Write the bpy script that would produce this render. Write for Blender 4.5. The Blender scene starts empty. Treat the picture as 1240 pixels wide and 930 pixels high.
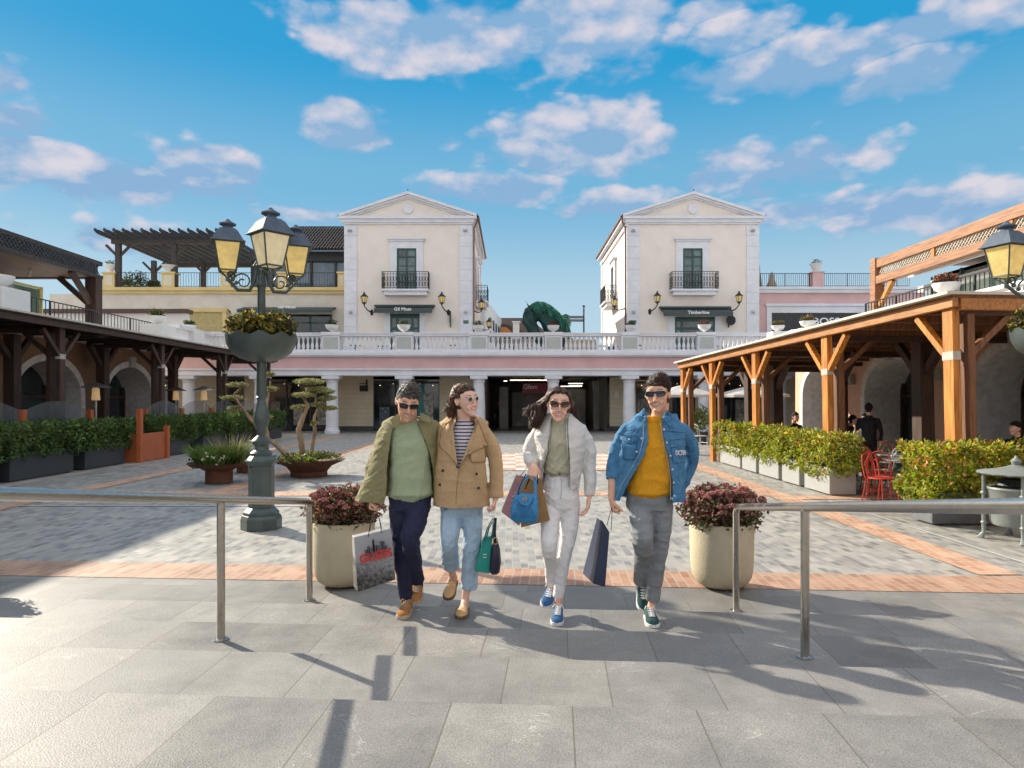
import bpy, math, random
import numpy as np
from mathutils import Vector, Matrix, noise
random.seed(7); RNG = np.random.default_rng(7)
PI = math.pi
V = Vector
scene = bpy.context.scene
COL = scene.collection
F = 827.0; CZ = 1.8

def P(px, py, d):
    """a point of the place seen at that bearing and distance"""
    return V(((px - 620) / F * d, d, CZ - (py - 484) / F * d))
def G(px, py, z=0.0):
    d = (CZ - z) * F / (py - 484)
    return V(((px - 620) / F * d, d, z))

# ---------------------------------------------------------------- materials
MATS = {}
def mat(name, col, rough=0.7, metal=0.0, var=0.12, scale=6.0, bump=0.0, bscale=40.0, col2=None, coat=0.0, detail=6, stretch=None, transl=0.0, emit=None, island=0.0, spec=0.5, dirt=0.0):
    if name in MATS: return MATS[name]
    m = bpy.data.materials.new(name); m.use_nodes = True
    nt = m.node_tree; N = nt.nodes; L = nt.links
    b = N['Principled BSDF']; b.inputs['Roughness'].default_value = rough
    b.inputs['Metallic'].default_value = metal
    b.inputs['Coat Weight'].default_value = coat
    b.inputs['Specular IOR Level'].default_value = spec
    tc = N.new('ShaderNodeTexCoord'); src = tc.outputs['Object']
    if stretch:
        mp = N.new('ShaderNodeMapping'); mp.inputs['Scale'].default_value = stretch
        L.new(src, mp.inputs['Vector']); src = mp.outputs['Vector']
    nz = N.new('ShaderNodeTexNoise'); nz.inputs['Scale'].default_value = scale; nz.inputs['Detail'].default_value = detail
    nz.inputs['Roughness'].default_value = 0.62
    L.new(src, nz.inputs['Vector'])
    c2 = col2 if col2 else tuple(c * (1 - 2.2 * var) for c in col)
    c1 = col if col2 else tuple(min(1, c * (1 + var)) for c in col)
    r = N.new('ShaderNodeMapRange'); r.inputs[1].default_value = 0.3; r.inputs[2].default_value = 0.7
    L.new(nz.outputs['Fac'], r.inputs[0])
    mx = N.new('ShaderNodeMix'); mx.data_type = 'RGBA'
    mx.inputs[6].default_value = (*c2, 1); mx.inputs[7].default_value = (*c1, 1)
    L.new(r.outputs[0], mx.inputs[0])
    out = mx.outputs[2]
    if island > 0:
        g = N.new('ShaderNodeNewGeometry')
        hv = N.new('ShaderNodeHueSaturation')
        mr = N.new('ShaderNodeMapRange'); mr.inputs[3].default_value = 1 - island; mr.inputs[4].default_value = 1 + island
        L.new(g.outputs['Random Per Island'], mr.inputs[0]); L.new(mr.outputs[0], hv.inputs['Value'])
        mr2 = N.new('ShaderNodeMapRange'); mr2.inputs[3].default_value = 0.5 - island * 0.09; mr2.inputs[4].default_value = 0.5 + island * 0.05
        ml = N.new('ShaderNodeMath'); ml.operation = 'FRACT'; ml2 = N.new('ShaderNodeMath'); ml2.operation = 'MULTIPLY'; ml2.inputs[1].default_value = 7.31
        L.new(g.outputs['Random Per Island'], ml2.inputs[0]); L.new(ml2.outputs[0], ml.inputs[0]); L.new(ml.outputs[0], mr2.inputs[0]); L.new(mr2.outputs[0], hv.inputs['Hue'])
        L.new(out, hv.inputs['Color']); out = hv.outputs['Color']
    if dirt > 0:
        n3 = N.new('ShaderNodeTexNoise'); n3.inputs['Scale'].default_value = 0.9; n3.inputs['Detail'].default_value = 8
        L.new(tc.outputs['Object'], n3.inputs['Vector'])
        r3 = N.new('ShaderNodeMapRange'); r3.inputs[1].default_value = 0.42; r3.inputs[2].default_value = 0.75
        r3.inputs[3].default_value = 1.0; r3.inputs[4].default_value = 1 - dirt
        L.new(n3.outputs['Fac'], r3.inputs[0])
        vm = N.new('ShaderNodeVectorMath'); vm.operation = 'SCALE'
        L.new(out, vm.inputs[0]); L.new(r3.outputs[0], vm.inputs['Scale']); out = vm.outputs[0]
    L.new(out, b.inputs['Base Color'])
    if bump > 0:
        n2 = N.new('ShaderNodeTexNoise'); n2.inputs['Scale'].default_value = bscale; n2.inputs['Detail'].default_value = 5
        L.new(src, n2.inputs['Vector'])
        bp = N.new('ShaderNodeBump'); bp.inputs['Strength'].default_value = bump; bp.inputs['Distance'].default_value = 0.01
        L.new(n2.outputs['Fac'], bp.inputs['Height']); L.new(bp.outputs['Normal'], b.inputs['Normal'])
    if emit:
        b.inputs['Emission Color'].default_value = (*emit[0], 1); b.inputs['Emission Strength'].default_value = emit[1]
    if transl > 0:
        t = N.new('ShaderNodeBsdfTranslucent'); ms = N.new('ShaderNodeMixShader'); ms.inputs[0].default_value = transl
        L.new(out, t.inputs['Color'])
        L.new(b.outputs[0], ms.inputs[1]); L.new(t.outputs[0], ms.inputs[2])
        L.new(ms.outputs[0], N['Material Output'].inputs['Surface'])
    MATS[name] = m
    return m

# ---------------------------------------------------------------- mesh building
class MB:
    def __init__(s): s.v = []; s.f = []; s.mi = []; s.m = 0
    def add(s, vs, fs, m=None):
        o = len(s.v); s.v += [tuple(p) for p in vs]
        for f in fs: s.f.append(tuple(i + o for i in f)); s.mi.append(s.m if m is None else m)
        return s
    def box(s, x0, x1, y0, y1, z0, z1, m=None):
        if x0 > x1: x0, x1 = x1, x0
        if y0 > y1: y0, y1 = y1, y0
        if z0 > z1: z0, z1 = z1, z0
        vs = [(x0,y0,z0),(x1,y0,z0),(x1,y1,z0),(x0,y1,z0),(x0,y0,z1),(x1,y0,z1),(x1,y1,z1),(x0,y1,z1)]
        return s.add(vs, [(0,3,2,1),(4,5,6,7),(0,1,5,4),(1,2,6,5),(2,3,7,6),(3,0,4,7)], m)
    def bar(s, a, b, w, h, m=None, up=(0,0,1)):
        a = V(a); b = V(b); d = (b - a).normalized(); up = V(up)
        if abs(d.dot(up)) > 0.98: up = V((0,1,0))
        r = d.cross(up).normalized(); u = r.cross(d).normalized()
        vs = []
        for q in (a, b):
            for i, j in ((-1,-1),(1,-1),(1,1),(-1,1)): vs.append(q + r * (i * w / 2) + u * (j * h / 2))
        return s.add(vs, [(0,1,2,3),(7,6,5,4),(0,4,5,1),(1,5,6,2),(2,6,7,3),(3,7,4,0)], m)
    def tube(s, pts, rad, n=8, m=None, cap=True):
        pts = [V(p) for p in pts]
        if not hasattr(rad, '__len__'): rad = [rad] * len(pts)
        t0 = (pts[1] - pts[0]).normalized()
        ref = V((0,0,1)) if abs(t0.z) < 0.9 else V((1,0,0))
        r = t0.cross(ref).normalized(); vs = []; fs = []
        for i, p in enumerate(pts):
            if i == 0: t = t0
            elif i == len(pts) - 1: t = (pts[i] - pts[i-1]).normalized()
            else: t = ((pts[i+1] - p).normalized() + (p - pts[i-1]).normalized()).normalized()
            r = (r - t * r.dot(t)).normalized(); u = t.cross(r)
            for k in range(n):
                a = 2 * PI * k / n
                vs.append(p + (r * math.cos(a) + u * math.sin(a)) * rad[i])
        for i in range(len(pts) - 1):
            for k in range(n):
                k2 = (k + 1) % n
                fs.append((i*n+k, i*n+k2, (i+1)*n+k2, (i+1)*n+k))
        if cap:
            fs.append(tuple(range(n-1, -1, -1))); fs.append(tuple((len(pts)-1)*n + k for k in range(n)))
        return s.add(vs, fs, m)
    def lathe(s, prof, c=(0,0,0), n=24, m=None, rfun=None):
        vs = []; fs = []; L_ = len(prof)
        for (r, z) in prof:
            for k in range(n):
                a = 2 * PI * k / n; rr = r * (rfun(a, z) if rfun else 1)
                vs.append((c[0] + rr * math.cos(a), c[1] + rr * math.sin(a), c[2] + z))
        for i in range(L_ - 1):
            for k in range(n):
                k2 = (k + 1) % n
                fs.append((i*n+k, i*n+k2, (i+1)*n+k2, (i+1)*n+k))
        fs.append(tuple(range(n-1, -1, -1))); fs.append(tuple((L_-1)*n + k for k in range(n)))
        return s.add(vs, fs, m)
    def prism(s, poly, ext, m=None):
        """poly: list of 3D points in a plane, ext: vector"""
        poly = [V(p) for p in poly]; e = V(ext); n = len(poly)
        fs = [tuple(range(n-1, -1, -1)), tuple(range(n, 2*n))]
        for i in range(n): j = (i+1) % n; fs.append((i, j, n+j, n+i))
        return s.add(poly + [p + e for p in poly], fs, m)
    def sphere(s, c, r, n=12, m=None):
        if not hasattr(r, '__len__'): r = (r, r, r)
        h = max(4, n // 2); vs = [(c[0], c[1], c[2] - r[2])]; fs = []
        for i in range(1, h):
            t = PI * i / h
            for k in range(n):
                a = 2*PI*k/n; vs.append((c[0]+r[0]*math.sin(t)*math.cos(a), c[1]+r[1]*math.sin(t)*math.sin(a), c[2]-r[2]*math.cos(t)))
        vs.append((c[0], c[1], c[2] + r[2])); top = len(vs) - 1
        for k in range(n): fs.append((0, 1+(k+1) % n, 1+k)); fs.append((top, top-n+k, top-n+(k+1) % n))
        for i in range(h-2):
            for k in range(n): k2 = (k+1) % n; a = 1+i*n; fs.append((a+k, a+k2, a+n+k2, a+n+k))
        return s.add(vs, fs, m)
    def xf(s, M):
        s.v = [tuple(M @ V(p)) for p in s.v]; return s
    def merge(s, o):
        k = len(s.v); s.v += o.v; s.f += [tuple(i + k for i in f) for f in o.f]; s.mi += o.mi; return s
    def build(s, name, mats, parent=None, smooth=False, bevel=0.0, ang=0.6):
        me = bpy.data.meshes.new(name)
        off = worigin(parent) if parent else V((0,0,0))
        arr = np.array(s.v, dtype=float) - np.array(off)
        me.from_pydata(arr.tolist(), [], s.f)
        return link(name, me, mats, parent, s.mi, smooth, bevel, ang)

def worigin(o):
    p = V((0,0,0))
    while o: p = p + o.location; o = o.parent
    return p
def link(name, me, mats, parent=None, mi=None, smooth=False, bevel=0.0, ang=0.6):
    if not isinstance(mats, (list, tuple)): mats = [mats]
    for m in mats: me.materials.append(m)
    if mi is not None and len(mats) > 1: me.polygons.foreach_set('material_index', mi)
    if smooth:
        me.polygons.foreach_set('use_smooth', [True] * len(me.polygons))
        if ang < 3: me.set_sharp_from_angle(angle=ang)
    me.update()
    o = bpy.data.objects.new(name, me); COL.objects.link(o)
    if parent: o.parent = parent
    if bevel > 0:
        b = o.modifiers.new('bevel', 'BEVEL'); b.width = bevel; b.segments = 2; b.limit_method = 'ANGLE'; b.angle_limit = 0.7
    return o
def tag(o, label=None, cat=None, group=None, kind=None):
    if label: o['label'] = label
    if cat: o['category'] = cat
    if group: o['group'] = group
    if kind: o['kind'] = kind
    return o
def thing(name, label, cat, loc=(0,0,0), group=None, rz=0):
    o = bpy.data.objects.new(name, None); COL.objects.link(o); o.location = loc; o.rotation_euler = (0,0,rz)
    o.empty_display_size = 0.2
    return tag(o, label, cat, group)
def struct(name, mb, m, **k):
    return tag(mb.build(name, m, None, **k), kind='structure')
KIDS = {}
def dup(root, loc, rz=0.0, label=None, scale=None):
    src = list(root.children_recursive)
    r = root.copy(); COL.objects.link(r); r.location = loc; r.rotation_euler = (0,0,rz)
    if scale: r.scale = (scale,)*3 if not hasattr(scale, '__len__') else scale
    if label: r['label'] = label
    mp = {root: r}
    for ch in src:
        c = ch.copy(); COL.objects.link(c); mp[ch] = c; c.parent = mp[ch.parent]
    return r
def text(name, s, size, m, parent, loc, rot=(PI/2,0,0), ext=0.004, align='CENTER', sx=1.0, wt=0.0):
    cu = bpy.data.curves.new(name, 'FONT'); cu.body = s; cu.size = size; cu.extrude = ext; cu.align_x = align; cu.align_y = 'CENTER'; cu.offset = wt
    cu.resolution_u = 3
    t = bpy.data.objects.new(name + '_tmp', cu); COL.objects.link(t)
    dg = bpy.context.evaluated_depsgraph_get()
    me = bpy.data.meshes.new_from_object(t.evaluated_get(dg)); bpy.data.objects.remove(t)
    me.name = name; me.materials.clear()
    from mathutils import Euler
    off = worigin(parent) if parent else V((0,0,0))
    R = rot if isinstance(rot, Matrix) else Euler(rot).to_matrix().to_4x4()
    me.transform(Matrix.Translation(V(loc) - off) @ R @ Matrix.Diagonal((sx,1,1,1)))
    return link(name, me, m, parent)

# leaves: folded pairs of faces scattered by numpy; pts Nx3, size per leaf
def leaves(name, pts, size, m, parent=None, up=0.35, aspect=2.2, outward=None, smooth=False, mi=None):
    n = len(pts); off = np.array(worigin(parent)) if parent else np.zeros(3)
    pts = np.asarray(pts) - off
    d = RNG.normal(size=(n,3)); d[:,2] += up
    if outward is not None: d += outward
    d /= np.linalg.norm(d, axis=1)[:,None]
    r = RNG.normal(size=(n,3)); r -= (r*d).sum(1)[:,None]*d; r /= np.linalg.norm(r, axis=1)[:,None]
    nn = np.cross(d, r)
    sz = (size * RNG.uniform(0.6, 1.35, n))[:,None]
    w = sz / aspect
    a = pts; b = pts + d*sz*0.5 + r*w*0.5 + nn*w*0.22; c = pts + d*sz - nn*sz*0.12; e = pts + d*sz*0.5 - r*w*0.5 + nn*w*0.22
    g = pts + d*sz*0.5
    vs = np.stack([a,b,c,e], 1).reshape(-1,3)
    idx = np.arange(n)*4
    fs = np.concatenate([np.stack([idx,idx+1,idx+2],1), np.stack([idx,idx+2,idx+3],1)],1).reshape(-1)
    me = bpy.data.meshes.new(name)
    me.vertices.add(len(vs)); me.vertices.foreach_set('co', vs.reshape(-1))
    nf = 2*n
    me.loops.add(nf*3); me.loops.foreach_set('vertex_index', fs.astype(np.int32))
    me.polygons.add(nf); me.polygons.foreach_set('loop_start', (np.arange(nf)*3).astype(np.int32))
    me.update(calc_edges=True); me.validate()
    o = link(name, me, m, parent)
    if mi is not None: me.polygons.foreach_set('material_index', np.repeat(mi, 2).astype(np.int32))
    return o
def pts_ellipsoid(c, r, n, shell=0.55):
    d = RNG.normal(size=(n,3)); d /= np.linalg.norm(d, axis=1)[:,None]
    q = RNG.uniform(shell, 1.0, n)[:,None] ** 0.7
    # clumpy outline
    k = np.array([noise.noise(V(x)*2.6 + V(c)) for x in d])[:,None]
    return np.array(c) + d*q*np.array(r)*(1 + 0.28*k)
def pts_box(x0,x1,y0,y1,z0,z1,n, amp=0.08, fq=3.0):
    p = RNG.uniform(0,1,(n,3))
    # push most points near the surface
    ax = RNG.integers(0,3,n); hi = RNG.integers(0,2,n)
    k = RNG.uniform(0,1,n) < 0.75
    for i in range(3):
        s = k & (ax == i); p[s,i] = np.where(hi[s]==1, 1-RNG.uniform(0,0.12,s.sum()), RNG.uniform(0,0.12,s.sum()))
    q = np.array([x0,y0,z0]) + p*np.array([x1-x0,y1-y0,z1-z0])
    nz_ = np.array([[noise.noise(V(a)*fq), noise.noise(V(a)*fq+V((9,0,0))), noise.noise(V(a)*fq+V((0,9,0)))] for a in q])
    return q + nz_*amp*2
# ---------------------------------------------------------------- camera, sun, sky
cam = bpy.data.cameras.new('camera'); camo = bpy.data.objects.new('camera', cam); COL.objects.link(camo)
camo.location = (0,0,CZ); camo.rotation_euler = (PI/2,0,0)
cam.sensor_width = 36; cam.lens = 36*F/1240; cam.shift_y = 19/1240; cam.clip_end = 3000; cam.clip_start = 0.05
scene.camera = camo
EXPO = 0.68
SUN = V((-1.53, 1.23, 1.0)).normalized()
sl = bpy.data.lights.new('sun', 'SUN'); so = bpy.data.objects.new('sun', sl); COL.objects.link(so)
sl.energy = 5.0; sl.angle = math.radians(0.6); sl.color = (1.0, 0.9, 0.74)
so.rotation_euler = SUN.to_track_quat('Z', 'Y').to_euler(); so.location = (-30, 25, 30)
scene.view_settings.view_transform = 'Standard'; scene.view_settings.look = 'None'; scene.view_settings.gamma = 1
scene.view_settings.exposure = EXPO; scene.view_settings.use_curve_mapping = False
w = bpy.data.worlds.new('World'); scene.world = w; w.use_nodes = True
w.cycles.sampling_method = 'MANUAL'; w.cycles.sample_map_resolution = 256
cy = scene.cycles; cy.max_bounces = 5; cy.diffuse_bounces = 3; cy.glossy_bounces = 3; cy.transmission_bounces = 3; cy.transparent_max_bounces = 6
cy.use_adaptive_sampling = True; cy.adaptive_threshold = 0.03; cy.use_denoising = True; cy.caustics_reflective = False; cy.caustics_refractive = False
cy.sample_clamp_indirect = 6
nt = w.node_tree; N = nt.nodes; L = nt.links
bg = N['Background']; bg.inputs['Strength'].default_value = 0.1
sky = N.new('ShaderNodeTexSky'); sky.sky_type = 'NISHITA'; sky.sun_disc = False
sky.sun_elevation = math.asin(SUN.z); sky.sun_rotation = math.atan2(SUN.x, SUN.y); sky.air_density = 1.2; sky.ozone_density = 2.0; sky.dust_density = 0.3
tc = N.new('ShaderNodeTexCoord')
def math_(op, a, b=None, c=None, clamp=False):
    n = N.new('ShaderNodeMath'); n.operation = op; n.use_clamp = clamp
    for i, x in enumerate((a, b, c)):
        if x is None: continue
        if isinstance(x, (int, float)): n.inputs[i].default_value = x
        else: L.new(x, n.inputs[i])
    return n.outputs[0]
sep = N.new('ShaderNodeSeparateXYZ'); L.new(tc.outputs['Generated'], sep.inputs[0])
X, Y, Z = sep.outputs
hyp = math_('SQRT', math_('ADD', math_('MULTIPLY', X, X), math_('MULTIPLY', Y, Y)))
az = math_('ARCTAN2', X, Y); el = math_('ARCTAN2', Z, hyp)
comb = N.new('ShaderNodeCombineXYZ'); L.new(X, comb.inputs[0]); L.new(Y, comb.inputs[1]); L.new(math_('MULTIPLY', Z, 1.9), comb.inputs[2])
def fbm(scale, off=(0,0,0), detail=8, rough=0.55):
    mp = N.new('ShaderNodeMapping'); mp.inputs['Location'].default_value = off; L.new(comb.outputs[0], mp.inputs['Vector'])
    n = N.new('ShaderNodeTexNoise'); n.inputs['Scale'].default_value = scale; n.inputs['Detail'].default_value = detail; n.inputs['Roughness'].default_value = rough
    L.new(mp.outputs[0], n.inputs['Vector']); return n.outputs['Fac']
n1 = fbm(8.5, detail=6, rough=.5); n2 = fbm(8.5, (0.006, 0, -0.026), 6, .5); nb = fbm(2.4, (3,1,2), 2); nf = fbm(24.0, (1,5,2), 3)
vo = N.new('ShaderNodeTexVoronoi'); vo.feature = 'F1'; vo.inputs['Scale'].default_value = 15; vo.inputs['Detail'].default_value = 1.5; vo.inputs['Roughness'].default_value = .55; wv = N.new('ShaderNodeVectorMath'); wv.operation = 'ADD'; wn_ = N.new('ShaderNodeTexNoise'); wn_.inputs['Scale'].default_value = 12; wn_.inputs['Detail'].default_value = 3; L.new(comb.outputs[0], wn_.inputs['Vector']); ws = N.new('ShaderNodeVectorMath'); ws.operation = 'SCALE'; ws.inputs['Scale'].default_value = .06; L.new(wn_.outputs['Color'], ws.inputs[0]); L.new(comb.outputs[0], wv.inputs[0]); L.new(ws.outputs[0], wv.inputs[1]); L.new(wv.outputs[0], vo.inputs['Vector'])
puff = math_('SUBTRACT', 0.50, vo.outputs['Distance'])
# clouds of the photographed sky by bearing and height: (px, py, half width, half height, weight)
blobs = [(480,52,150,44,1),(600,40,120,46,.85),(720,30,150,62,1),(415,148,60,34,1),(700,170,145,48,1),(960,75,160,34,1.0),(890,45,70,34,.9),(1100,80,90,26,.8),(1200,8,150,28,.9),
         (950,198,130,36,.85),(80,205,140,32,1),(255,205,80,38,.9),(600,225,120,26,.8),(1130,250,150,32,.85),(20,140,50,26,.6),(0,90,26,26,.8),(840,12,110,20,.7),(740,245,90,24,.75),(160,290,120,22,.7),(1010,250,140,22,.7),(380,262,90,16,.6)]
mask = None; vsel = None
for (px,py,hw,hh,wt) in blobs:
    a = math.atan2(px-620, F); e = math.atan2(484-py, math.hypot(F, px-620))
    u = math_('MULTIPLY', math_('SUBTRACT', az, a), F/hw/ (1+((px-620)/F)**2)**-0.0)
    v = math_('MULTIPLY', math_('SUBTRACT', el, e), F/hh)
    dd = math_('SQRT', math_('ADD', math_('MULTIPLY', u, u), math_('MULTIPLY', v, v)))
    k = math_('MULTIPLY', math_('SUBTRACT', 1.12, dd), wt)
    if mask is None: mask = k; vsel = v
    else:
        gt = math_('GREATER_THAN', k, mask); vsel = math_('ADD', vsel, math_('MULTIPLY', gt, math_('SUBTRACT', v, vsel))); mask = math_('MAXIMUM', mask, k)
mask = math_('MAXIMUM', mask, -0.8)
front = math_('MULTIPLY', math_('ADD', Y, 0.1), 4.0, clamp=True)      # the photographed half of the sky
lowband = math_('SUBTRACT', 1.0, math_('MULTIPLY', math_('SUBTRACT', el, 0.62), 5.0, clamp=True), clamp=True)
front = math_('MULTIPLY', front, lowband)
# elsewhere: broken bright cloud, added out of view as fill light
fill_deck = math_('MULTIPLY', math_('SUBTRACT', nb, 0.34), 6.0)
base = math_('ADD', math_('MULTIPLY', mask, front), math_('MULTIPLY', fill_deck, math_('SUBTRACT', 1.0, front)))
dens = math_('ADD', math_('ADD', math_('MULTIPLY', base, 2.5), math_('MULTIPLY', puff, 1.4)), math_('MULTIPLY', math_('SUBTRACT', n1, 0.50), 1.6))
dens2 = math_('ADD', dens, math_('MULTIPLY', math_('SUBTRACT', nf, 0.5), 1.1))
cov = N.new('ShaderNodeMapRange'); cov.interpolation_type = 'SMOOTHSTEP'; cov.inputs[1].default_value = -0.15; cov.inputs[2].default_value = 0.80; cov.inputs[4].default_value = 0.88
L.new(dens2, cov.inputs[0])
lit = math_('ADD', math_('ADD', 0.52, math_('MULTIPLY', math_('MAXIMUM', math_('MINIMUM', vsel, 1.0), -1.0), 0.42)), math_('ADD', math_('MULTIPLY', math_('SUBTRACT', n1, n2), 5), math_('MULTIPLY', puff, .8)))
lit = math_('ADD', lit, math_('MULTIPLY', math_('SUBTRACT', nf, 0.5), 0.5), clamp=True)
ccol = N.new('ShaderNodeMix'); ccol.data_type = 'RGBA'
s = 10.0 / (2**EXPO)
def C(r,g,b,k=1.0): return (r*s*k, g*s*k, b*s*k, 1)
ccol.inputs[6].default_value = C(.27,.45,.68); ccol.inputs[7].default_value = C(.77,.71,.76)
L.new(lit, ccol.inputs[0])
# added cloud over and behind the viewer, brightened to fill the shaded fronts
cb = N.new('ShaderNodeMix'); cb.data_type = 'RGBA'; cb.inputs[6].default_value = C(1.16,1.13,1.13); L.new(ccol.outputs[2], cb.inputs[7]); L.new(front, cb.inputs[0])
ramp = N.new('ShaderNodeValToRGB'); ramp.color_ramp.interpolation = 'EASE'
e_ = ramp.color_ramp.elements
def rs(v): return (v[0], v[1], v[2], 1)
e_[0].position = 0.0; e_[0].color = rs((.62,.74,.82)); e_[1].position = 1.0; e_[1].color = rs((.0,.25,.58))
for p_, c_ in ((.20,(.45,.64,.77)),(.48,(.17,.46,.70)),(.75,(.015,.34,.66))):
    x_ = ramp.color_ramp.elements.new(p_); x_.color = rs(c_)
L.new(math_('DIVIDE', el, 0.62, clamp=True), ramp.inputs[0])
sc = N.new('ShaderNodeVectorMath'); sc.operation = 'SCALE'; sc.inputs['Scale'].default_value = s; L.new(ramp.outputs[0], sc.inputs[0])
sk = N.new('ShaderNodeMix'); sk.data_type = 'RGBA'; sk.inputs[0].default_value = 0.95
L.new(sky.outputs[0], sk.inputs[6]); L.new(sc.outputs[0], sk.inputs[7])
fin = N.new('ShaderNodeMix'); fin.data_type = 'RGBA'
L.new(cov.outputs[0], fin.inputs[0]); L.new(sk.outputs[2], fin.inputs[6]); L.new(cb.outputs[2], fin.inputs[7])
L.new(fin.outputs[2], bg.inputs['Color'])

# ---------------------------------------------------------------- paving
def brick_mat(name, c1, c2, mortar, bw, rh, msize, rot=0.0, loc=(0,0,0), rough=0.6, bump=0.4, off=0.5, speck=0.0, bias=0.0, extra=None, coordscale=1.0, veins=0.0, squash=1.0):
    m = bpy.data.materials.new(name); m.use_nodes = True
    nt = m.node_tree; N = nt.nodes; L = nt.links; b = N['Principled BSDF']
    g = N.new('ShaderNodeNewGeometry'); mp = N.new('ShaderNodeMapping'); mp.vector_type = 'TEXTURE'
    mp.inputs['Rotation'].default_value = (0,0,rot); mp.inputs['Location'].default_value = loc
    L.new(g.outputs['Position'], mp.inputs['Vector'])
    br = N.new('ShaderNodeTexBrick'); br.inputs['Scale'].default_value = 1; br.inputs['Brick Width'].default_value = bw; br.inputs['Row Height'].default_value = rh
    br.inputs['Mortar Size'].default_value = msize; br.inputs['Mortar Smooth'].default_value = 0.2; br.offset = off; br.inputs['Bias'].default_value = bias
    br.inputs['Color1'].default_value = (0,0,0,1); br.inputs['Color2'].default_value = (1,1,1,1); br.inputs['Mortar'].default_value = (0.5,0.5,0.5,1)
    br.squash = squash
    L.new(mp.outputs[0], br.inputs['Vector'])
    ra = N.new('ShaderNodeValToRGB'); ra.color_ramp.elements[0].color = (*c1,1); ra.color_ramp.elements[1].color = (*c2,1)
    if extra:
        for p_, c_ in extra: e = ra.color_ramp.elements.new(p_); e.color = (*c_,1)
    L.new(br.outputs['Color'], ra.inputs[0])
    nz = N.new('ShaderNodeTexNoise'); nz.inputs['Scale'].default_value = 2.2; nz.inputs['Detail'].default_value = 9; nz.inputs['Roughness'].default_value = 0.7
    L.new(g.outputs['Position'], nz.inputs['Vector'])
    mr = N.new('ShaderNodeMapRange'); mr.inputs[1].default_value = 0.3; mr.inputs[2].default_value = 0.7; mr.inputs[3].default_value = 0.74; mr.inputs[4].default_value = 1.16
    L.new(nz.outputs['Fac'], mr.inputs[0])
    sp = N.new('ShaderNodeTexNoise'); sp.inputs['Scale'].default_value = 130; sp.inputs['Detail'].default_value = 3; L.new(g.outputs['Position'], sp.inputs['Vector'])
    mr2 = N.new('ShaderNodeMapRange'); mr2.inputs[1].default_value = 0.3; mr2.inputs[2].default_value = 0.7; mr2.inputs[3].default_value = 1 - speck; mr2.inputs[4].default_value = 1 + speck
    L.new(sp.outputs['Fac'], mr2.inputs[0])
    mm = N.new('ShaderNodeMath'); mm.operation = 'MULTIPLY'; L.new(mr.outputs[0], mm.inputs[0]); L.new(mr2.outputs[0], mm.inputs[1])
    fac = mm.outputs[0]
    if veins > 0:
        vn = N.new('ShaderNodeTexNoise'); vn.inputs['Scale'].default_value = 1.7; vn.inputs['Detail'].default_value = 10; vn.inputs['Roughness'].default_value = 0.6; vn.inputs['Distortion'].default_value = 1.4
        L.new(g.outputs['Position'], vn.inputs['Vector'])
        s1 = N.new('ShaderNodeMath'); s1.operation = 'SUBTRACT'; s1.inputs[1].default_value = 0.5; L.new(vn.outputs['Fac'], s1.inputs[0])
        s2 = N.new('ShaderNodeMath'); s2.operation = 'ABSOLUTE'; L.new(s1.outputs[0], s2.inputs[0])
        s3 = N.new('ShaderNodeMapRange'); s3.inputs[1].default_value = 0.0; s3.inputs[2].default_value = 0.006; s3.inputs[3].default_value = 1 + veins; s3.inputs[4].default_value = 1.0
        L.new(s2.outputs[0], s3.inputs[0])
        # veins only here and there
        s4 = N.new('ShaderNodeTexNoise'); s4.inputs['Scale'].default_value = 2.3; L.new(g.outputs['Position'], s4.inputs['Vector'])
        s5 = N.new('ShaderNodeMapRange'); s5.inputs[1].default_value = 0.5; s5.inputs[2].default_value = 0.66; L.new(s4.outputs['Fac'], s5.inputs[0])
        s6 = N.new('ShaderNodeMix'); s6.inputs[2].default_value = 1.0; L.new(s5.outputs[0], s6.inputs[0]); L.new(s3.outputs[0], s6.inputs[3])
        s7 = N.new('ShaderNodeMath'); s7.operation = 'MULTIPLY'; L.new(fac, s7.inputs[0]); L.new(s6.outputs[0], s7.inputs[1]); fac = s7.outputs[0]
    vm = N.new('ShaderNodeVectorMath'); vm.operation = 'SCALE'; L.new(ra.outputs[0], vm.inputs[0]); L.new(fac, vm.inputs['Scale'])
    mx = N.new('ShaderNodeMix'); mx.data_type = 'RGBA'; L.new(br.outputs['Fac'], mx.inputs[0]); L.new(vm.outputs[0], mx.inputs[6]); mx.inputs[7].default_value = (*mortar,1)
    L.new(mx.outputs[2], b.inputs['Base Color'])
    rr = N.new('ShaderNodeMapRange'); rr.inputs[1].default_value = 0.3; rr.inputs[2].default_value = 0.7; rr.inputs[3].default_value = rough - 0.1; rr.inputs[4].default_value = rough + 0.15
    L.new(nz.outputs['Fac'], rr.inputs[0]); L.new(rr.outputs[0], b.inputs['Roughness'])
    bp = N.new('ShaderNodeBump'); bp.inputs['Strength'].default_value = bump; bp.inputs['Distance'].default_value = 0.006
    ad = N.new('ShaderNodeMath'); ad.operation = 'MULTIPLY_ADD'; L.new(br.outputs['Fac'], ad.inputs[0]); ad.inputs[1].default_value = -1.2; L.new(sp.outputs['Fac'], ad.inputs[2])
    L.new(ad.outputs[0], bp.inputs['Height']); L.new(bp.outputs['Normal'], b.inputs['Normal'])
    return m
ROT = -math.atan(0.0655); Y1 = 5.55; TR = 0.83; RS = 0.11
def st(x, y): c, s_ = math.cos(ROT), math.sin(ROT); return (x*c - y*s_, x*s_ + y*c)      # step frame -> place
grey_pav = brick_mat('grey_pavers', (.205,.208,.208), (.42,.405,.365), (.40,.35,.28), 0.19, 0.088, 0.006, rot=PI/2, rough=0.5, speck=.15, extra=((.3,(.285,.29,.29)),(.65,(.365,.36,.335))))
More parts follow.
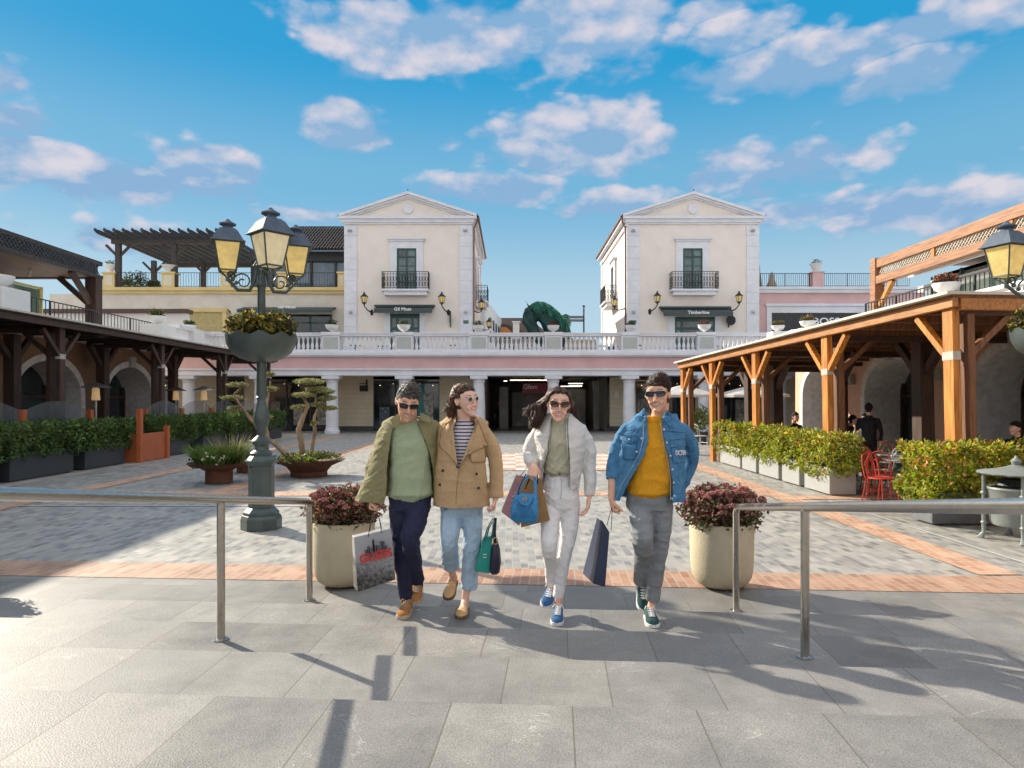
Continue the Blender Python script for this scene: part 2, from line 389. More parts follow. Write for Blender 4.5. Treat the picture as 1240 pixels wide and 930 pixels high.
or_pav = brick_mat('terracotta_pavers', (.36,.185,.115), (.50,.31,.21), (.42,.35,.27), 0.24, 0.09, 0.007, rot=PI/2+ROT, rough=0.6, speck=.08)
or_pav2 = brick_mat('terracotta_pavers_long', (.44,.23,.14), (.62,.38,.25), (.55,.48,.40), 0.105, 0.21, 0.006, rough=0.6, speck=.08)
wh_pav = brick_mat('pale_pavers', (.62,.58,.52), (.72,.69,.64), (.45,.42,.38), 0.24, 0.105, 0.006, rot=PI/2, rough=0.6)
beige_pav = brick_mat('beige_pavement_slabs', (.42,.37,.31), (.54,.48,.41), (.3,.26,.22), 0.6, 0.4, 0.006, rough=0.65, speck=.1)
slab = brick_mat('grey_stone_slabs', (.198,.191,.178), (.272,.261,.242), (.15,.135,.115), .54, TR, 0.004, rot=ROT, loc=(*st(0.27, Y1*math.cos(ROT)), 0), rough=0.55, bump=0.35, off=0.37, speck=.26, veins=0.7, extra=((.5,(.232,.225,.213)),))
tmat = mat('terrace_floor', (.42,.40,.37), 0.8, var=.1, scale=1.5)

g = MB(); g.add([(-900,-60,-0.3),(900,-60,-0.3),(900,1500,-0.3),(-900,1500,-0.3)], [(0,1,2,3)])
struct('ground', g, mat('far_ground', (.30,.30,.28), .9, scale=.1))
g = MB(); g.add([(-40,-6,0),(40,-6,0),(40,60,0),(-40,60,0)], [(0,1,2,3)])
struct('plaza', g, grey_pav)
def sheet(name, x0,x1,y0,y1,z,m, rot=False):
    pts = [(x0,y0),(x1,y0),(x1,y1),(x0,y1)]
    if rot: pts = [st(*p) for p in pts]
    g = MB(); g.add([(p[0],p[1],z) for p in pts], [(0,1,2,3)]); return struct(name, g, m)
sheet('pavement', -16.4, -10.4, 4, 39, .006, beige_pav)
sheet('paving_band', -14, 14, 6.60, 7.22, .012, or_pav, True)
sheet('paving_band', 4.78, 5.22, 7.0, 34, .008, or_pav2)
sheet('paving_band', -8.75, -8.3, 7.9, 34, .008, or_pav2)
sheet('paving_band', -8.3, 4.78, 12.75, 13.35, .008, or_pav2)
sheet('paving_band', 5.22, 10.3, 12.3, 12.8, .008, or_pav2)
sheet('paving_band', -5.9, -5.4, 13.35, 34, .008, or_pav2)
g = MB()
for i in range(9):
    y0 = 17.3 + i*0.62
    for j in range(7):
        x0 = -0.4 + j*0.5
        w_ = (i + (j if j < 2 or j > 5 else 0)) % 2
        g.add([(x0,y0,.012),(x0+.5,y0,.012),(x0+.5,y0+.62,.012),(x0,y0+.62,.012)], [(0,1,2,3)], w_)
tag(g.build('checkered_paving', [or_pav2, wh_pav]), kind='structure')
drain = mat('drain_steel', (.72,.72,.72), .4, .3, scale=20)
sheet('drain_channel', 5.62, 5.67, 7.2, 12.2, .006, drain)
sheet('drain_channel', -10.3, -2.3, 11.5, 11.56, .013, drain)
# slab landing and the wide shallow steps rising to the viewer
g = MB()
def stepbox(y0, y1, z0, z1):
    a = [st(-16,y0), st(16,y0), st(16,y1), st(-16,y1)]
    vs = [(p[0],p[1],z0) for p in a] + [(p[0],p[1],z1) for p in a]
    g.add(vs, [(0,3,2,1),(4,5,6,7),(0,1,5,4),(1,2,6,5),(2,3,7,6),(3,0,4,7)])
yc = Y1*math.cos(ROT)
a = [st(-16,yc-.02), st(16,yc-.02), st(16,6.60), st(-16,6.60)]
g.add([(p[0],p[1],.008) for p in a], [(0,1,2,3)])
for k in range(1, 9):
    ya = yc - (k-1)*TR; yb = ya - TR if k < 8 else -5
    stepbox(yb-.0, ya, -0.1 - .01*k, RS*k)
o = struct('steps', g, slab, bevel=.006)
# ---------------------------------------------------------------- materials of the buildings
cream = mat('cream_render', (.88,.79,.71), .9, var=.025, scale=1.2, bump=.15, bscale=60, dirt=.05)
creamside = cream
yellow = mat('yellow_render', (.72,.56,.26), .9, var=.05, scale=1.2, dirt=.1)
yell2 = mat('cream_yellow_render', (.74,.66,.48), .9, var=.05, scale=1.2, dirt=.1)
pink = mat('pink_render', (.74,.48,.47), .9, var=.05, scale=1.0, dirt=.1)
salmon = mat('salmon_render', (.74,.44,.32), .9, var=.06, scale=1.2, dirt=.14)
white = mat('white_trim', (.80,.80,.84), .75, var=.04, scale=2, dirt=.08)
white2 = mat('white_plaster', (.8,.79,.77), .8, var=.03, scale=2, dirt=.08)
panelg = mat('grey_green_panel', (.50,.53,.50), .8, var=.05, scale=3)
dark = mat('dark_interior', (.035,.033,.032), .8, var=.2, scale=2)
dkmetal = mat('dark_grey_metal', (.06,.065,.07), .5, .3, scale=8)
iron = mat('wrought_iron', (.025,.027,.03), .5, .4, scale=20)
glass = mat('shop_glass', (.03,.045,.05), .06, 0, var=.4, scale=.8, spec=.8)
glasst = mat('tower_glass', (.085,.15,.155), .05, 0, var=.5, scale=.9, spec=1.0)
glassb = mat('sky_glass', (.10,.17,.24), .05, .0, var=.3, scale=.5, spec=1.0)
teal = mat('green_joinery', (.02,.085,.075), .4, scale=10)
awn = mat('awning_cloth', (.075,.095,.095), .9, scale=14)
navyc = mat('navy_awning_cloth', (.03,.04,.075), .9, scale=14)
signw = mat('sign_white', (.85,.85,.85), .6, var=.01)
tile = mat('brown_roof', (.11,.075,.065), .85, scale=20, bump=.4)
walnut = mat('dark_timber', (.072,.036,.024), .55, var=.3, scale=3, stretch=(6,6,.6), bump=.3, bscale=20)
dkwood = mat('grey_brown_timber', (.058,.046,.042), .6, var=.25, scale=4, stretch=(6,6,.6))
orwood = mat('orange_timber', (.62,.235,.035), .5, dirt=.3, var=.32, scale=3, stretch=(7,7,.5), bump=.25, bscale=20)
orwood2 = mat('orange_timber_beam', (.46,.20,.06), .5, var=.22, scale=3, stretch=(7,.5,7), bump=.25, bscale=20)
brwood = mat('brown_canopy_timber', (.36,.165,.075), .55, var=.25, scale=3, stretch=(7,.5,7), bump=.2, bscale=20)
postb = mat('shade_toned_timber', (.20,.085,.035), .55, var=.3, scale=3, stretch=(7,7,.5), bump=.2, bscale=20)  # orange timber with shade put into its colour, for the inner posts
soffit = mat('soffit_boards', (.22,.10,.045), .6, var=.3, scale=3, stretch=(9,.5,1))
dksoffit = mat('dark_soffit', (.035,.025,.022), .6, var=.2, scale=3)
roofedge = mat('cream_roof_edge', (.62,.58,.50), .7, var=.04)
lattg = mat('lattice_grey', (.35,.35,.33), .7)
lattd = mat('lattice_dark', (.07,.065,.065), .7)
copper = mat('copper_pipe', (.16,.07,.045), .5, .4)
lampglass = mat('lamp_glass', (.80,.66,.30), .14, var=.12, scale=6, transl=.45, emit=((1.0,.78,.32), .22))
lampglassw = mat('lamp_glass_pale', (.80,.74,.55), .35, var=.10, scale=6, transl=.45, emit=((1.0,.85,.55), .2))
bulbm = mat('warm_bulb', (1,.8,.5), .5, emit=((1,.7,.35), 2))
stone = mat('carved_stone', (.52,.49,.45), .9, var=.12, scale=8, bump=.5)
plinthm = mat('dark_stone_plinth', (.09,.085,.085), .7, scale=4)
bronzeg = mat('verdigris_bronze', (.025,.10,.085), .7, .25, var=.3, scale=1.6, col2=(.025,.045,.055), bump=.5, bscale=6)
redsign = mat('red_sign', (.28,.02,.03), .5)
interior_w = mat('interior_wall', (.30,.28,.25), .9)

YA = 36.3
def zA(py): return CZ + (484-py)*YA/F
TZ = 4.2
# ---- arcade under the terrace
ar = thing('arcade_building', 'long pink arcade with white columns and dark shops across the back of the square', 'arcade', (0, YA+2, 0))
XL, XR = -17.6, 17.0
m = MB(); m.box(XL-6, XR+2, YA-.12, YA+.5, 3.42, 4.13); m.build('fascia', pink, ar)
m = MB(); m.box(XL-6, XR+2, YA-.22, YA+.5, 3.06, 3.42); m.box(XL-6, XR+2, YA-.30, YA+.5, 3.36, 3.44); m.box(XL-6,XR+2,YA-.26,YA-.22,3.1,3.14); m.build('architrave', white, ar, bevel=.01)
m = MB(); m.box(XL-6, XR+2, YA-.35, YA+.5, 4.13, 4.30); m.box(XL-6, XR+2, YA-.28, YA+.5, 4.07, 4.13); m.build('cornice', white, ar, bevel=.01)
m = MB(); m.box(XL-6, XR+2, YA+.5, YA+3.2, 3.15, 4.1); m.build('ceiling', mat('arcade_ceiling', (.42,.38,.33), .9), ar)
colx = [(228+88.8*i) for i in range(9)]
colx = [(x-620)/F*YA for x in (228,315,402,490,580,670,762,853,945,1036)]
m0 = None
for x in colx:
    m = MB(); m.lathe([(.40,.0),(.40,.16),(.36,.2),(.36,.26),(.33,.3),(.325,1.2),(.29,2.66),(.29,2.70),(.33,2.73),(.33,2.77),(.30,2.8),(.38,2.9)], (x,YA+.05,0), 24)
    m.box(x-.45,x+.45,YA-.4,YA+.5,2.9,3.06); m.build('column', white, ar, smooth=True)
yb = 39.2
def bx(px): return (px-620)/F*yb
def wall_part(a, b, z0=0, z1=3.2, name='wall_panel', m_=None, y=yb):
    m = MB(); m.box(bx(a), bx(b), y, y+.25, z0, z1); return m.build(name, m_ or yell2, ar)
for a,b in ((60,150),(205,262),(296,318),(404,452),(532,587),(736,770),(842,864),(930,968)): 
    wall_part(a,b); wall_part(a,b,0,.28,'plinth',plinthm,yb-.02)
for a,b in ((404,452),(532,587),(736,770)):
    m = MB()
    for k in range(9): m.box(bx(a)+.02,bx(b)-.02,yb-.008,yb,.45+k*.28,.465+k*.28)
    m.box(bx(a)+.01,bx(a)+.03,yb-.009,yb,.45,2.71)
    m.build('render_groove', mat('groove',(.5,.45,.36),.9), ar)
# shop fronts: frame, glass, lit interior
for (a,b) in ((150,205),(262,296),(318,404),(452,532),(770,842),(864,930)):
    x0, x1 = bx(a), bx(b)
    m = MB(); m.box(x0,x1,yb+.1,yb+.14,0.02,3.1); gl = m.build('shop_window', glass, ar)
    m = MB(); n_ = 3
    for k in range(n_+1): xx = x0+(x1-x0)*k/n_; m.box(xx-.04,xx+.04,yb+.02,yb+.1,0.02,2.95)
    m.box(x0,x1,yb+.0,yb+.1,2.72,2.85); m.box(x0,x1,yb,yb+.1,2.95,3.2); m.build('frame', dkmetal, gl)
    m = MB()
    for k in range(5): m.sphere((x0+(x1-x0)*(k+.5)/5, yb+.07, 2.62+.1*(k%2)), .022, 6)
    m.build('spot_light', bulbm, gl)
    for k in range(3):
        xd = x0+(x1-x0)*(k+.5)/3; hgt = random.uniform(.9,1.9); cc_ = random.choice([(.30,.27,.22),(.12,.16,.20),(.34,.12,.08),(.10,.22,.20),(.42,.40,.36)])
        m = MB(); m.box(xd-.28,xd+.28,yb+.03,yb+.09,.35,.35+hgt); m.box(xd-.2,xd+.2,yb+.022,yb+.03,.5,.5+hgt*.5); m.build('window_display', mat('display_%d_%d' % (int(cc_[0]*100),int(cc_[2]*100)), cc_, .5, var=.5, scale=7), gl)
wall_part(452,532,2.92,3.2); wall_part(318,404,3.0,3.2)
m = MB(); m.box(bx(505),bx(513),yb+.06,yb+.09,.5,2.75); m.build('display_panel', mat('teal_display',(.03,.30,.30),.5), ar)
# the deep passage in the middle
x0, x1 = bx(587), bx(736)
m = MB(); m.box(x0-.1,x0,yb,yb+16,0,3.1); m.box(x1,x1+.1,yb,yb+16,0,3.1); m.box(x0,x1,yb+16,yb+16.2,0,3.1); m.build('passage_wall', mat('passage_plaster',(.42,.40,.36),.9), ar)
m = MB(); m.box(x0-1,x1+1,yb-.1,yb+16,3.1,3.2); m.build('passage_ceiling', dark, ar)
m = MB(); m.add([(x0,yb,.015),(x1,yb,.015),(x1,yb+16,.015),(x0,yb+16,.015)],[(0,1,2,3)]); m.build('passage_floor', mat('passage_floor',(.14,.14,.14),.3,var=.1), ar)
for (xa, ya, w_, h_) in ((610,42.5,.55,2.6),(640,46,2.2,2.3),(696,44,1.4,2.5),(722,41,.35,2.9)):
    m = MB(); X0 = (xa-620)/F*ya; m.box(X0-w_/2,X0+w_/2,ya,ya+.2,.02,h_); m.build('passage_kiosk', mat('kiosk_grey',(.20,.19,.18),.4,var=.3,scale=1), ar)
m = MB()
for (xa, ya, zz, w_) in ((640,41,2.95,2.2),(697,43,2.8,.9),(697,43,2.65,.8),(690,47,2.7,1.4),(612,41,2.9,.2)):
    X0 = (xa-620)/F*ya; m.box(X0-w_/2,X0+w_/2,ya-.05,ya,zz,zz+.035)
m.build('strip_light', mat('strip_lamp',(.9,.85,.7),.5,emit=((1,.85,.6),3.5)), ar)
sg = thing('hanging_sign', 'dark red sign with white script hanging in the middle passage', 'sign', (bx(648),40.4,2.2))
m = MB(); m.box(bx(633),bx(664),40.38,40.46,2.18,2.78); m.build('board', redsign, sg, bevel=.01)
text('lettering', 'Gfem', .42, signw, sg, (bx(643),40.37,2.55), sx=.9)
m = MB(); m.box(bx(640),bx(640)+.03,40.4,40.43,2.78,3.08); m.box(bx(658),bx(658)+.03,40.4,40.43,2.78,3.08); m.build('hanger', dkmetal, sg)
sb = thing('bracket_sign', 'small dark square sign on a bracket beside the shop left of the middle columns', 'sign', (bx(441),yb,2.4))
m = MB(); m.box(bx(436),bx(446),yb-.12,yb-.07,2.28,2.62); m.build('board', iron, sb)
m = MB(); m.box(bx(443.5),bx(445),yb-.1,yb-.02,2.3,2.95); m.box(bx(436),bx(445),yb-.11,yb-.08,2.72,2.75); m.build('bracket', iron, sb)
m = MB(); m.box(bx(744),bx(749),yb-.08,yb-.0,1.9,2.3); tag(m.build('notice_box', white2, None), 'small white notice box on the wall right of the passage', 'notice box')

# ---- terrace floor and its balustrade
g = MB(); g.box(-60,60,YA+.5,100,TZ-.3,TZ); struct('terrace', g, tmat)
bal = thing('stone_balustrade', 'white stone balustrade with square piers along the edge of the upper terrace', 'balustrade', (0,YA,4.3))
ZB0, ZR0, ZR1 = 4.42, 5.13, 5.33
def rail_run(a, b, piers, nm=bal, bal_mesh=[None]):
    """rail, plinth and balusters between two points; piers at the given fractions"""
    a = V(a); b = V(b); L_ = (b-a).length; d = (b-a)/L_
    m = MB(); m.bar(a+V((0,0,(ZR0+ZR1)/2)), b+V((0,0,(ZR0+ZR1)/2)), .36, ZR1-ZR0-.05); m.bar(a+V((0,0,ZR1-.02)), b+V((0,0,ZR1-.02)), .44, .06)
    m.build('rail', white, nm, bevel=.01)
    m = MB(); m.bar(a+V((0,0,(4.3+ZB0)/2)), b+V((0,0,(4.3+ZB0)/2)), .36, ZB0-4.3+.004); m.build('plinth', white, nm, bevel=.01)
    n = int(L_/.24)
    for k in range(n):
        p = a + d*(k+.5)*L_/n
        if any(abs((k+.5)*L_/n - q) < .52 for q in piers): continue
        if bal_mesh[0] is None:
            m = MB(); m.box(-.085,.085,-.085,.085,0,.06); m.lathe([(.05,.06),(.075,.12),(.088,.22),(.07,.32),(.042,.42),(.038,.52),(.055,.56),(.06,.6),(.045,.65)],(0,0,0),12); m.box(-.08,.08,-.08,.08,.65,.71)
            o = m.build('baluster', white, None, smooth=True, ang=.7); bal_mesh[0] = o; o.parent = nm
        else:
            o = bal_mesh[0].copy(); COL.objects.link(o); o.parent = nm
        o.location = V((p.x,p.y,ZB0)) - nm.location
        RUN.append(o)
RUN = []
pierx = [-14.4, -9.57] + [ (x-620)/F*YA for x in (490,580,670,762,853,945)]
pierx = [(x-620)/F*YA for x in (315,402,490,580,670,762,854,945)]
# three lengths of balustrade so that no thing has too many balusters
rail_run((-17.2,YA-.05,0),(13.8,YA-.05,0),[x+17.2 for x in pierx])
for x in pierx:
    m = MB(); m.box(x-.46,x+.46,YA-.27,YA+.2,4.3,5.2); pr = m.build('pier', white, bal, bevel=.01)
    m = MB(); m.box(x-.38,x+.38,YA-.285,YA-.26,4.5,5.1); m.build('pier_panel', panelg, pr)
    m = MB(); m.box(x-.5,x+.5,YA-.33,YA+.25,5.2,5.37); m.build('pier_cap', white, pr, bevel=.015)
if len(RUN) > 100:
    far = sorted(RUN, key=lambda o: -abs(o.location.x))[:len(RUN)-100]
    mm = MB(); src_ = bal.location
    base_me = RUN[0].data
    for o in far:
        off = o.location + bal.location
        mm.add([v.co + off for v in base_me.vertices], [tuple(p.vertices) for p in base_me.polygons])
    for o in far: 
        if o is not RUN[0]: bpy.data.objects.remove(o)
        else: o.location = o.location
    q = mm.build('end_balusters', white, bal, smooth=True, ang=.7); tag(q, kind='stuff')
# urns on the balustrade
leafdk = mat('dark_leaf', (.045,.075,.02), .6, var=.3, scale=3, transl=.25, island=.45)
leafol = mat('olive_leaf', (.10,.12,.035), .6, var=.3, scale=3, transl=.3, island=.45)
leafred = mat('russet_leaf', (.16,.06,.03), .6, var=.3, scale=3, transl=.25, island=.45)
soil = mat('soil', (.05,.035,.025), .95)
def urn(px, py, d, wpx, label, leafm, grp, tall=1.0):
    c = P(px, py, d); r = wpx/2/F*d
    t = thing('urn_planter', label, 'planter', c, grp)
    m = MB(); m.box(c.x-r*.5,c.x+r*.5,c.y-r*.5,c.y+r*.5,c.z,c.z+r*.12)
    m.lathe([(r*.42,r*.1),(r*.2,r*.28),(r*.2,r*.36),(r*.5,r*.5),(r*.86,r*.8),(r*.94,r*1.15),(r*1.0,r*1.2),(r*1.0,r*1.3),(r*.86,r*1.3),(r*.8,r*1.15)], c, 24); m.build('bowl', white2, t, smooth=True)
    pts = pts_ellipsoid(c+V((0,0,r*1.55)), (r*.85,r*.85,r*.55*tall), 260, .3)
    leaves('foliage', pts, r*.26, leafm, t)
for a in ((489,404,YA-.05,16,'white urn on the balustrade in front of the left tower door',leafdk),(579,404,YA-.05,15,'white urn on the balustrade at the foot of the left tower corner',leafdk),
          (670,404,YA-.05,15,'white urn on the balustrade in front of the horse sculpture',leafred),(764,404,YA-.05,15,'white urn on the balustrade beside the right tower drainpipe',leafdk),
          (853,404,YA-.05,16,'white urn on the balustrade in front of the right tower awning',leafred),(402,404,YA-.05,16,'white urn on the balustrade in front of the long dark awning',leafdk)):
    urn(*a, 'white urns on the terrace edge')

# ---- towers
YT = 42.0
def T(px): return (px-620)/F*YT
def TZp(py): return CZ + (484-py)/F*YT
def tower(name_label, x0, x1, inner, doorx, awn_px, awn_txt, depth=12.0):
    """inner: +1 when the lane side is at larger x"""
    t = thing('tower_building', name_label, 'building', ((x0+x1)/2, YT+6, TZ))
    ze = TZp(264); zp = TZp(233); xm = (x0+x1)/2
    m = MB(); m.box(x0+.05,x1-.05,YT,YT+depth,TZ,ze); m.build('wall', cream, t)
    # gable: recessed tympanum between raking cornices
    m = MB(); m.prism([(x0+.1,YT+.02,ze+.0),(x1-.1,YT+.02,ze+.0),(xm,YT+.02,zp-.35)], (0,depth-.04,0)); m.build('gable', cream, t)
    m = MB(); ov = .28
    m.box(x0-.04,x1+.04,YT-.1,YT+.0,TZp(272),TZp(270)); m.box(x0-.12,x1+.12,YT-.18,YT+.0,TZp(270),TZp(266)); m.box(x0-ov,x1+ov,YT-.3,YT-.0,TZp(266),TZp(262.5))
    m.build('cornice', white, t, bevel=.01)
    m = MB()
    for s_, xe in ((-1,x0-ov),(1,x1+ov)):
        for (dz, th, yy) in ((.0,.18,-.34),(-.17,.14,-.22),(-.3,.1,-.12)):
            m.prism([(xe,YT+yy,TZp(260)+dz-.02),(xm,YT+yy,zp+dz-.02),(xm,YT+yy,zp+dz-th),(xe,YT+yy,TZp(260)+dz-th)], (0,-yy+.1+.003*th*10,0))
    m.build('raking_cornice', white, t)
    m = MB()
    for s_, xe in ((-1,x0-ov-.15),(1,x1+ov+.15)):
        m.prism([(xe*.98+xm*.02,YT-.30,TZp(260)-.12),(xm,YT-.30,zp-.06),(xm,YT-.30,zp-.01),(xe*.98+xm*.02,YT-.30,TZp(260)-.05)], (0,depth+.9,0))
    m.build('roof', tile, t)
    m = MB(); m.tube([(xm,YT-.2,zp-.1),(xm,YT-.2,zp+.16)],[.03,.02],6); m.build('finial', dkmetal, t)
    m = MB(); c = V((xm, YT-.0, TZp(253)))
    pr = [(c.x+.3*math.cos(a),c.y+.01,c.z+.3*math.sin(a)) for a in [2*PI*k/24 for k in range(24)]]
    m.prism(pr, (0,-.07,0)); m.build('medallion', white, t)
    # corner pilasters of grooved blocks, front and lane side
    for xs in (x0, x1-.78):
        z = TZ
        m = MB(); k = 0
        while z < TZp(273)-.1:
            z2 = min(z+.70, TZp(273)); m.box(xs,xs+.78,YT-.07,YT+.0,z,z2-.025); z += .70
        m.box(xs+.02,xs+.76,YT-.045,YT,TZ,TZp(273)); m.build('pilaster', white, t, bevel=.008)
    xi = x1 if inner > 0 else x0
    m = MB(); z = TZ
    m.box(xi-.04*inner,xi+.02*inner,YT+.0,YT+.75,TZ,TZp(273)); m.box(xi-.04*inner,xi+.02*inner,YT+depth-.7,YT+depth,TZ,TZp(273)); m.build('side_pilaster', white, t)
    m = MB(); m.box(xi-.04,xi+.02+.12*inner,YT,YT+depth,ze-.55,ze-.4); m.box(xi-.04,xi+.3*inner,YT,YT+depth+.2,ze-.15,ze+.0); m.build('side_cornice', white, t)
    m = MB(); m.box(xi,xi+.42*inner,YT-.2,YT+depth+.3,ze+.0,ze+.1); m.build('gutter', copper, t)
    m = MB(); px_ = xi+.10*inner; m.tube([(xi+.3*inner,YT-.12,ze-.02),(xi+.3*inner,YT-.12,ze-.25),(px_,YT-.1,ze-.65),(px_,YT-.1,TZ)], .05, 8); m.build('drainpipe', copper, t, smooth=True)
    # first floor french window
    dx = T(doorx); hw = .60; z0, z1 = TZp(352), TZp(301)
    wn = MB(); wn.box(dx-hw,dx+hw,YT-.02,YT+.0,z0,z1); wo = wn.build('window', glasst, t)
    m = MB()
    for xx in (-hw,-.05,hw-.09): m.box(dx+xx,dx+xx+.1,YT-.07,YT-.02,z0,z1)
    m.box(dx-hw,dx+hw,YT-.072,YT-.02,z1-.1,z1); m.box(dx-hw,dx+hw,YT-.072,YT-.02,z1-.55,z1-.47)
    for q in (.5,1.0,1.5): m.box(dx-hw,dx+hw,YT-.055,YT-.02,z0+q,z0+q+.04)
    m.build('window_frame', teal, wo)
    m = MB(); m.box(dx-hw-.42,dx-hw,YT-.10,YT,z0,z1); m.box(dx+hw,dx+hw+.42,YT-.10,YT,z0,z1); m.box(dx-hw-.42,dx+hw+.42,YT-.102,YT,z1,z1+.42); m.box(dx-hw-.48,dx+hw+.48,YT-.17,YT,z1+.42,z1+.52); m.box(dx-hw-.55,dx+hw+.55,YT-.23,YT,z1+.52,z1+.62)
    m.build('window_surround', white, t, bevel=.01)
    def balcony(cx, cy, half, z, out, axis):
        # axis 'x': wall faces the viewer; 'y': wall faces the lane
        b = MB()
        if axis == 'x':
            b.box(cx-half,cx+half,cy-out,cy,z-.12,z); b.prism([(cx-half+.15,cy-out+.15,z-.36),(cx+half-.15,cy-out+.15,z-.36),(cx+half-.15,cy,z-.36),(cx-half+.15,cy,z-.36)],(0,0,.24))
        else:
            s1 = inner*out; b.box(min(cx,cx+s1),max(cx,cx+s1),cy-half,cy+half,z-.12,z); b.box(min(cx,cx+s1*.8),max(cx,cx+s1*.8),cy-half+.1,cy+half-.1,z-.36,z-.12)
        bo = b.build('balcony', white, t, bevel=.02)
        r = MB(); H = 1.05
        if axis == 'x': path = [(cx-half+.05,cy-.02),(cx-half+.05,cy-out+.05),(cx+half-.05,cy-out+.05),(cx+half-.05,cy-.02)]
        else: path = [(cx,cy-half+.05),(cx+inner*(out-.05),cy-half+.05),(cx+inner*(out-.05),cy+half-.05),(cx,cy+half-.05)]
        for (p, q) in zip(path, path[1:]):
            r.bar((p[0],p[1],z+H),(q[0],q[1],z+H),.04,.03); r.bar((p[0],p[1],z+.08),(q[0],q[1],z+.08),.03,.02); r.bar((p[0],p[1],z+H-.14),(q[0],q[1],z+H-.14),.02,.02)
            n = max(2,int(math.hypot(q[0]-p[0],q[1]-p[1])/.17))
            for k in range(n+1):
                f_ = k/n; x_ = p[0]+(q[0]-p[0])*f_; y_ = p[1]+(q[1]-p[1])*f_
                r.bar((x_,y_,z),(x_,y_,z+H),.022,.022)
                if k < n:   # scroll between bars
                    xm_ = x_+(q[0]-p[0])/n/2; ym_ = y_+(q[1]-p[1])/n/2; dx_=(q[0]-p[0])/n*.4; dy_=(q[1]-p[1])/n*.4
                    for zc in (.3,.62): r.tube([(xm_+dx_*math.cos(a),ym_+dy_*math.cos(a),z+zc+.13*math.sin(a)) for a in [2*PI*i/8 for i in range(9)]], .012, 4, cap=False)
        r.build('railing', iron, bo)
    balcony(dx, YT, T(872)-T(843.5), TZp(352), .75, 'x')
    # ground floor shop
    a0, a1 = T(awn_px[0]), T(awn_px[1]); zt, zb = TZp(awn_px[2]), TZp(awn_px[3])
    s0, s1 = a0+.85, a1-.85
    m = MB(); m.box(s0,s1,YT-.04,YT,TZ,zb+.05); so_ = m.build('shop_window', glasst, t)
    m = MB()
    for xx in (s0,s0+.38,s1-.5,s1-.12): m.box(xx,xx+.12,YT-.09,YT-.04,TZ,zb)
    m.box(s0,s1,YT-.092,YT-.04,TZ+1.9,TZ+2.05); m.box(s0,s1,YT-.094,YT-.04,zb-.22,zb+.02); m.build('frame', teal, so_)
    m = MB(); m.box(s0-.38,s0,YT-.1,YT,TZ,zb+.3); m.build('shop_surround', white, t); m = MB(); m.box(s1,s1+.38,YT-.1,YT,TZ,zb+.3); m.build('shop_surround', white, t)
    m = MB(); m.prism([(a0,YT-.0,zt),(a0,YT-.9,zb+.25),(a0,YT-.9,zb+.0),(a0,YT-.85,zb+.0),(a0,YT-.8,zb+.22),(a0,YT,zt-.1)], (a1-a0,0,0)); m.box(a0-.1,a1+.1,YT-.25,YT,zt-.0,zt+.12)
    ao = m.build('awning', awn, t)
    text('lettering', awn_txt, .27, signw, ao, ((a0+a1)/2,YT-.915,zb+.22), sx=1.1, wt=.006)
    # lane side: window, balcony, arch
    yy = YT+5.5; z0 = TZp(352)
    m = MB(); m.box(xi-.02*inner,xi+.02*inner,yy-.6,yy+.6,z0,z0+2.5); so2 = m.build('window', glass, t)
    m = MB(); m.box(xi,xi+.1*inner,yy-1.0,yy-.6,z0,z0+2.9); m.box(xi,xi+.1*inner,yy+.6,yy+1.0,z0,z0+2.9); m.box(xi,xi+.1*inner,yy-.6,yy+.6,z0+2.5,z0+2.9); m.box(xi,xi+.22*inner,yy-1.1,yy+1.1,z0+2.9,z0+3.05); m.build('window_surround', white, t)
    balcony(xi, yy, 1.3, z0, .8, 'y')
    m = MB(); pl = [(xi+.0,yy-1.3+1.3*(1-math.cos(a)),TZ+1.3*math.sin(a)) for a in [PI*k/10 for k in range(11)]]; m.prism(pl,(.5*inner,0,0)); m.build('side_canopy', navyc, t)
    # small fittings
    for xx in (x0+.4,x1-.4):
        m = MB(); m.box(xx-.14,xx+.08,YT-.3,YT-.07,TZp(281),TZp(279)); m.build('floodlight', mat('fitting_grey',(.4,.4,.4),.5), t, bevel=.01)
        m = MB(); m.sphere((xx,YT-.16,TZp(378)),.12,10); m.build('camera_dome', mat('dome_grey',(.5,.52,.52),.3), t, smooth=True)
    xs = x1-.55 if inner > 0 else x0+.25
    m = MB(); m.box(xs,xs+.32,YT-.09,YT-.07,TZp(392),TZp(388)); m.build('door_plate', mat('plate_green',(.08,.14,.12),.4), t)
    return t
tower('cream tower left of the gap with grey door balcony and dark awning', T(417), T(572), 1, 492.5, (456,525,372,381), 'Gil Muss')
tower('cream tower right of the gap with sunlit lane wall and dark awning', T(759), T(919), -1, 838.5, (800,882,374,385), 'Timberline')

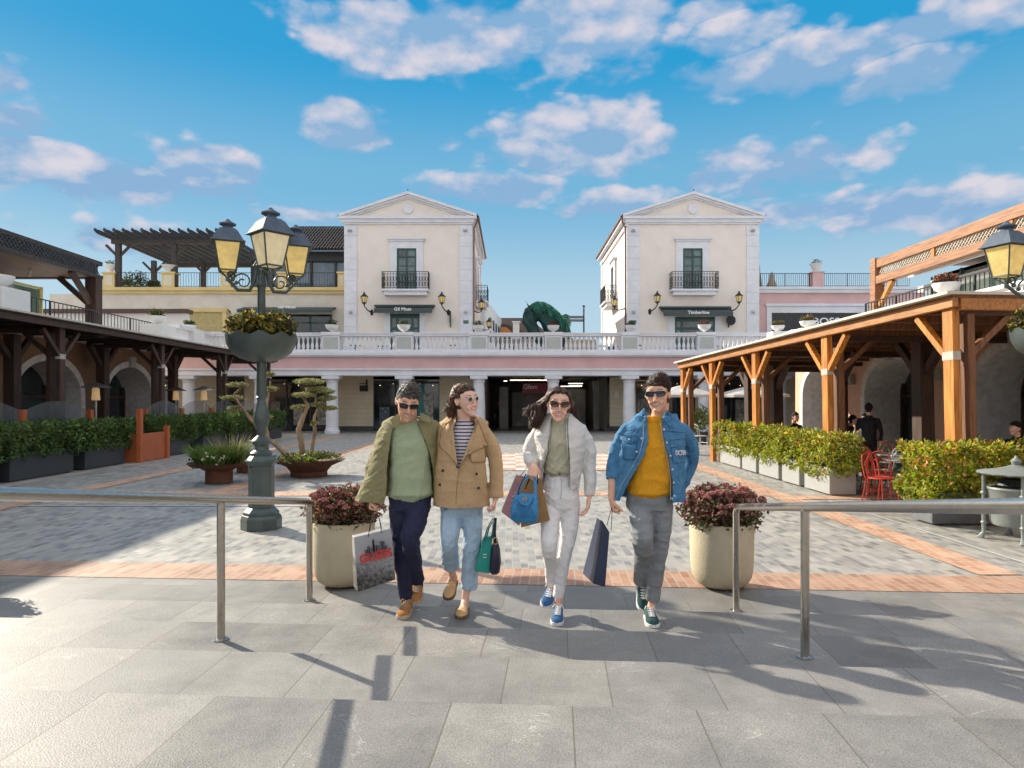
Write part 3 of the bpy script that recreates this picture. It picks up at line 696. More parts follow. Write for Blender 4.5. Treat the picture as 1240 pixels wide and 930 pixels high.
# ---- wall lanterns
def lantern_small(px, py, yw, side, label, along='y', xw=None):
    """bracket lantern whose glass centre shows at px,py; fixed to the wall yw"""
    d = yw-.55; c = P(px,py,d)
    t = thing('wall_lantern', label, 'lantern', c, 'wall lanterns on the towers')
    m = MB(); m.lathe([(.13,-.22),(.2,.12)],c,6); m.build('lamp_glass', lampglass, t)
    m = MB(); m.lathe([(.25,.12),(.24,.15),(.1,.28),(.05,.33),(.06,.37),(.02,.44)],c,6); m.lathe([(.05,-.36),(.06,-.3),(.15,-.25),(.14,-.21)],c,6)
    for k in range(6):
        a = 2*PI*k/6; m.bar((c.x+.135*math.cos(a),c.y+.135*math.sin(a),c.z-.22),(c.x+.205*math.cos(a),c.y+.205*math.sin(a),c.z+.12),.02,.02)
    m.build('lamp_cage', iron, t)
    m = MB(); w_ = V((c.x+side*.35, yw, c.z-.75)) if xw is None else V((xw, c.y+.2, c.z-.35))
    m.tube([c+V((0,0,-.34)), c+V((0,.0,-.42)), (c*.6+w_*.4)+V((0,0,-.34)), w_+V((0,-.1,0))], [.03,.03,.035,.045], 8)
    m.sphere(w_, (.1,.06,.2), 10); m.build('bracket', iron, t, smooth=True)
lantern_small(441,362,YT,1,'wall lantern left of the left tower awning')
lantern_small(535,362,YT,1,'wall lantern right of the left tower awning')
lantern_small(796,361,YT,-1,'wall lantern left of the right tower awning')
lantern_small(895,361,YT,-1,'wall lantern right of the right tower awning')
lantern_small(583,369,YT+1.2,1,'lantern on the lane side of the left tower, nearer one',xw=T(572))
lantern_small(592,392,YT+9,1,'lantern low on the lane wall beyond the left tower balcony',xw=T(572))
lantern_small(744,366,YT+.6,-1,'lantern on a long arm on the lane side of the right tower',xw=T(759))
for (px, lab) in ((545,'narrow dark bracket sign beside the right lantern of the left tower'),(884,'round hanging bracket sign under the right lantern of the right tower')):
    c = P(px,387,YT-.3); t = thing('bracket_sign', lab, 'sign', c)
    m = MB(); m.box(c.x-.03,c.x+.03,YT-.08,YT,c.z-.45,c.z+.55); m.box(c.x-.02,c.x+.02,YT-.6,YT-.05,c.z+.35,c.z+.4); m.build('bracket', iron, t)
    m = MB()
    if px > 600: m.prism([(c.x+.05+.28*math.cos(a),YT-.36,c.z-.05+.3*math.sin(a)) for a in [2*PI*k/18 for k in range(18)]],(0,.05,0))
    else: m.box(c.x-.02,c.x+.02,YT-.6,YT-.12,c.z-.2,c.z+.3)
    m.build('board', iron, t)

# ---- right wing (pink)
YW = 44.0
def W(px): return (px-620)/F*YW
def WZ(py): return CZ + (484-py)/F*YW
rw = thing('wing_building', 'low pink wing with white cornice and roof railing right of the towers', 'building', (W(1000),YW+3,TZ))
x0, x1 = W(919)-.2, W(1120)
m = MB(); m.box(x0,x1,YW,YW+9,TZ,WZ(355)); m.build('wall', pink, rw)
m = MB(); m.box(x0,x1,YW-.2,YW+.5,WZ(355),WZ(351)); m.box(x0,x1,YW-.3,YW+9.1,WZ(351),WZ(348)); m.build('cornice', white, rw, bevel=.01)
m = MB(); m.box(W(928),x1,YW-.1,YW,WZ(379),WZ(371)); m.box(W(926),x1,YW-.2,YW,WZ(371),WZ(368)); m.box(W(928),W(934),YW-.1,YW,TZ,WZ(379)); m.build('shop_surround', white, rw, bevel=.01)
m = MB(); m.box(W(934),x1,YW-.05,YW,TZ,WZ(379)); gg = m.build('shop_window', mat('black_shopfront',(.012,.014,.02),.2), rw)
text('lettering', 'BOSS', .62, signw, gg, (W(1000),YW-.06,WZ(389.5)), sx=1.25, wt=.012)
m = MB(); m.box(W(982),W(995),YW-.3,YW+.4,WZ(348),WZ(331)); m.box(W(981),W(996),YW-.36,YW+.46,WZ(331),WZ(329.5)); m.build('pier', pink, rw)
def railing(name, pts, H, parent, matl=iron, gap=.13, post=1.6, rail=.04):
    m = MB()
    for p, q in zip(pts, pts[1:]):
        p = V(p); q = V(q); L_ = (q-p).length; up = V((0,0,H))
        m.bar(p+up, q+up, rail, rail*.8); m.bar(p+V((0,0,.08)), q+V((0,0,.08)), rail*.7, rail*.6)
        n = max(1,int(L_/gap))
        for k in range(n+1):
            a = p+(q-p)*k/n; thick = .045 if k % max(1,int(post/gap)) == 0 else .018
            m.bar(a, a+up, thick, thick)
    return m.build(name, matl, parent)
railing('roof_railing', [(W(920),YW-.1,WZ(348)),(W(982),YW-.1,WZ(348))], .88, rw); railing('roof_railing', [(W(995),YW-.1,WZ(348)),(W(1100),YW-.1,WZ(348))], .88, rw)
for px, h in ((931,2.0),(949,1.3)):
    c = V((W(px)+.0,YW+2,WZ(348)+.0)); t = thing('folded_parasol', 'tall folded beige parasol on the pink wing roof' if px < 940 else 'shorter folded beige parasol on the pink wing roof', 'parasol', c)
    m = MB(); m.lathe([(.32,.1),(.30,.5),(.2,h*.6),(.14,h*.85),(.17,h*.88),(.04,h*1.02)], c, 14, rfun=lambda a,z: 1+.12*math.sin(a*5)); m.build('canopy', mat('beige_cloth',(.42,.34,.27),.9), t, smooth=True)
    m = MB(); m.tube([c,c+V((0,0,h*1.05))],.04,6); m.build('pole', dkmetal, t)
c = V((W(988.5),YW+.05,WZ(329.5))); t = thing('urn_planter','white urn on the pink pier of the wing roof','planter',c)
m = MB(); m.lathe([(.25,0),(.14,.1),(.3,.3),(.36,.5),(.4,.55),(.3,.52)],c,16); m.build('bowl', white2, t, smooth=True)
leaves('foliage', pts_ellipsoid(c+V((0,0,.62)),(.32,.32,.2),150,.3), .1, leafdk, t)

# ---- left wing (yellow)
lw = thing('wing_building', 'low cream and yellow wing with timber roof terrace left of the towers', 'building', (W(270),YW+3,TZ))
x0, x1 = W(60), W(419)
m = MB(); m.box(x0,x1,YW,YW+9,TZ,WZ(356)); m.build('wall', mat('cream_wing',(.70,.64,.55),.9,var=.05,scale=1.2,dirt=.1), lw)
m = MB(); m.box(W(122),x1,YW-.15,YW+9,WZ(356),WZ(352.5)); m.box(W(121),x1,YW-.28,YW+9.1,WZ(352.5),WZ(348.5)); m.build('cornice', yellow, lw, bevel=.01)
for a,b in ((127,141),(198,213),(269,281),(338,348),(410,419)):
    m = MB(); m.box(W(a),W(b),YW-.25,YW+.4,WZ(348.5),WZ(332)); m.box(W(a)-.06,W(b)+.06,YW-.31,YW+.46,WZ(332),WZ(330)); pr = m.build('pier', yellow, lw); 
    m = MB(); m.box(W(a)+.12,W(b)-.12,YW-.26,YW-.24,WZ(346),WZ(334)); m.build('pier_panel', yell2, pr)
for a,b in ((141,198),(213,269),(281,338),(348,410)): railing('roof_railing', [(W(a),YW-.1,WZ(348.5)),(W(b),YW-.1,WZ(348.5))], .95, lw, gap=.17)
# recessed yellow window
m = MB(); m.box(W(219),W(224),YW-.12,YW,WZ(401),WZ(375)); m.box(W(270),W(275),YW-.12,YW,WZ(401),WZ(375)); m.box(W(218),W(276),YW-.14,YW,WZ(378),WZ(373.5)); m.build('window_surround', yellow, lw, bevel=.01)
m = MB(); m.box(W(224),W(270),YW-.02,YW-.005,WZ(401),WZ(378)); m.build('shutter', mat('yellow_shutter',(.50,.40,.17),.7), lw)
m = MB(); m.box(W(300),W(402),YW-.05,YW,TZ,WZ(381)); so_ = m.build('shop_window', glass, lw)
m = MB()
for px in (300,325,352,376,401): m.box(W(px)-.06,W(px)+.06,YW-.1,YW-.05,TZ,WZ(382))
m.box(W(300),W(402),YW-.1,YW-.05,WZ(392),WZ(390)); m.build('frame', teal, so_)
def awning(a, b, ta, tb, par, mm_, out=1.0, txt=None):
    a, b = W(a), W(b); zt, zb = WZ(ta), WZ(tb); m = MB()
    m.prism([(a,YW,zt),(a,YW-out,zb+.2),(a,YW-out,zb),(a,YW-out+.05,zb),(a,YW-out+.06,zb+.15),(a,YW,zt-.1)], (b-a,0,0)); o = m.build('awning', mm_, par)
    if txt: text('lettering', txt, .30, signw, o, ((a+b)/2,YW-out*.55,zt*.45+zb*.55+.18), rot=(math.radians(55),0,0), sx=1.1, wt=.006)
awning(295,407,372,381,lw,awn,1.1,'Gil Muss')
awning(125,183,376,395,lw,navyc,1.2)
# roof terrace: glazed room with tiled lattice roof
m = MB(); m.box(W(290),W(419),YW+2.2,YW+8,WZ(348),WZ(309)); gr = m.build('glazed_room', glassb, lw)
m = MB()
for px in (290,316,340,365,396,418): m.box(W(px)-.07,W(px)+.07,YW+2.05,YW+2.2,WZ(348),WZ(309))
m.box(W(288),W(419),YW+1.9,YW+2.2,WZ(309),WZ(302)+.3); m.build('frame', dkmetal, gr)
m = MB(); m.prism([(W(330),YW+.9,WZ(300)),(W(419),YW+.9,WZ(300)),(W(419),YW+5,CZ+205/F*49),(W(330),YW+5,CZ+205/F*49)],(0,0,.15))
for k in range(23): x_ = W(330)+k*.21; m.bar((x_,YW+.6,WZ(301)+.1),(x_,YW+5,CZ+205/F*49+.2),.07,.16)
for k in range(9): f_ = k/8; m.bar((W(330),YW+.9+4.1*f_,WZ(300)*(1-f_)+(CZ+205/F*49)*f_+.24),(W(419),YW+.9+4.1*f_,WZ(300)*(1-f_)+(CZ+205/F*49)*f_+.24),.08,.1)
m.build('lattice_roof', dkwood, lw)
# timber pergola at the left end
pg = MB(); zt = WZ(289)
for k in range(14):
    x_ = W(132)+k*.58; pg.bar((x_,YW-1.2,zt+.15),(x_+.8,YW+7,zt-.3),.11,.26)
    pg.bar((x_-.02,YW-1.5,zt+.24),(x_,YW-1.15,zt+.1),.1,.18)
pgo = pg.build('rafter_deck', dkwood, lw)
m = MB(); m.box(W(136),W(290),YW-.15,YW+.1,zt-.35,zt-.1); m.build('beam', dkwood, lw); m = MB(); m.box(W(150),W(290),YW+5.5,YW+5.8,zt-.75,zt-.45); m.build('beam', dkwood, lw)
for px, dy in ((143,0),(211,0),(276,0),(186,5.5),(246,5.5)):
    x_ = (px-620)/F*(YW+dy); h0 = WZ(348.5)
    m = MB(); m.box(x_-.15,x_+.15,YW+dy-.1,YW+dy+.2,h0,zt-.3)
    for s_ in (-1,1): m.bar((x_,YW+dy+.05,zt-1.2),(x_+s_*.8,YW+dy+.05,zt-.4),.14,.14)
    m.build('post', dkwood, lw)
m = MB(); m.box(W(100),W(145),YW+6,YW+8,WZ(350),WZ(335)); m.build('far_room', walnut, lw)
for a in ((165,349,YW+3,34),(150,349,YW+4,18),(186,349,YW+3,16)):
    c = P(a[0],a[1],a[2]); t = thing('roof_shrub', {165:'wide green shrub on the yellow wing roof behind the railing',150:'small shrub left of the wide one on the yellow wing roof',186:'small shrub right of the wide one on the yellow wing roof'}[a[0]], 'shrub', c)
    r = a[3]/2/F*a[2]; leaves('foliage', pts_ellipsoid(c+V((0,0,r*.5)),(r,r*.7,r*.7),700,.2), .16, leafdk, t); m = MB(); m.lathe([(.2,-.2),(.25,.1)],c,10); m.build('pot', walnut, t)
c = V((W(134),YW,WZ(330))); t = thing('urn_planter','white urn on the first yellow pier of the left wing','planter',c); m = MB(); m.lathe([(.2,0),(.14,.1),(.3,.3),(.36,.5),(.3,.52)],c,16); m.build('bowl', white2, t, smooth=True); leaves('foliage', pts_ellipsoid(c+V((0,0,.6)),(.32,.32,.2),150,.3), .1, leafdk, t)
c = V((W(205),YW,WZ(330))); t = thing('urn_planter','white urn on the second yellow pier under the timber rafters','planter',c); m = MB(); m.lathe([(.2,0),(.14,.1),(.3,.25),(.45,.4),(.5,.45),(.3,.42)],c,16); m.build('bowl', white2, t, smooth=True); leaves('foliage', pts_ellipsoid(c+V((0,0,.5)),(.4,.4,.08),120,.3), .08, leafdk, t)

# ---- in the gap: far houses, horse sculpture, signpost
fb = thing('lane_building', 'white building with square windows beyond the left tower', 'building', (-3.4,60,TZ))
m = MB(); x_ = (607-620)/F*60
xo = T(572)
m.prism([(-2.1,YT+12.2,TZ),(-2.1,YT+12.2,TZ+5.6),(-1.05,68,TZ+5.6),(-1.05,68,TZ)],(-5,0,0)); m.build('wall', white2, fb)
wd = V((1.05,68-54.2,0)).normalized()
for k in range(4):
    p = V((-2.1,54.2,0))+wd*(3+k*2.4)
    for z in (TZ+2.9,TZ+4.1):
        m = MB(); m.bar(p+V((.02,0,z)),p+wd*1.1+V((.02,0,z)),.06,.9); m.build('window', glassb, fb)
rf = thing('low_roof_building', 'low building with dark brown roof behind the horse sculpture', 'building', (P(630,400,70)))
a, b = P(606,385,70), P(640,385,70); c2, d2 = P(656,405,66), P(606,405,66)
m = MB(); m.add([a,b,P(668,407,64),P(606,407,64),a+V((0,.5,-.3)),b+V((0,.5,-.3))],[(0,1,2,3)][:1]); 
m.prism([a,b,P(668,407,64),P(606,407,64)],(0,.3,-.25)); m.build('roof', tile, rf)
m = MB(); q = P(606,407,66); q2 = P(668,407,66); m.box(q.x,q2.x,66,72,TZ,q.z-.3); m.build('wall', white2, rf)
m = MB(); q = P(625,395,64); m.box(q.x-.3,q.x+.3,63.6,64.1,q.z-1.2,q.z+.3); m.box(q.x-.4,q.x+.4,63.5,64.2,q.z+.3,q.z+.42); m.build('chimney', white2, rf)
q = P(612,400,60); t = thing('orange_awning','small orange canopy showing above the balustrade beside the white lane building','canopy',q)
m = MB(); m.prism([P(606,396,60),P(613,396,60),P(622,404,60),P(606,404,60)],(0,1.5,0)); m.build('cloth', mat('orange_cloth',(.5,.2,.06),.9), t)
# beige garden wall seen between the balusters
m = MB(); q = P(640,412,47); q2 = P(722,412,47); m.box(q.x+2.6,q2.x,47,47.3,TZ,P(0,411,47).z); tag(m.build('planter_wall', mat('beige_stone',(.5,.42,.33),.9), None), 'low beige wall seen through the balusters in the gap', 'wall')
# more life on the terrace: tables and chairs legs showing between the balusters
for k,(px,w_) in enumerate(((430,18),(462,14),(500,26),(548,22),(610,30),(622,16),(640,20),(730,12),(742,10),(770,20),(875,24),(905,18))):
    q = P(px,425,39.5+k%3*.5); t = thing('terrace_table', 'dark terrace table behind the balustrade, number %d from the left of those glimpsed between the balusters' % (k+1) if False else ['dark terrace table behind the balusters at the left tower pilaster','dark terrace table between left tower pilaster and door','dark terrace table in front of the left tower door','dark terrace table right of the left tower door','dark terrace table left in the gap, under the brown roof','dark terrace table under the chimney in the gap','dark terrace table under the horse sculpture','dark terrace table just right of the signpost','dark terrace table left of the right tower lantern','dark terrace table at the right tower corner','dark terrace table right of the right tower shop door','dark terrace table behind the balusters near the round bracket sign'][k], 'table', (q.x,q.y,TZ), 'tables glimpsed on the terrace')
    m = MB(); m.lathe([(.35,.72),(.35,.75)],(q.x,q.y,TZ),12); m.build('tabletop', dkmetal, t)
    m = MB(); m.tube([(q.x,q.y,TZ),(q.x,q.y,TZ+.72)],.04,6); m.lathe([(.28,0),(.05,.05)],(q.x,q.y,TZ),10); m.build('pedestal', dkmetal, t)
# signpost
q = P(707,405,45); t = thing('signpost','dark signpost with two stacked arms pointing left in the gap','signpost',(q.x,q.y,TZ))
m = MB(); m.tube([(q.x,q.y,TZ),(q.x,q.y,P(0,373,45).z)],.05,8); m.sphere((q.x,q.y,P(0,371,45).z),.09,8); m.build('pole', dkmetal, t)
for (ya,yb_) in ((382.5,385.5),(386.5,389.5)):
    m = MB(); m.box(P(688,0,45).x,q.x,45.0,45.06,P(0,yb_,45).z,P(0,ya,45).z); m.build('sign_arm', mat('sign_grey',(.16,.17,.18),.5), t)

# ---- side ranges: salmon (right) and tan (left) ground floors with arches
def arch_wall(xw, sgn, ys, wdt, springz, y0, y1, top, wm, label, floor2):
    """wall standing at x=xw facing the square; sgn=+1 when the building lies at larger x"""
    t = thing('side_building', label, 'building', (xw+sgn*3,(y0+y1)/2,0))
    # wall with arched openings: built from strips
    ys = sorted(ys); edges = [y0]
    m = MB(); th = .5*sgn
    def bxx(a,b,z0,z1): m.box(min(xw,xw+th),max(xw,xw+th),a,b,z0,z1)
    prev = y0
    for yc_ in ys:
        a, b = yc_-wdt/2, yc_+wdt/2; bxx(prev,a,0,top); prev = b
        n = 14; R_ = wdt/2
        for k in range(n):
            t0, t1 = PI*k/n, PI*(k+1)/n
            ya, yb_ = yc_-R_*math.cos(t0), yc_-R_*math.cos(t1); za, zb = springz+R_*.72*math.sin(t0), springz+R_*.72*math.sin(t1)
            m.prism([(xw,ya,za),(xw,yb_,zb),(xw,yb_,top),(xw,ya,top)],(th,0,0))
    bxx(prev,y1,0,top); m.build('wall', wm, t)
    for yc_ in ys:
        R_ = wdt/2
        m = MB(); path = [(yc_-R_,0)]+[(yc_-R_*math.cos(PI*k/16),springz+R_*.72*math.sin(PI*k/16)) for k in range(17)]+[(yc_+R_,0)]
        out = [(yc_-R_-.22,0)]+[(yc_-(R_+.22)*math.cos(PI*k/16),springz+(R_*.72+.22)*math.sin(PI*k/16)) for k in range(17)]+[(yc_+R_+.22,0)]
        for i in range(len(path)-1):
            m.prism([(xw-.06*sgn,*path[i]),(xw-.06*sgn,*path[i+1]),(xw-.06*sgn,*out[i+1]),(xw-.06*sgn,*out[i])],(.06*sgn,0,0))
        m.build('arch_surround', mat('arch_plaster',(.76,.72,.70),.85,dirt=.1), t)
        m = MB()   # reveal lining
        for i in range(len(path)-1):
            p_, q_ = path[i], path[i+1]
            ip = lambda u: (yc_+(u[0]-yc_)*.99, u[1] if u[1]<springz+.01 else springz+(u[1]-springz)*.985)
            a_, b_ = ip(p_), ip(q_); m.add([(xw-.03*sgn,*a_),(xw-.03*sgn,*b_),(xw+1.1*sgn,*b_),(xw+1.1*sgn,*a_)],[(0,1,2,3)])
        m.build('arch_reveal', mat('reveal_plaster',(.64,.62,.62),.85), t)
        m = MB(); m.prism([(xw-.16*sgn,yc_-.15,springz+R_*.72-.02),(xw-.16*sgn,yc_+.15,springz+R_*.72-.02),(xw-.16*sgn,yc_+.22,springz+R_*.72+.4),(xw-.16*sgn,yc_-.22,springz+R_*.72+.4)],(.18*sgn,0,0)); m.build('keystone', stone, t, bevel=.02)
        m = MB(); m.box(min(xw+1.1*sgn,xw+1.15*sgn),max(xw+1.1*sgn,xw+1.15*sgn),yc_-R_-.1,yc_+R_+.1,0,top); wo = m.build('arch_window', glass, t)
        m = MB()
        for yy in (yc_-R_+.02,yc_-.05,yc_+R_-.1): m.box(min(xw+1.0*sgn,xw+1.1*sgn),max(xw+1.0*sgn,xw+1.1*sgn),yy,yy+.09,0,top-.5)
        m.box(min(xw+1.0*sgn,xw+1.1*sgn),max(xw+1.0*sgn,xw+1.1*sgn),yc_-R_,yc_+R_,springz-.1,springz); m.build('window_frame', walnut, wo)
    m = MB(); m.box(min(xw,xw+9*sgn),max(xw,xw+9*sgn),y1-.002,y1+.3,0,top); m.box(min(xw+.5*sgn,xw+9*sgn),max(xw+.5*sgn,xw+9*sgn),y0,y1,top-.2,top); m.build('end_wall', wm, t)
    return t
sr = arch_wall(10.5, 1, [9.6,14.1,18.9,23.2], 2.7, 1.95, -4, 25.0, 3.7, salmon, 'salmon building with white arches behind the orange pergola', None)
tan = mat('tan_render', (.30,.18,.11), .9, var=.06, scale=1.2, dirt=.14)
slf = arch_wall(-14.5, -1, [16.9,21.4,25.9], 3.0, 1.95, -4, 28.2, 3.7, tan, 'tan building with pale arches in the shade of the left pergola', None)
for yy in (16.6,21.0):
    m = MB(); m.box(10.32,10.5,yy-.13,yy+.13,2.25,2.55); m.build('wall_speaker', mat('speaker_grey',(.35,.34,.30),.6), sr, bevel=.02)
# upper floor right: terrace slab, parapet, wall, glazing, lattice canopy
m = MB(); m.box(10.3,30,-4,25.2,3.7,3.95); m.build('terrace_slab', white2, sr)
m = MB(); m.box(10.3,10.75,-4,25.2,3.95,4.12); m.box(10.2,10.85,-4,25.2,4.12,4.2)
m.build('parapet', white, sr, bevel=.01)
gc = mat('pale_green_panel', (.45,.55,.48), .6, var=.06)
m = MB(); m.box(13.0,13.2,-4,21.2,3.95,5.6)
m.build('upper_wall', gc, sr)
m = MB()
for k in range(20): yy = 20.9-k*1.25; m.box(12.92,13.0,yy,yy+.06,3.95,5.6)
m.build('panel_mullion', mat('mullion_green',(.22,.30,.27),.6), sr)
m = MB(); m.box(12.6,12.99,-4,21.2,5.12,5.3); m.build('roller_blind', white2, sr)
m = MB(); m.box(13,24,-4,21.2,5.5,5.6); m.build('upper_roof', soffit, sr)
XU = 11.5; YE = 21.4
can = thing('lattice_canopy', 'orange timber canopy frame with pale lattice on the upper right terrace', 'canopy', (XU,YE,3.95))
m = MB(); m.box(XU-.1,XU+.12,-4,YE,5.92,6.2); m.build('top_beam', brwood, can, bevel=.01)
m = MB(); m.box(XU-.12,XU+.12,-4,YE,5.42,5.66); m.build('lower_beam', brwood, can, bevel=.01)
m = MB(); m.box(XU-.14,XU+.16,YE-.02,YE+.28,3.95,6.24); m.build('end_post', brwood, can, bevel=.01)
m = MB(); m.bar((XU,YE-.1,4.75),(XU,YE-.8,5.42),.13,.13,up=(1,0,0)); m.build('brace', orwood, can)
yy = YE-2.9
while yy > -4: m = MB(); m.box(XU-.07,XU+.07,yy,yy+.14,5.66,5.92); m.build('lattice_stud', orwood, can); yy -= 2.9
m = MB(); yy = YE
while yy > -4:
    m.bar((XU-.02,yy,5.66),(XU-.02,yy-.26,5.92),.022,.022,up=(1,0,0)); m.bar((XU+.02,yy-.26,5.66),(XU+.02,yy,5.92),.022,.022,up=(1,0,0)); yy -= .13
m.build('lattice', mat('pale_lattice',(.62,.58,.50),.7), can)
m = MB(); m.box(XU+.12,XU+9,-4,YE,6.0,6.1); m.build('canopy_roof', soffit, can)
m = MB(); m.box(XU+.9,XU+1.0,-4,YE,5.62,5.72); m.box(XU+.4,XU+.45,-4,YE,5.55,5.62); m.build('blind_rail', white2, can)
rl = thing('terrace_railing', 'black bar railing along the upper right terrace', 'railing', (10.65,10,4.2))
railing('bars', [(10.62,20.5,4.18),(10.62,-3,4.18)], .5, rl, gap=.16)
for (px,py,wp,y_,lab,lm) in ((1146,358,31,16.2,'large white bowl planter with orange flowers on the right parapet above the pergola',leafred),(978,398,19,24.6,'white bowl planter on the right parapet, nearer of the two beside the shop sign',leafol),(942,402,16,29.0,'white bowl planter right of the right tower at the start of the side parapet',leafol)):
    c = P(px,py,y_); 
    ty = 4.2
    t = thing('bowl_planter', lab, 'planter', (c.x,c.y,ty), 'white bowl planters on the side parapets')
    m = MB(); zb = c.z; r = wp/2/F*y_
    m.prism([(c.x-.35,c.y-.35,ty-.4),(c.x+.35,c.y-.35,ty-.4),(c.x+.35,c.y+.35,ty-.4),(c.x-.35,c.y+.35,ty-.4)],(0,0,zb-ty+.4)); m.build('pedestal', white2, t, bevel=.02)
    m = MB(); m.lathe([(r*.35,0),(r*.3,r*.15),(r*.8,r*.45),(r*1.0,r*.85),(r*1.0,r*.95),(r*.88,r*.9)],(c.x,c.y,zb),24); m.build('bowl', white2, t, smooth=True)
    leaves('foliage', pts_ellipsoid((c.x,c.y,zb+r*1.2),(r*.95,r*.95,r*.45),420,.2), .075, lm, t)
    o = leaves('flowers', pts_ellipsoid((c.x,c.y,zb+r*1.35),(r*.9,r*.9,r*.4),60,.6), .07, mat('orange_petals',(.6,.22,.03),.6,island=.3), t)
# parapet linking right range with the back balustrade
m = MB(); m.bar((10.55,25.2,4.05),(12.6,36.2,4.05),.4,.7); tag(m.build('link_parapet', white, None), 'white curved parapet linking the right range to the balustrade', 'parapet')
m = MB(); m.prism([(10.6,25.2,3.3),(12.7,36,3.3),(30,36,3.3),(30,25.2,3.3)],(0,0,.4)); struct('side_terrace', m, white2)

# upper floor left
m = MB(); m.box(-30,-14.2,-4,28.2,3.7,3.9); m.build('terrace_slab', white2, slf)
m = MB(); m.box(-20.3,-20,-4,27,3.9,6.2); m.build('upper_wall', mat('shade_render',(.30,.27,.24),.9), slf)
m = MB(); m.box(-24,-16.2,34,34.3,3.9,6.1); m.build('upper_end_wall', white2, slf)
m = MB(); m.box(-24,-16.1,33.8,34.5,6.1,6.3); m.build('end_wall_coping', tile, slf)
c_ = thing('lattice_canopy', 'dark timber canopy with grey lattice fascia on the upper left terrace', 'canopy', (-15.2,25,3.9))
m = MB(); m.box(-15.3,-15.1,-4,25.2,6.72,6.87); m.box(-15.32,-15.08,-4,25.2,6.24,6.36); m.box(-20,-15.3,25.0,25.2,6.24,6.87); m.build('fascia_beam', dkwood, c_, bevel=.01)
m = MB(); m.box(-15.2,-15.16,-4,25.0,6.36,6.72); m.build('fascia_board', dkwood, c_)
m = MB(); yy = 25.0
while yy > 3:
    m.bar((-15.10,yy,6.36),(-15.10,yy-.36,6.72),.025,.025,up=(1,0,0)); m.bar((-15.13,yy-.36,6.36),(-15.13,yy,6.72),.025,.025,up=(1,0,0)); yy -= .18
m.build('lattice', mat('lattice_bluegrey',(.09,.10,.12),.7), c_)
m = MB(); m.box(-20,-15.32,-4,25.0,6.28,6.34); m.build('soffit', mat('soffit_brown',(.16,.085,.05),.6,var=.3,scale=2,stretch=(9,.5,1)), c_)
for (x_,y_) in ((-15.25,24.9),(-15.25,14.5),(-15.25,6),(-19.5,24.9)):
    m = MB(); m.box(x_-.2,x_+.2,y_-.2,y_+.2,3.9,6.24); m.build('post', walnut, c_, bevel=.01)
m = MB(); m.bar((-15.25,24.7,5.3),(-15.25,23.6,6.24),.16,.16,up=(1,0,0)); m.bar((-15.45,24.9,5.3),(-16.5,24.9,6.24),.16,.16,up=(0,1,0)); m.build('brace', walnut, c_)
m = MB()
for k in range(8): m.lathe([(.05,0),(.05,.2)],(-16.6-(k%2)*1.2,23.5-k*1.7,6.05),8)
m.build('ceiling_spot', mat('spot_cream',(.6,.55,.42),.5), c_)
rl = thing('terrace_railing', 'dark bar railing along the upper left terrace', 'railing', (-14.3,18,3.9))
railing('bars', [(-14.3,27.8,3.9),(-14.3,5,3.9)], .95, rl, matl=mat('slate_paint',(.035,.04,.06),.5), gap=.2, post=2.4)
m = MB()
for k in range(3): y_ = 20.2+k*1.7; m.box(-16.4,-16.3,y_,y_+.14,3.9,5.7)
m.box(-16.39,-16.31,20.34,23.6,5.62,5.69)
gk = thing('glass_kiosk','yellow framed glass screen on the upper left terrace','glass screen',(-16.4,21,3.9)); m.build('frame', mat('yellow_frame',(.72,.62,.22),.6), gk)
m = MB(); m.box(-16.37,-16.34,20.3,23.6,3.95,5.6); m.build('pane', mat('green_glass',(.14,.20,.15),.1,spec=.8), gk)
for (px,py,wp,y_,lab) in ((-2,350,34,17.9,'large white bowl on a pedestal at the left edge of the photo'),(190,394,23,26.8,'white bowl planter with yellow green plants on the left terrace corner'),(229,402,17,31.5,'smaller white bowl planter left of the street lamp bowl')):
    c = P(px,py,y_); t = thing('bowl_planter', lab, 'planter', (c.x,c.y,3.9), 'white bowl planters on the side parapets'); r = wp/2/F*y_
    m = MB(); m.box(c.x-.5,c.x+.5,c.y-.5,c.y+.5,3.9,c.z); m.build('pedestal', white2, t, bevel=.03)
    m = MB(); m.lathe([(r*.35,0),(r*.3,r*.15),(r*.8,r*.45),(r*1.0,r*.85),(r*1.0,r*.95),(r*.88,r*.9)],(c.x,c.y,c.z),24); m.build('bowl', white2, t, smooth=True)
    if px > 0: leaves('foliage', pts_ellipsoid((c.x,c.y,c.z+r*1.25),(r*.8,r*.8,r*.4),300,.2), .10, leafol, t)
# left link parapet with balusters
lk = thing('link_balustrade','short white balustrade turning from the left terrace to the back of the square','balustrade',(-14.5,32,4.0))
a, b = V((-14.0,28.3,0)), V((-15.9,36.0,0))
m = MB(); m.bar(a+V((0,0,4.86)),b+V((0,0,5.2)),.4,.14); m.bar(a+V((0,0,4.05)),b+V((0,0,4.3)),.4,.3); m.build('rail', white, lk)
m = MB()
for k in range(26):
    p = a+(b-a)*(k+.5)/26; z0 = 4.2+.24*(k/26); m.lathe([(.06,0),(.085,.15),(.045,.35),(.06,.6)],(p.x,p.y,z0),10)
m.build('balusters', white, lk, smooth=True)
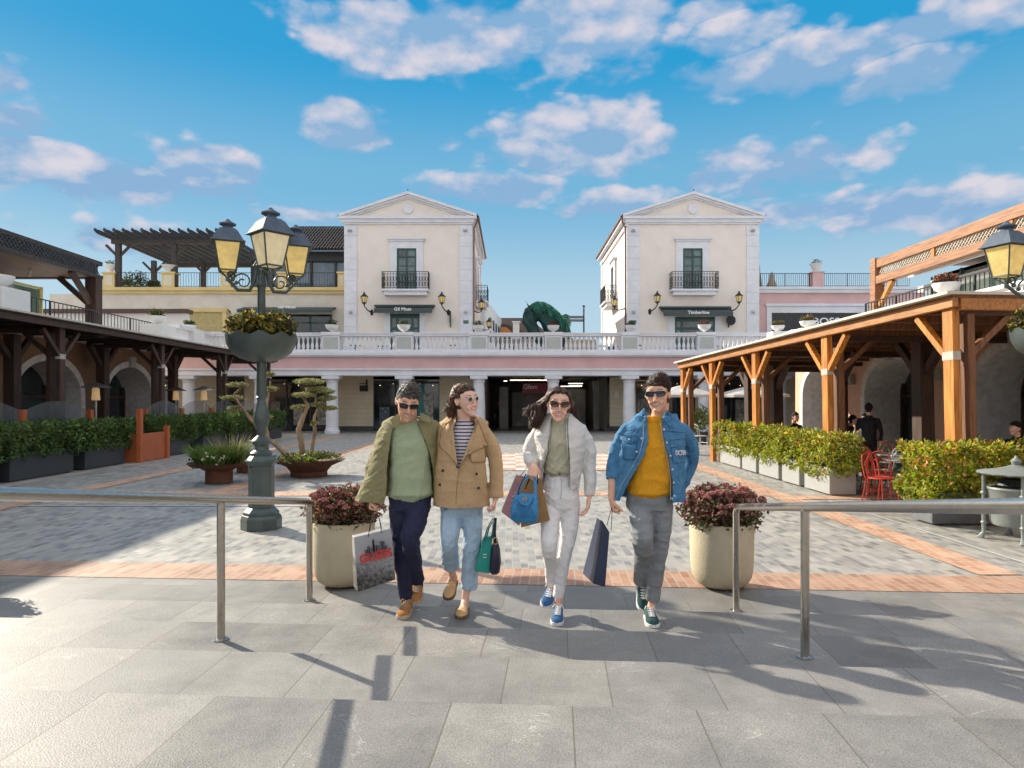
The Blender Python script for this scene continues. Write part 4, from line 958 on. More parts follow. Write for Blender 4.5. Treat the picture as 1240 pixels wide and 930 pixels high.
# ---------------------------------------------------------------- timber pergolas
def pergola(label, xs, xe, ys, zc, timber, beam_m, sof, edge, name, y_near, y_far, xwall, inner_x, inner_ys, sgn):
    """xs: line of the outer posts; the roof runs from xe back to xwall"""
    t = thing('timber_pergola', label, 'pergola', (xs,(y_near+y_far)/2,0))
    m = MB()
    lo = min(xe,xwall); hi = max(xe,xwall)
    n = int((y_far-y_near)/.14)
    m.box(lo,hi,y_near,y_far,zc-.02,zc+.03); m.build('soffit', sof, t)
    m = MB(); m.box(min(xe-sgn*.12,xwall),max(xe-sgn*.12,xwall),y_near-.05,y_far+.05,zc+.03,zc+.075); m.build('roof_sheet', edge, t)
    m = MB(); m.box(min(xe,xe+sgn*.10),max(xe,xe+sgn*.10),y_near,y_far,zc-.16,zc+.0); m.box(lo+.14 if sgn>0 else lo,hi if sgn>0 else hi-.14,y_near,y_near+.13,zc-.20,zc-.002); m.box(lo+.14 if sgn>0 else lo,hi if sgn>0 else hi-.14,y_far-.13,y_far,zc-.20,zc-.002)
    m.build('edge_beam', beam_m, t, bevel=.01)
    m = MB(); y = y_near+.8
    while y < y_far-.4: m.box(lo+.2,hi-.2,y,y+.09,zc-.14,zc-.02); y += .95
    m.build('joists', sof, t)
    for y in ys:
        for dx in (0,.25*sgn):
            m = MB(); m.box(xs+dx-.06,xs+dx+.06,y-.11,y+.11,0,zc-.24 if dx else zc-.0); 
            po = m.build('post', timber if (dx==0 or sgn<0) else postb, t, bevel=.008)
            if dx == 0:
                mm = MB(); mm.box(xs-.065,xs+.065,y-.115,y+.115,zc-.95,zc-.82); mm.build('metal_band', mat('pale_metal_plate',(.50,.47,.42),.5), po)
                mm = MB(); mm.box(xs-.07,xs+.07,y-.12,y+.12,0,.09); mm.build('foot_plate', iron, po)
                for s_ in (-1,1):
                    if (y-.9 < y_near and s_<0) or (y+.9 > y_far and s_>0): continue
                    mm = MB(); mm.bar((xs,y+s_*.1,zc-.85),(xs,y+s_*.72,zc-.2),.095,.11,up=(1,0,0)); mm.build('brace', timber, t)
            else:
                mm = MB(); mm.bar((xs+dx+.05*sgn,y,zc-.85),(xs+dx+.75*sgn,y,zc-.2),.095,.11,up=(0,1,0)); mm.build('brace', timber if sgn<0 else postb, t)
        if True:
            m = MB(); m.box(min(xs,xwall)+.1,max(xs,xwall)-.1,y-.07,y+.07,zc-.26,zc-.14); m.build('cross_beam', walnut, t)
    for y in inner_ys:
        m = MB(); m.box(inner_x-.15,inner_x+.15,y-.15,y+.15,0,zc-.2); m.build('inner_post', walnut, t, bevel=.008)
        for s_ in (-1,1):
            mm = MB(); mm.bar((inner_x,y+s_*.1,zc-.9),(inner_x,y+s_*.75,zc-.2),.14,.14,up=(1,0,0)); mm.build('brace', walnut, t)
    return t
pr = pergola('orange timber pergola over the cafe tables on the right', 6.78, 6.66, [10.45,13.93,17.19,20.05,22.55], 3.36, orwood, orwood2, soffit, roofedge, 'right', 10.25, 22.75, 11.8, 9.05, [14.2,17.3,20.7,22.5], 1)
PIV = V((6.78,10.45,0)); 
_L = V((6.78,16.5,0))
_R = Matrix.Translation(PIV)@Matrix.Rotation(math.radians(5.26),4,'Z')@Matrix.Rotation(math.radians(-1.75),4,'X')@Matrix.Translation(-PIV)
for o_ in pr.children_recursive: o_.data.transform(Matrix.Translation(-_L)@_R@Matrix.Translation(_L))
pl = pergola('dark timber pergola along the shaded left side', -11.9, -11.6, [7.8,12.9,18.0,23.2,28.3,33.4], 3.82, walnut, walnut, dksoffit, roofedge, 'left', 3.0, 33.8, -14.45, -13.9, [14.5,19.0,23.2,28.0], -1)
m = MB()
for y in (11,13.6,16,18.4,20.8,23.2,25.6,28,30.4):
    for x_ in (-12.6,-13.5): m.lathe([(.05,0),(.05,.05)],(x_,y,3.76),10)
m.build('ceiling_spot', mat('spot_pale',(.7,.68,.6),.5,emit=((1,.9,.7),1.2)), pl)

# ---------------------------------------------------------------- hedge planters
green1 = mat('hedge_leaf', (.33,.40,.03), .5, var=.3, scale=2.5, transl=.45, island=.5)
green1b = mat('hedge_leaf_young', (.70,.58,.06), .5, var=.3, scale=2.5, transl=.45, island=.4)
green1r = mat('hedge_leaf_red', (.62,.24,.05), .5, var=.3, scale=2.5, transl=.35, island=.4)
green2 = mat('dark_hedge_leaf', (.10,.19,.04), .5, var=.3, scale=2.5, transl=.3, island=.5)
green2b = mat('mid_hedge_leaf', (.17,.27,.055), .5, var=.3, scale=2.5, transl=.3, island=.4)
twig = mat('twig', (.10,.07,.04), .8)
boxg = mat('grey_planter_metal', (.38,.39,.38), .55, var=.06, scale=1.5, dirt=.15)
boxd = mat('charcoal_planter_metal', (.05,.055,.065), .5, var=.1, scale=1.5, dirt=.2)
def hedge_planter(x0,x1,y0,y1,bh,top,label,grp,bm,lm,lsize,n,mix=(.80,.16,.04),rz=0):
    cx, cy = (x0+x1)/2, (y0+y1)/2
    t = thing('hedge_planter', label, 'planter', (cx,cy,0), grp)
    m = MB(); w_ = .03
    m.box(x0,x1,y0,y0+w_,.03,bh); m.box(x0,x1,y1-w_,y1,.03,bh); m.box(x0,x0+w_,y0+w_,y1-w_,.03,bh); m.box(x1-w_,x1,y0+w_,y1-w_,.03,bh); m.box(x0+w_,x1-w_,y0+w_,y1-w_,.03,.06)
    m.box(x0+.06,x1-.06,y0+.06,y1-.06,0,.03)
    m.build('box', bm, t, bevel=.004)
    m = MB(); m.box(x0+w_,x1-w_,y0+w_,y1-w_,bh-.08,bh-.05); m.build('soil', soil, t)
    m = MB()
    for k in range(14):
        a = V((random.uniform(x0+.1,x1-.1),random.uniform(y0+.1,y1-.1),bh-.06)); b = a+V((random.uniform(-.15,.15),random.uniform(-.15,.15),(top-bh)*random.uniform(.6,.95)))
        m.tube([a,(a+b)/2+V((random.uniform(-.04,.04),0,0)),b],[.012,.009,.004],5)
    m.build('stems', twig, t)
    pts = pts_box(x0-.14,x1+.14,y0-.17,y1+.17,bh-.12,top,int(n*1.2),.07,3.5)
    n = len(pts); mi = RNG.choice(3, n, p=mix)
    # young leaves sit towards the top
    mi = np.where((mi>0)&(pts[:,2] < (bh+top)/2) & (RNG.uniform(0,1,n)<.6), 0, mi)
    leaves('foliage', pts, lsize, lm, t, mi=mi)
    return t
RL = [green1, green1b, green1r]
ghr = 'grey planters with yellow green hedges along the right pergola'
hl = ['grey hedge planter farthest away, beside the last dark post of the right pergola','second farthest grey hedge planter on the right, beyond the orange post','middle grey hedge planter on the right, between two orange posts','second nearest of the five grey hedge planters in a row on the right','nearest of the five grey hedge planters in a row, beside the red chairs']
for i,(ya,yb_) in enumerate(((17.75,19.45),(16.6,17.6),(15.2,16.4),(14.1,15.0),(12.75,13.85))):
    hedge_planter(5.93,6.5 if i<4 else 6.42,ya,yb_,.52,1.12,hl[i],ghr,boxg,RL,.085,2600)
hedge_planter(6.02,6.95,11.0-.1,12.2,.52,1.12,'single yellow hedge behind the nearest row planter on the right',ghr,boxg,RL,.085,2200) if False else None
# the big planter across the near end of the pergola
hedge_planter(6.0,7.1,9.75,10.25,.46,1.12,'large dark sided planter with yellow green hedge under the nearest orange post','planters at the pergola front',mat('planter_shade_side',(.16,.17,.18),.5,dirt=.1),RL,.085,5200,(.74,.17,.09))  # shade of the front put into the colour of the whole box
hedge_planter(8.3,10.6,11.2,11.8,.46,1.05,'hedge planter behind the litter bin at the right edge','planters at the pergola front',boxg,RL,.085,3000,(.6,.28,.12))
LL = [green2, green2b, green2b]
ghl = 'charcoal planters with dark hedges along the left pergola'
lab = ['charcoal hedge planter cut by the left edge of the photo','second charcoal hedge planter from the left edge','third charcoal hedge planter, left of the orange screen','charcoal hedge planter just right of the orange screen','fifth charcoal hedge planter, behind the grass bowl','sixth charcoal hedge planter, left of the street lamp','charcoal hedge planter farthest away, behind the twisted tree']
spots = [(11.9,14.3),(14.75,16.9),(17.35,19.15),(21.2,23.0),(24.0,26.0),(26.4,28.2),(30.2,32.2)]
for i,(ya,yb_) in enumerate(spots):
    hedge_planter(-11.7,-10.85,ya,yb_,.62,1.22,lab[i],ghl,boxd,LL,.11,3600,(.7,.2,.1))
    
# orange screens with glass between timber posts on the left
osm = mat('orange_paint', (.50,.13,.045), .5, var=.06, scale=3)
scr = thing('screen_box', 'orange timber entrance box with two tall posts between the left hedge planters', 'screen', (-10.9,20.2,0))
m = MB(); m.box(-11.9,-10.62,19.42,19.5,.02,.82); m.box(-10.7,-10.62,19.5,20.9,.02,.82); m.build('panel', osm, scr, bevel=.01)
for (x_,y_,h_) in ((-12.0,19.42,1.52),(-10.6,19.44,1.54),(-10.62,21.0,1.0)):
    m = MB(); m.box(x_-.07,x_+.07,y_-.07,y_+.07,0,h_); m.build('post', osm, scr, bevel=.01)
pane = mat('frosted_pane', (.20,.22,.23), .12, var=.1, scale=2, spec=.8)
_n = pane.node_tree; _t = _n.nodes.new('ShaderNodeBsdfTransparent'); _mx = _n.nodes.new('ShaderNodeMixShader'); _mx.inputs[0].default_value = .28
_n.links.new(_t.outputs[0],_mx.inputs[1]); _n.links.new(_n.nodes['Principled BSDF'].outputs[0],_mx.inputs[2]); _n.links.new(_mx.outputs[0],_n.nodes['Material Output'].inputs['Surface'])
ll = ['orange post of the wind screen at the left edge','orange wind screen post second from the left edge','orange wind screen post third from the left, behind the hedge','orange wind screen post left of the entrance box']
ll2 = ['wind screen panel nearest behind the left hedge','wind screen panel second behind the left hedge','wind screen panel left of the entrance box','wind screen panel right of the entrance box','wind screen panel behind the grass bowl','wind screen panel left of the street lamp','wind screen panel behind the street lamp','wind screen panel farthest away on the left']
ys_ = [12.3,14.3,16.4,18.9,21.9,24.3,26.7,29.1,31.6]
k = 0
for a,b in zip(ys_,ys_[1:]):
    if a == 18.9: continue
    t = thing('wind_screen', ll2[k], 'wind screen', (-11.75,(a+b)/2,0), 'glass wind screens along the left pergola'); k += 1
    m = MB(); m.box(-11.83,-11.69,a-.08,a+.08,0,1.56 if a<21 else 1.5); m.build('post', osm, t, bevel=.01)
    m = MB(); pts = [(-11.76,a+.1,.5),(-11.76,b-.1,.5),(-11.76,b-.1,1.55)]+[(-11.76,b-.1-(b-a-.2)*q/12,1.55+.22*math.sin(PI*q/12)) for q in range(1,12)]+[(-11.76,a+.1,1.55)]; m.prism(pts,(-.02,0,0)); m.build('pane', pane, t)

# patio heaters
steel = mat('steel', (.40,.40,.40), .3, .8, scale=10)
for i,(px,y_,lab_) in enumerate(((116,20.6,'patio heater left of the orange entrance box'),(213,27.6,'patio heater left of the first arcade column'),(247,26.0,'patio heater right of the first arcade column'))):
    x_ = (px-620)/F*y_; t = thing('patio_heater', lab_, 'heater', (x_,y_,0), 'patio heaters under the left pergola')
    m = MB(); m.lathe([(.42,2.16),(.40,2.18),(.1,2.30),(.02,2.33)],(x_,y_,0),20); m.build('reflector', steel, t, smooth=True)
    m = MB(); m.lathe([(.10,1.78),(.12,1.8),(.10,2.05),(.11,2.1),(.05,2.2)],(x_,y_,0),14); m.build('burner', mat('burner_mesh',(.45,.36,.22),.4,emit=((1,.6,.25),.18)), t)
    m = MB(); m.tube([(x_,y_,.6),(x_,y_,1.8)],.035,8); m.lathe([(.24,0),(.24,.05),(.19,.08),(.19,.75),(.05,.8)],(x_,y_,0),16); m.build('stand', steel, t, smooth=True)

# ---------------------------------------------------------------- handrails
steelr = mat('brushed_steel_rail', (.52,.50,.46), .27, 1.0, var=.06, scale=30, bump=.08, bscale=200)
def handrail(label, sx, x1, y1, n=3):
    """first post at (x1,y1) on the landing, then one every 1.6 m up the steps"""
    t = thing('handrail', label, 'handrail', (x1,y1,0), 'steel handrails on the steps')
    d = V((-.0655,-1,0)).normalized(); tops = []; r = .028
    for k in range(n):
        kk = [0,1,2.75][k]
        p = V((x1,y1,0))+d*(1.61*kk)
        g_ = [0.008, .22, .55][k]
        top = V((p.x,p.y,.89+.254*kk))
        tops.append(top)
        if k: 
            m = MB(); m.tube([(p.x,p.y,g_),(p.x,p.y,top.z-.02)],r*.92,16); m.build('post', steelr, t, smooth=True)
            m = MB(); m.lathe([(.05,0),(.05,.008),(r,.012)],(p.x,p.y,g_),20); m.build('base_ring', steelr, t, smooth=True)
    p0 = tops[0]; dd = (tops[1]-tops[0]).normalized(); R_ = .06
    pts = [V((p0.x,p0.y,0.008)), p0+V((0,0,-R_))]
    for a in (.3,.6,.9,1.2): pts.append(p0+V((0,0,-R_))+V((0,0,1))*R_*math.sin(a)+V((dd.x,dd.y,dd.z*.5))*R_*(1-math.cos(a)))
    pts += [p0+dd*R_*1.2+V((0,0,.0)), tops[-1]+dd*1.2]
    m = MB(); m.tube(pts, r, 18); m.build('rail', steelr, t, smooth=True, ang=.9)
    m = MB(); m.lathe([(.05,0),(.05,.008),(r,.012)],(x1,y1,.008),20); m.build('base_ring', steelr, t, smooth=True)
handrail('left steel handrail on the steps', -1, -1.81, 6.10)
handrail('right steel handrail on the steps', 1, 1.90, 5.79)

# ---------------------------------------------------------------- round concrete planters
conc = mat('cream_concrete', (.60,.53,.37), .85, var=.07, scale=3, bump=.35, bscale=60, dirt=.28)
sed = mat('sedum_russet', (.19,.065,.045), .6, var=.3, scale=3, transl=.3, island=.5)
sed2 = mat('sedum_pink', (.42,.20,.13), .6, var=.3, scale=3, transl=.3, island=.4)
sed3 = mat('sedum_green', (.10,.125,.045), .6, var=.3, scale=3, transl=.3, island=.5)
def round_planter(x, y, label, r=.295, h=.62, bush=(.37,.37,.21), n=4600, rz=0):
    t = thing('round_planter', label, 'planter', (x,y,0), 'round cream planters at the foot of the steps')
    m = MB(); prof = [(.14,.006),(.19,.015),(.24,.05),(.275,.11),(.288,.18),(r,.3),(r+.004,h-.01),(r,h),(r-.035,h),(r-.04,h-.06)]
    m.lathe(prof,(x,y,0.012),48); m.build('pot', conc, t, smooth=True, ang=.9)
    m = MB(); m.lathe([(r-.04,h-.08),(r-.04,h-.07)],(x,y,0.012),24); m.build('soil', soil, t)
    # domes of small star-like tufts
    c = V((x,y,h+.02)); pts = pts_ellipsoid(c+V((0,0,.1)), bush, n, .35); pts = pts[pts[:,2] > h-.1]
    k = len(pts); prob = RNG.uniform(0,1,k); mi = np.where(prob<.36,0,np.where(prob<.58,1,2))
    hz = (pts[:,2]-h)/.3; mi = np.where((hz<.15)&(RNG.uniform(0,1,k)<.6),2,mi)
    leaves('foliage', pts, .042, [sed,sed2,sed3], t, aspect=1.8, mi=mi)
    m = MB(); heads = MB()
    for q in range(66):
        a = random.uniform(0,2*PI); rr = random.uniform(.15,1)**.6; e = V((x+math.cos(a)*bush[0]*rr, y+math.sin(a)*bush[1]*rr, h+.06+bush[2]*1.05*math.sqrt(max(0,1-rr*rr*.85))+random.uniform(-.03,.05)))
        if q > 62 and x > -4: e += V((.12,0,-.12))
        b = V((x+math.cos(a)*rr*r*.6,y+math.sin(a)*rr*r*.6,h-.05)); m.tube([b,(b+e)/2+V((0,0,.03)),e],[.005,.004,.003],4)
        for j in range(26):
            d = V((random.gauss(0,1),random.gauss(0,1),abs(random.gauss(0,1))+.1)).normalized(); heads.sphere(e+d*.032,(.011,.011,.011),5)
    m.build('stems', mat('sedum_stem',(.12,.06,.04),.7), t); heads.build('flower_heads', mat('sedum_flower',(.34,.135,.10),.8,island=.5), t)
round_planter(-1.63, 6.62, 'round cream planter with russet sedum behind the left handrail post')
round_planter(2.01, 6.55, 'round cream planter with russet sedum behind the right handrail post', bush=(.40,.38,.23))
round_planter(-5.2, 6.15, 'round planter with russet sedum just cut off at the left edge')

# ---------------------------------------------------------------- street lamps with flower bowl
lampm = mat('lamp_post_paint', (.085,.115,.11), .42, .35, var=.12, scale=5, bump=.15, bscale=40, dirt=.2)
lampr = mat('lantern_roof_paint', (.10,.13,.175), .7, .0, spec=.3, var=.12, scale=8)
def lantern(parent, c, rz, s=1.0, gm=lampglass):
    """four-sided lantern; c is the middle of the glass bottom"""
    R = Matrix.Translation(c) @ Matrix.Rotation(rz,4,'Z') @ Matrix.Scale(s,4)
    def sq(r, z): return [(r,r,z),(-r,r,z),(-r,-r,z),(r,-r,z)]
    def frus(m, r0,z0,r1,z1):
        a, b = sq(r0,z0), sq(r1,z1); m.add(a+b,[(0,1,5,4),(1,2,6,5),(2,3,7,6),(3,0,4,7),(3,2,1,0),(4,5,6,7)])
    m = MB(); frus(m,.115,0,.185,.42); m.xf(R); g_ = m.build('lantern_glass', gm, parent)
    m = MB(); frus(m,.25,.425,.235,.44); frus(m,.225,.441,.14,.60); frus(m,.14,.60,.10,.64); m.lathe([(.09,.64),(.07,.68),(.12,.70),(.125,.72),(.05,.76),(.02,.79)],(0,0,0),16); m.xf(R); m.build('lantern_roof', lampr, parent)
    m = MB()
    for sx in (-1,1):
        for sy in (-1,1): m.bar((sx*.117,sy*.117,-.01),(sx*.187,sy*.187,.425),.018,.018)
    for z_, r_ in ((0,.118),(.42,.188)):
        q = sq(r_,z_)
        for i in range(4): m.bar(q[i],q[(i+1)%4],.02,.02)
    q = sq(.116,-.005)
    for p in q: m.bar(p,(0,0,-.11),.014,.014)
    m.tube([(0,0,-.16),(0,0,-.1)],[.03,.03],8); m.xf(R); m.build('lantern_frame', lampm, parent)
    m = MB(); m.tube([(0,0,.18),(0,0,.40)],[.035,.035],8); m.xf(R); m.build('lamp_bulb', mat('bulb_off',(.55,.48,.28),.3), g_)
def street_lamp(x, y, label, arms, rz0=0.0, dz=0.0):
    t = thing('street_lamp', label, 'street lamp', (x,y,0))
    m = MB()
    def octp(r, z0, z1, r1=None):
        r1 = r if r1 is None else r1; a = [(x+r*math.cos(PI/8+PI/4*k),y+r*math.sin(PI/8+PI/4*k),z0) for k in range(8)]; b = [(x+r1*math.cos(PI/8+PI/4*k),y+r1*math.sin(PI/8+PI/4*k),z1) for k in range(8)]
        m.add(a+b,[tuple(range(7,-1,-1)),tuple(range(8,16))]+[(k,(k+1)%8,8+(k+1)%8,8+k) for k in range(8)])
    octp(.275,0,.15); octp(.275,.15,.20,.25); octp(.24,.2,.24); octp(.235,.24,.30,.175); octp(.175,.30,.88); octp(.175,.88,.93,.215); octp(.225,.93,.96); octp(.20,.96,1.02,.15)
    m.build('pedestal', lampm, t, bevel=.006)
    m = MB(); m.lathe([(.14,1.02),(.15,1.06),(.10,1.10),(.09,1.15),(.12,1.19),(.13,1.23),(.10,1.26),(.055,1.30),(.055,1.36),(.075,1.40),(.105,1.50),(.11,1.56),(.09,1.66),(.055,1.78),(.06,1.81),(.075,1.83),(.06,1.85),(.068,1.88),(.06,2.5),(.052,3.35),(.06,3.37),(.075,3.39),(.06,3.42),(.05,3.5),(.055,3.6)],(x,y,0),20, rfun=lambda a,z: 1+(.07*math.cos(a*8) if 1.86<z<3.3 else 0))
    m.build('column', lampm, t, smooth=True, ang=.5)
    m = MB(); prof = [(.07,2.32),(.16,2.335),(.30,2.38),(.40,2.46),(.46,2.58),(.475,2.70),(.465,2.70),(.44,2.58),(.38,2.48),(.28,2.40),(.10,2.36)]
    # scalloped rim
    vs = []; n = 64
    for (r,z) in prof:
        for k in range(n):
            a = 2*PI*k/n; w_ = max(0,(z-2.5)/.2); vs.append((x+r*math.cos(a),y+r*math.sin(a),z+.028*w_*math.cos(a*10)))
    fs = [(i*n+k,i*n+(k+1)%n,(i+1)*n+(k+1)%n,(i+1)*n+k) for i in range(len(prof)-1) for k in range(n)]
    m.add(vs,fs); b = m.build('flower_bowl', lampm, t, smooth=True)
    pts = np.concatenate([pts_ellipsoid((x+.30*math.cos(a),y+.30*math.sin(a),2.82),(.17,.17,.17),520,.2) for a in [2*PI*k/7 for k in range(7)]])
    mi = RNG.choice(3,len(pts),p=(.55,.33,.12)); leaves('bowl_plants', pts, .075, [leafol,mat('yellow_leaf',(.42,.36,.04),.6,transl=.4,island=.4),leafred], t, mi=mi)
    m = MB()
    for (a, rr) in arms:
        d = V((math.cos(a),math.sin(a),0)); zb = 3.42+dz
        base = V((x,y,0))
        if rr > .1:
            zt_ = 3.60+dz
            pts = [base+d*.05+V((0,0,zb+.25)), base+d*.10+V((0,0,zb+.02)), base+d*(rr*.35)+V((0,0,zb-.10)), base+d*(rr*.7)+V((0,0,zb-.10)), base+d*(rr*.95)+V((0,0,zb+.02)), base+d*rr+V((0,0,zt_-.12))]
            m.tube(pts,[.022,.028,.026,.026,.022,.02],8)
            cc = base+d*(rr*.55)+V((0,0,zb+.02))
            m.tube([cc+(d*math.cos(q)+V((0,0,1))*math.sin(q))*(.125-.012*q) for q in [k*.45 for k in range(20)]],.011,6)
            cc = base+d*(rr*.88)+V((0,0,zb+.10)); m.tube([cc+(d*math.cos(q)+V((0,0,1))*math.sin(q))*(.06-.006*q) for q in [k*.5 for k in range(12)]],.012,6)
            for q in range(3): m.sphere(base+d*(rr*(.75+.1*q))+V((0,0,zb+.0+.05*q)),(.035,.02,.03),8)
    for k in range(6):
        a = 2*PI*k/6+.3; m.tube([V((x+.05*math.cos(a),y+.05*math.sin(a),3.55)),V((x+.10*math.cos(a),y+.10*math.sin(a),3.66)),V((x+.06*math.cos(a),y+.06*math.sin(a),3.74)),V((x+.12*math.cos(a),y+.12*math.sin(a),3.8))],[.015,.018,.014,.008],6)
    m.build('scroll_bracket', lampm, t, smooth=True)
    for (a, rr) in arms:
        d = V((math.cos(a),math.sin(a),0))
        if rr > .1: lantern(t, V((x,y,3.58+dz))+d*rr, rz0+.3, .90)
    if any(rr < .1 for a, rr in arms): lantern(t, V((x+.17,y-.12,3.64)), rz0+.72, 1.02, lampglassw)
    return t
LX, LY = -3.50, 9.54
street_lamp(LX, LY, 'green grey street lamp with three lit lanterns and flower bowl beside the left planter', [(math.radians(195),.44),(math.radians(70),.62),(math.radians(-20),0.0)][:1]+[(math.radians(25),.46),(0,0.0)], 0.1)
street_lamp(6.95, 8.75, 'green grey street lamp cut off by the right edge with one yellow lantern', [(math.radians(178),.60),(math.radians(300),.52),(math.radians(60),.52)], 0.0, -.20)

# ---------------------------------------------------------------- rusty bowls and cloud-pruned tree
rust = mat('rusty_steel', (.16,.062,.034), .85, var=.25, scale=3, bump=.3, bscale=40, dirt=.3)
def rusty_bowl(name, label, x, y, r, zr, foot, fh):
    t = thing(name, label, 'planter', (x,y,0))
    m = MB(); prof = [(foot*1.02,fh),(r*.62,fh+(zr-fh)*.42),(r*.9,fh+(zr-fh)*.82),(r,zr),(r*.985,zr),(r*.86,zr-.07),(.05,zr-.09)]
    m.lathe(prof,(x,y,0),44); m.build('bowl', rust, t, smooth=True, ang=.9)
    m = MB(); m.lathe([(foot,0.015),(foot,fh+.04)],(x,y,0),24); m.build('foot', rust, t, smooth=True, ang=.5)
    return t
gb = G(258,587); GX, GY = gb.x, gb.y
t = rusty_bowl('grass_bowl', 'rusty bowl full of grasses left of the street lamp', GX, GY+.3, .66, .44, .28, .28)
grassm = mat('grass_blade', (.15,.27,.045), .6, var=.3, scale=3, transl=.35, island=.4); grassy = mat('grass_seed', (.40,.38,.16), .7, island=.3, transl=.3)
def blades(name, c, r, h, n, m_, parent, width=.012, lean=.35):
    mb = MB()
    for k in range(n):
        a = random.uniform(0,2*PI); q = math.sqrt(random.random())*r; b = V((c[0]+q*math.cos(a),c[1]+q*math.sin(a),c[2])); hh = h*random.uniform(.5,1.1)
        l = V((math.cos(a)*q/r+random.gauss(0,.35),math.sin(a)*q/r+random.gauss(0,.35),0))*lean*hh; s_ = V((random.gauss(0,1),random.gauss(0,1),0)).normalized()*width/2
        p1 = b+l*.35+V((0,0,hh*.55)); p2 = b+l+V((0,0,hh)); mb.add([b-s_,b+s_,p1+s_*.8,p1-s_*.8,p2],[(0,1,2,3),(3,2,4)])
    return mb.build(name, m_, parent)
blades('grass', (GX,GY+.3,.40), .44, .44, 1700, grassm, t, .02, .8)
blades('seed_heads', (GX+.28,GY+.3,.40), .24, .66, 240, grassy, t, .016, .45)
leaves('flowers', pts_ellipsoid((GX+.08,GY-.1,.58),(.34,.25,.14),90,.2), .06, mat('white_petals',(.7,.66,.55),.7), t)
leaves('foliage', pts_ellipsoid((GX,GY+.3,.48),(.58,.58,.22),1500,.2), .07, [green2,sed3], t, mi=RNG.choice(2,1500))
tb = G(368,579); TX, TY = tb.x, tb.y+.4
t = rusty_bowl('tree_bowl', 'wide rusty bowl of succulents under the twisted tree', TX, TY, .84, .40, .42, .13)
p_ = pts_ellipsoid((TX-.02,TY,.42),(.78,.78,.14),3400,.1); leaves('succulents', p_, .06, [green2b,sed3,green1,sed], t, aspect=1.6, mi=RNG.choice(4,3400,p=(.35,.3,.25,.1)))
m = MB()
for k in range(22): a = random.uniform(-.9,.5); m.sphere((TX+.66*math.cos(a),TY-.25+.5*math.sin(a),.42),(.05,.05,.03),6)
m.build('pebbles', mat('pebble',(.45,.36,.24),.9,island=.3), t)
t2 = rusty_bowl('low_bowl', 'small rusty bowl half hidden behind the street lamp', -6.55, 16.9, .5, .36, .25, .2)
leaves('foliage', pts_ellipsoid((-6.55,16.9,.4),(.3,.3,.06),300,.2), .06, green2, t2)
# the tree: twisted trunks and flat clipped pads
tr = thing('cloud_pruned_tree', 'twisted cloud pruned olive with flat clipped pads in the wide rusty bowl', 'tree', (TX,TY,.36))
barkm = mat('pale_bark', (.34,.24,.15), .9, var=.3, scale=9, bump=.8, bscale=30, stretch=(1,1,.3))
def tp(px, py, dy=0.0): return P(px,py,TY+dy)
limbs = [([(372,578),(364,565),(345,548),(325,532),(312,518),(316,506),(308,498)],[.10,.085,.07,.065,.06,.05,.035],-.1),
         ([(370,578),(366,560),(366,540),(362,520),(368,502),(373,490),(368,482)],[.10,.09,.08,.075,.06,.05,.03],.0),
         ([(374,578),(375,560),(378,540),(382,520),(380,505),(385,495),(395,488)],[.09,.07,.055,.05,.045,.04,.025],.15),
         ([(312,518),(300,505),(290,490),(284,478)],[.055,.045,.04,.03],-.2),([(284,478),(292,470),(285,462)],[.035,.03,.02],-.2),([(325,532),(322,505),(325,480),(328,462)],[.045,.035,.03,.02],-.1),
         ([(373,490),(368,480),(374,470)],[.045,.03,.02],.1),([(385,495),(382,480),(378,470)],[.04,.03,.02],.1),([(385,495),(396,480),(398,472)],[.035,.028,.02],.2),([(382,520),(378,512),(381,508)],[.03,.02,.015],.2),([(312,518),(306,505),(300,502)],[.03,.025,.015],.0)]
m = MB()
for pts, rad, dy in limbs:
    P3 = [tp(px+random.uniform(-1,1),py,dy*i/len(pts)+random.uniform(-.03,.03)) for i,(px,py) in enumerate(pts)]
    # resample with gnarl
    Q = []; RR = []
    for i in range(len(P3)-1):
        for s_ in range(4):
            f_ = s_/4; Q.append(P3[i].lerp(P3[i+1],f_)+V((random.uniform(-.008,.008),)*3)); RR.append((rad[i]*(1-f_)+rad[i+1]*f_)*random.uniform(.72,.92))
    Q.append(P3[-1]); RR.append(rad[-1]*.8); m.tube(Q,RR,9)
m.build('trunk', barkm, tr, smooth=True, ang=3.2)
padm = mat('clipped_leaf', (.24,.28,.09), .6, var=.3, scale=3, transl=.25, island=.45); padl = mat('clipped_leaf_light', (.52,.48,.20), .6, transl=.3, island=.3)
pads = [(287,466,22),(281,482,24),(284,494,17),(326,453,12),(328,471,14),(322,505,13),(374,462,31),(384,471,24),(368,478,24),(395,474,20),(396,482,20),(363,493,18),(399,494,19),(386,490,16),(380,512,6)]
for px,py,w_ in pads:
    c = tp(px,py,random.uniform(-.15,.15)); r = w_*1.05/2/F*TY
    pp_ = pts_ellipsoid(c,(r*1.12,r*1.0,max(.055,r*.22)),int(2200*max(.3,(w_/26)**1.6)),.05)
    leaves('crown', pp_, .036, [padm,padl], tr, up=.1, aspect=2.0, mi=(RNG.uniform(0,1,len(pp_))<.35).astype(int))
for a,b in (((287,478),(281,484)),((289,492),(284,496)),((328,468),(330,473))):
    pass

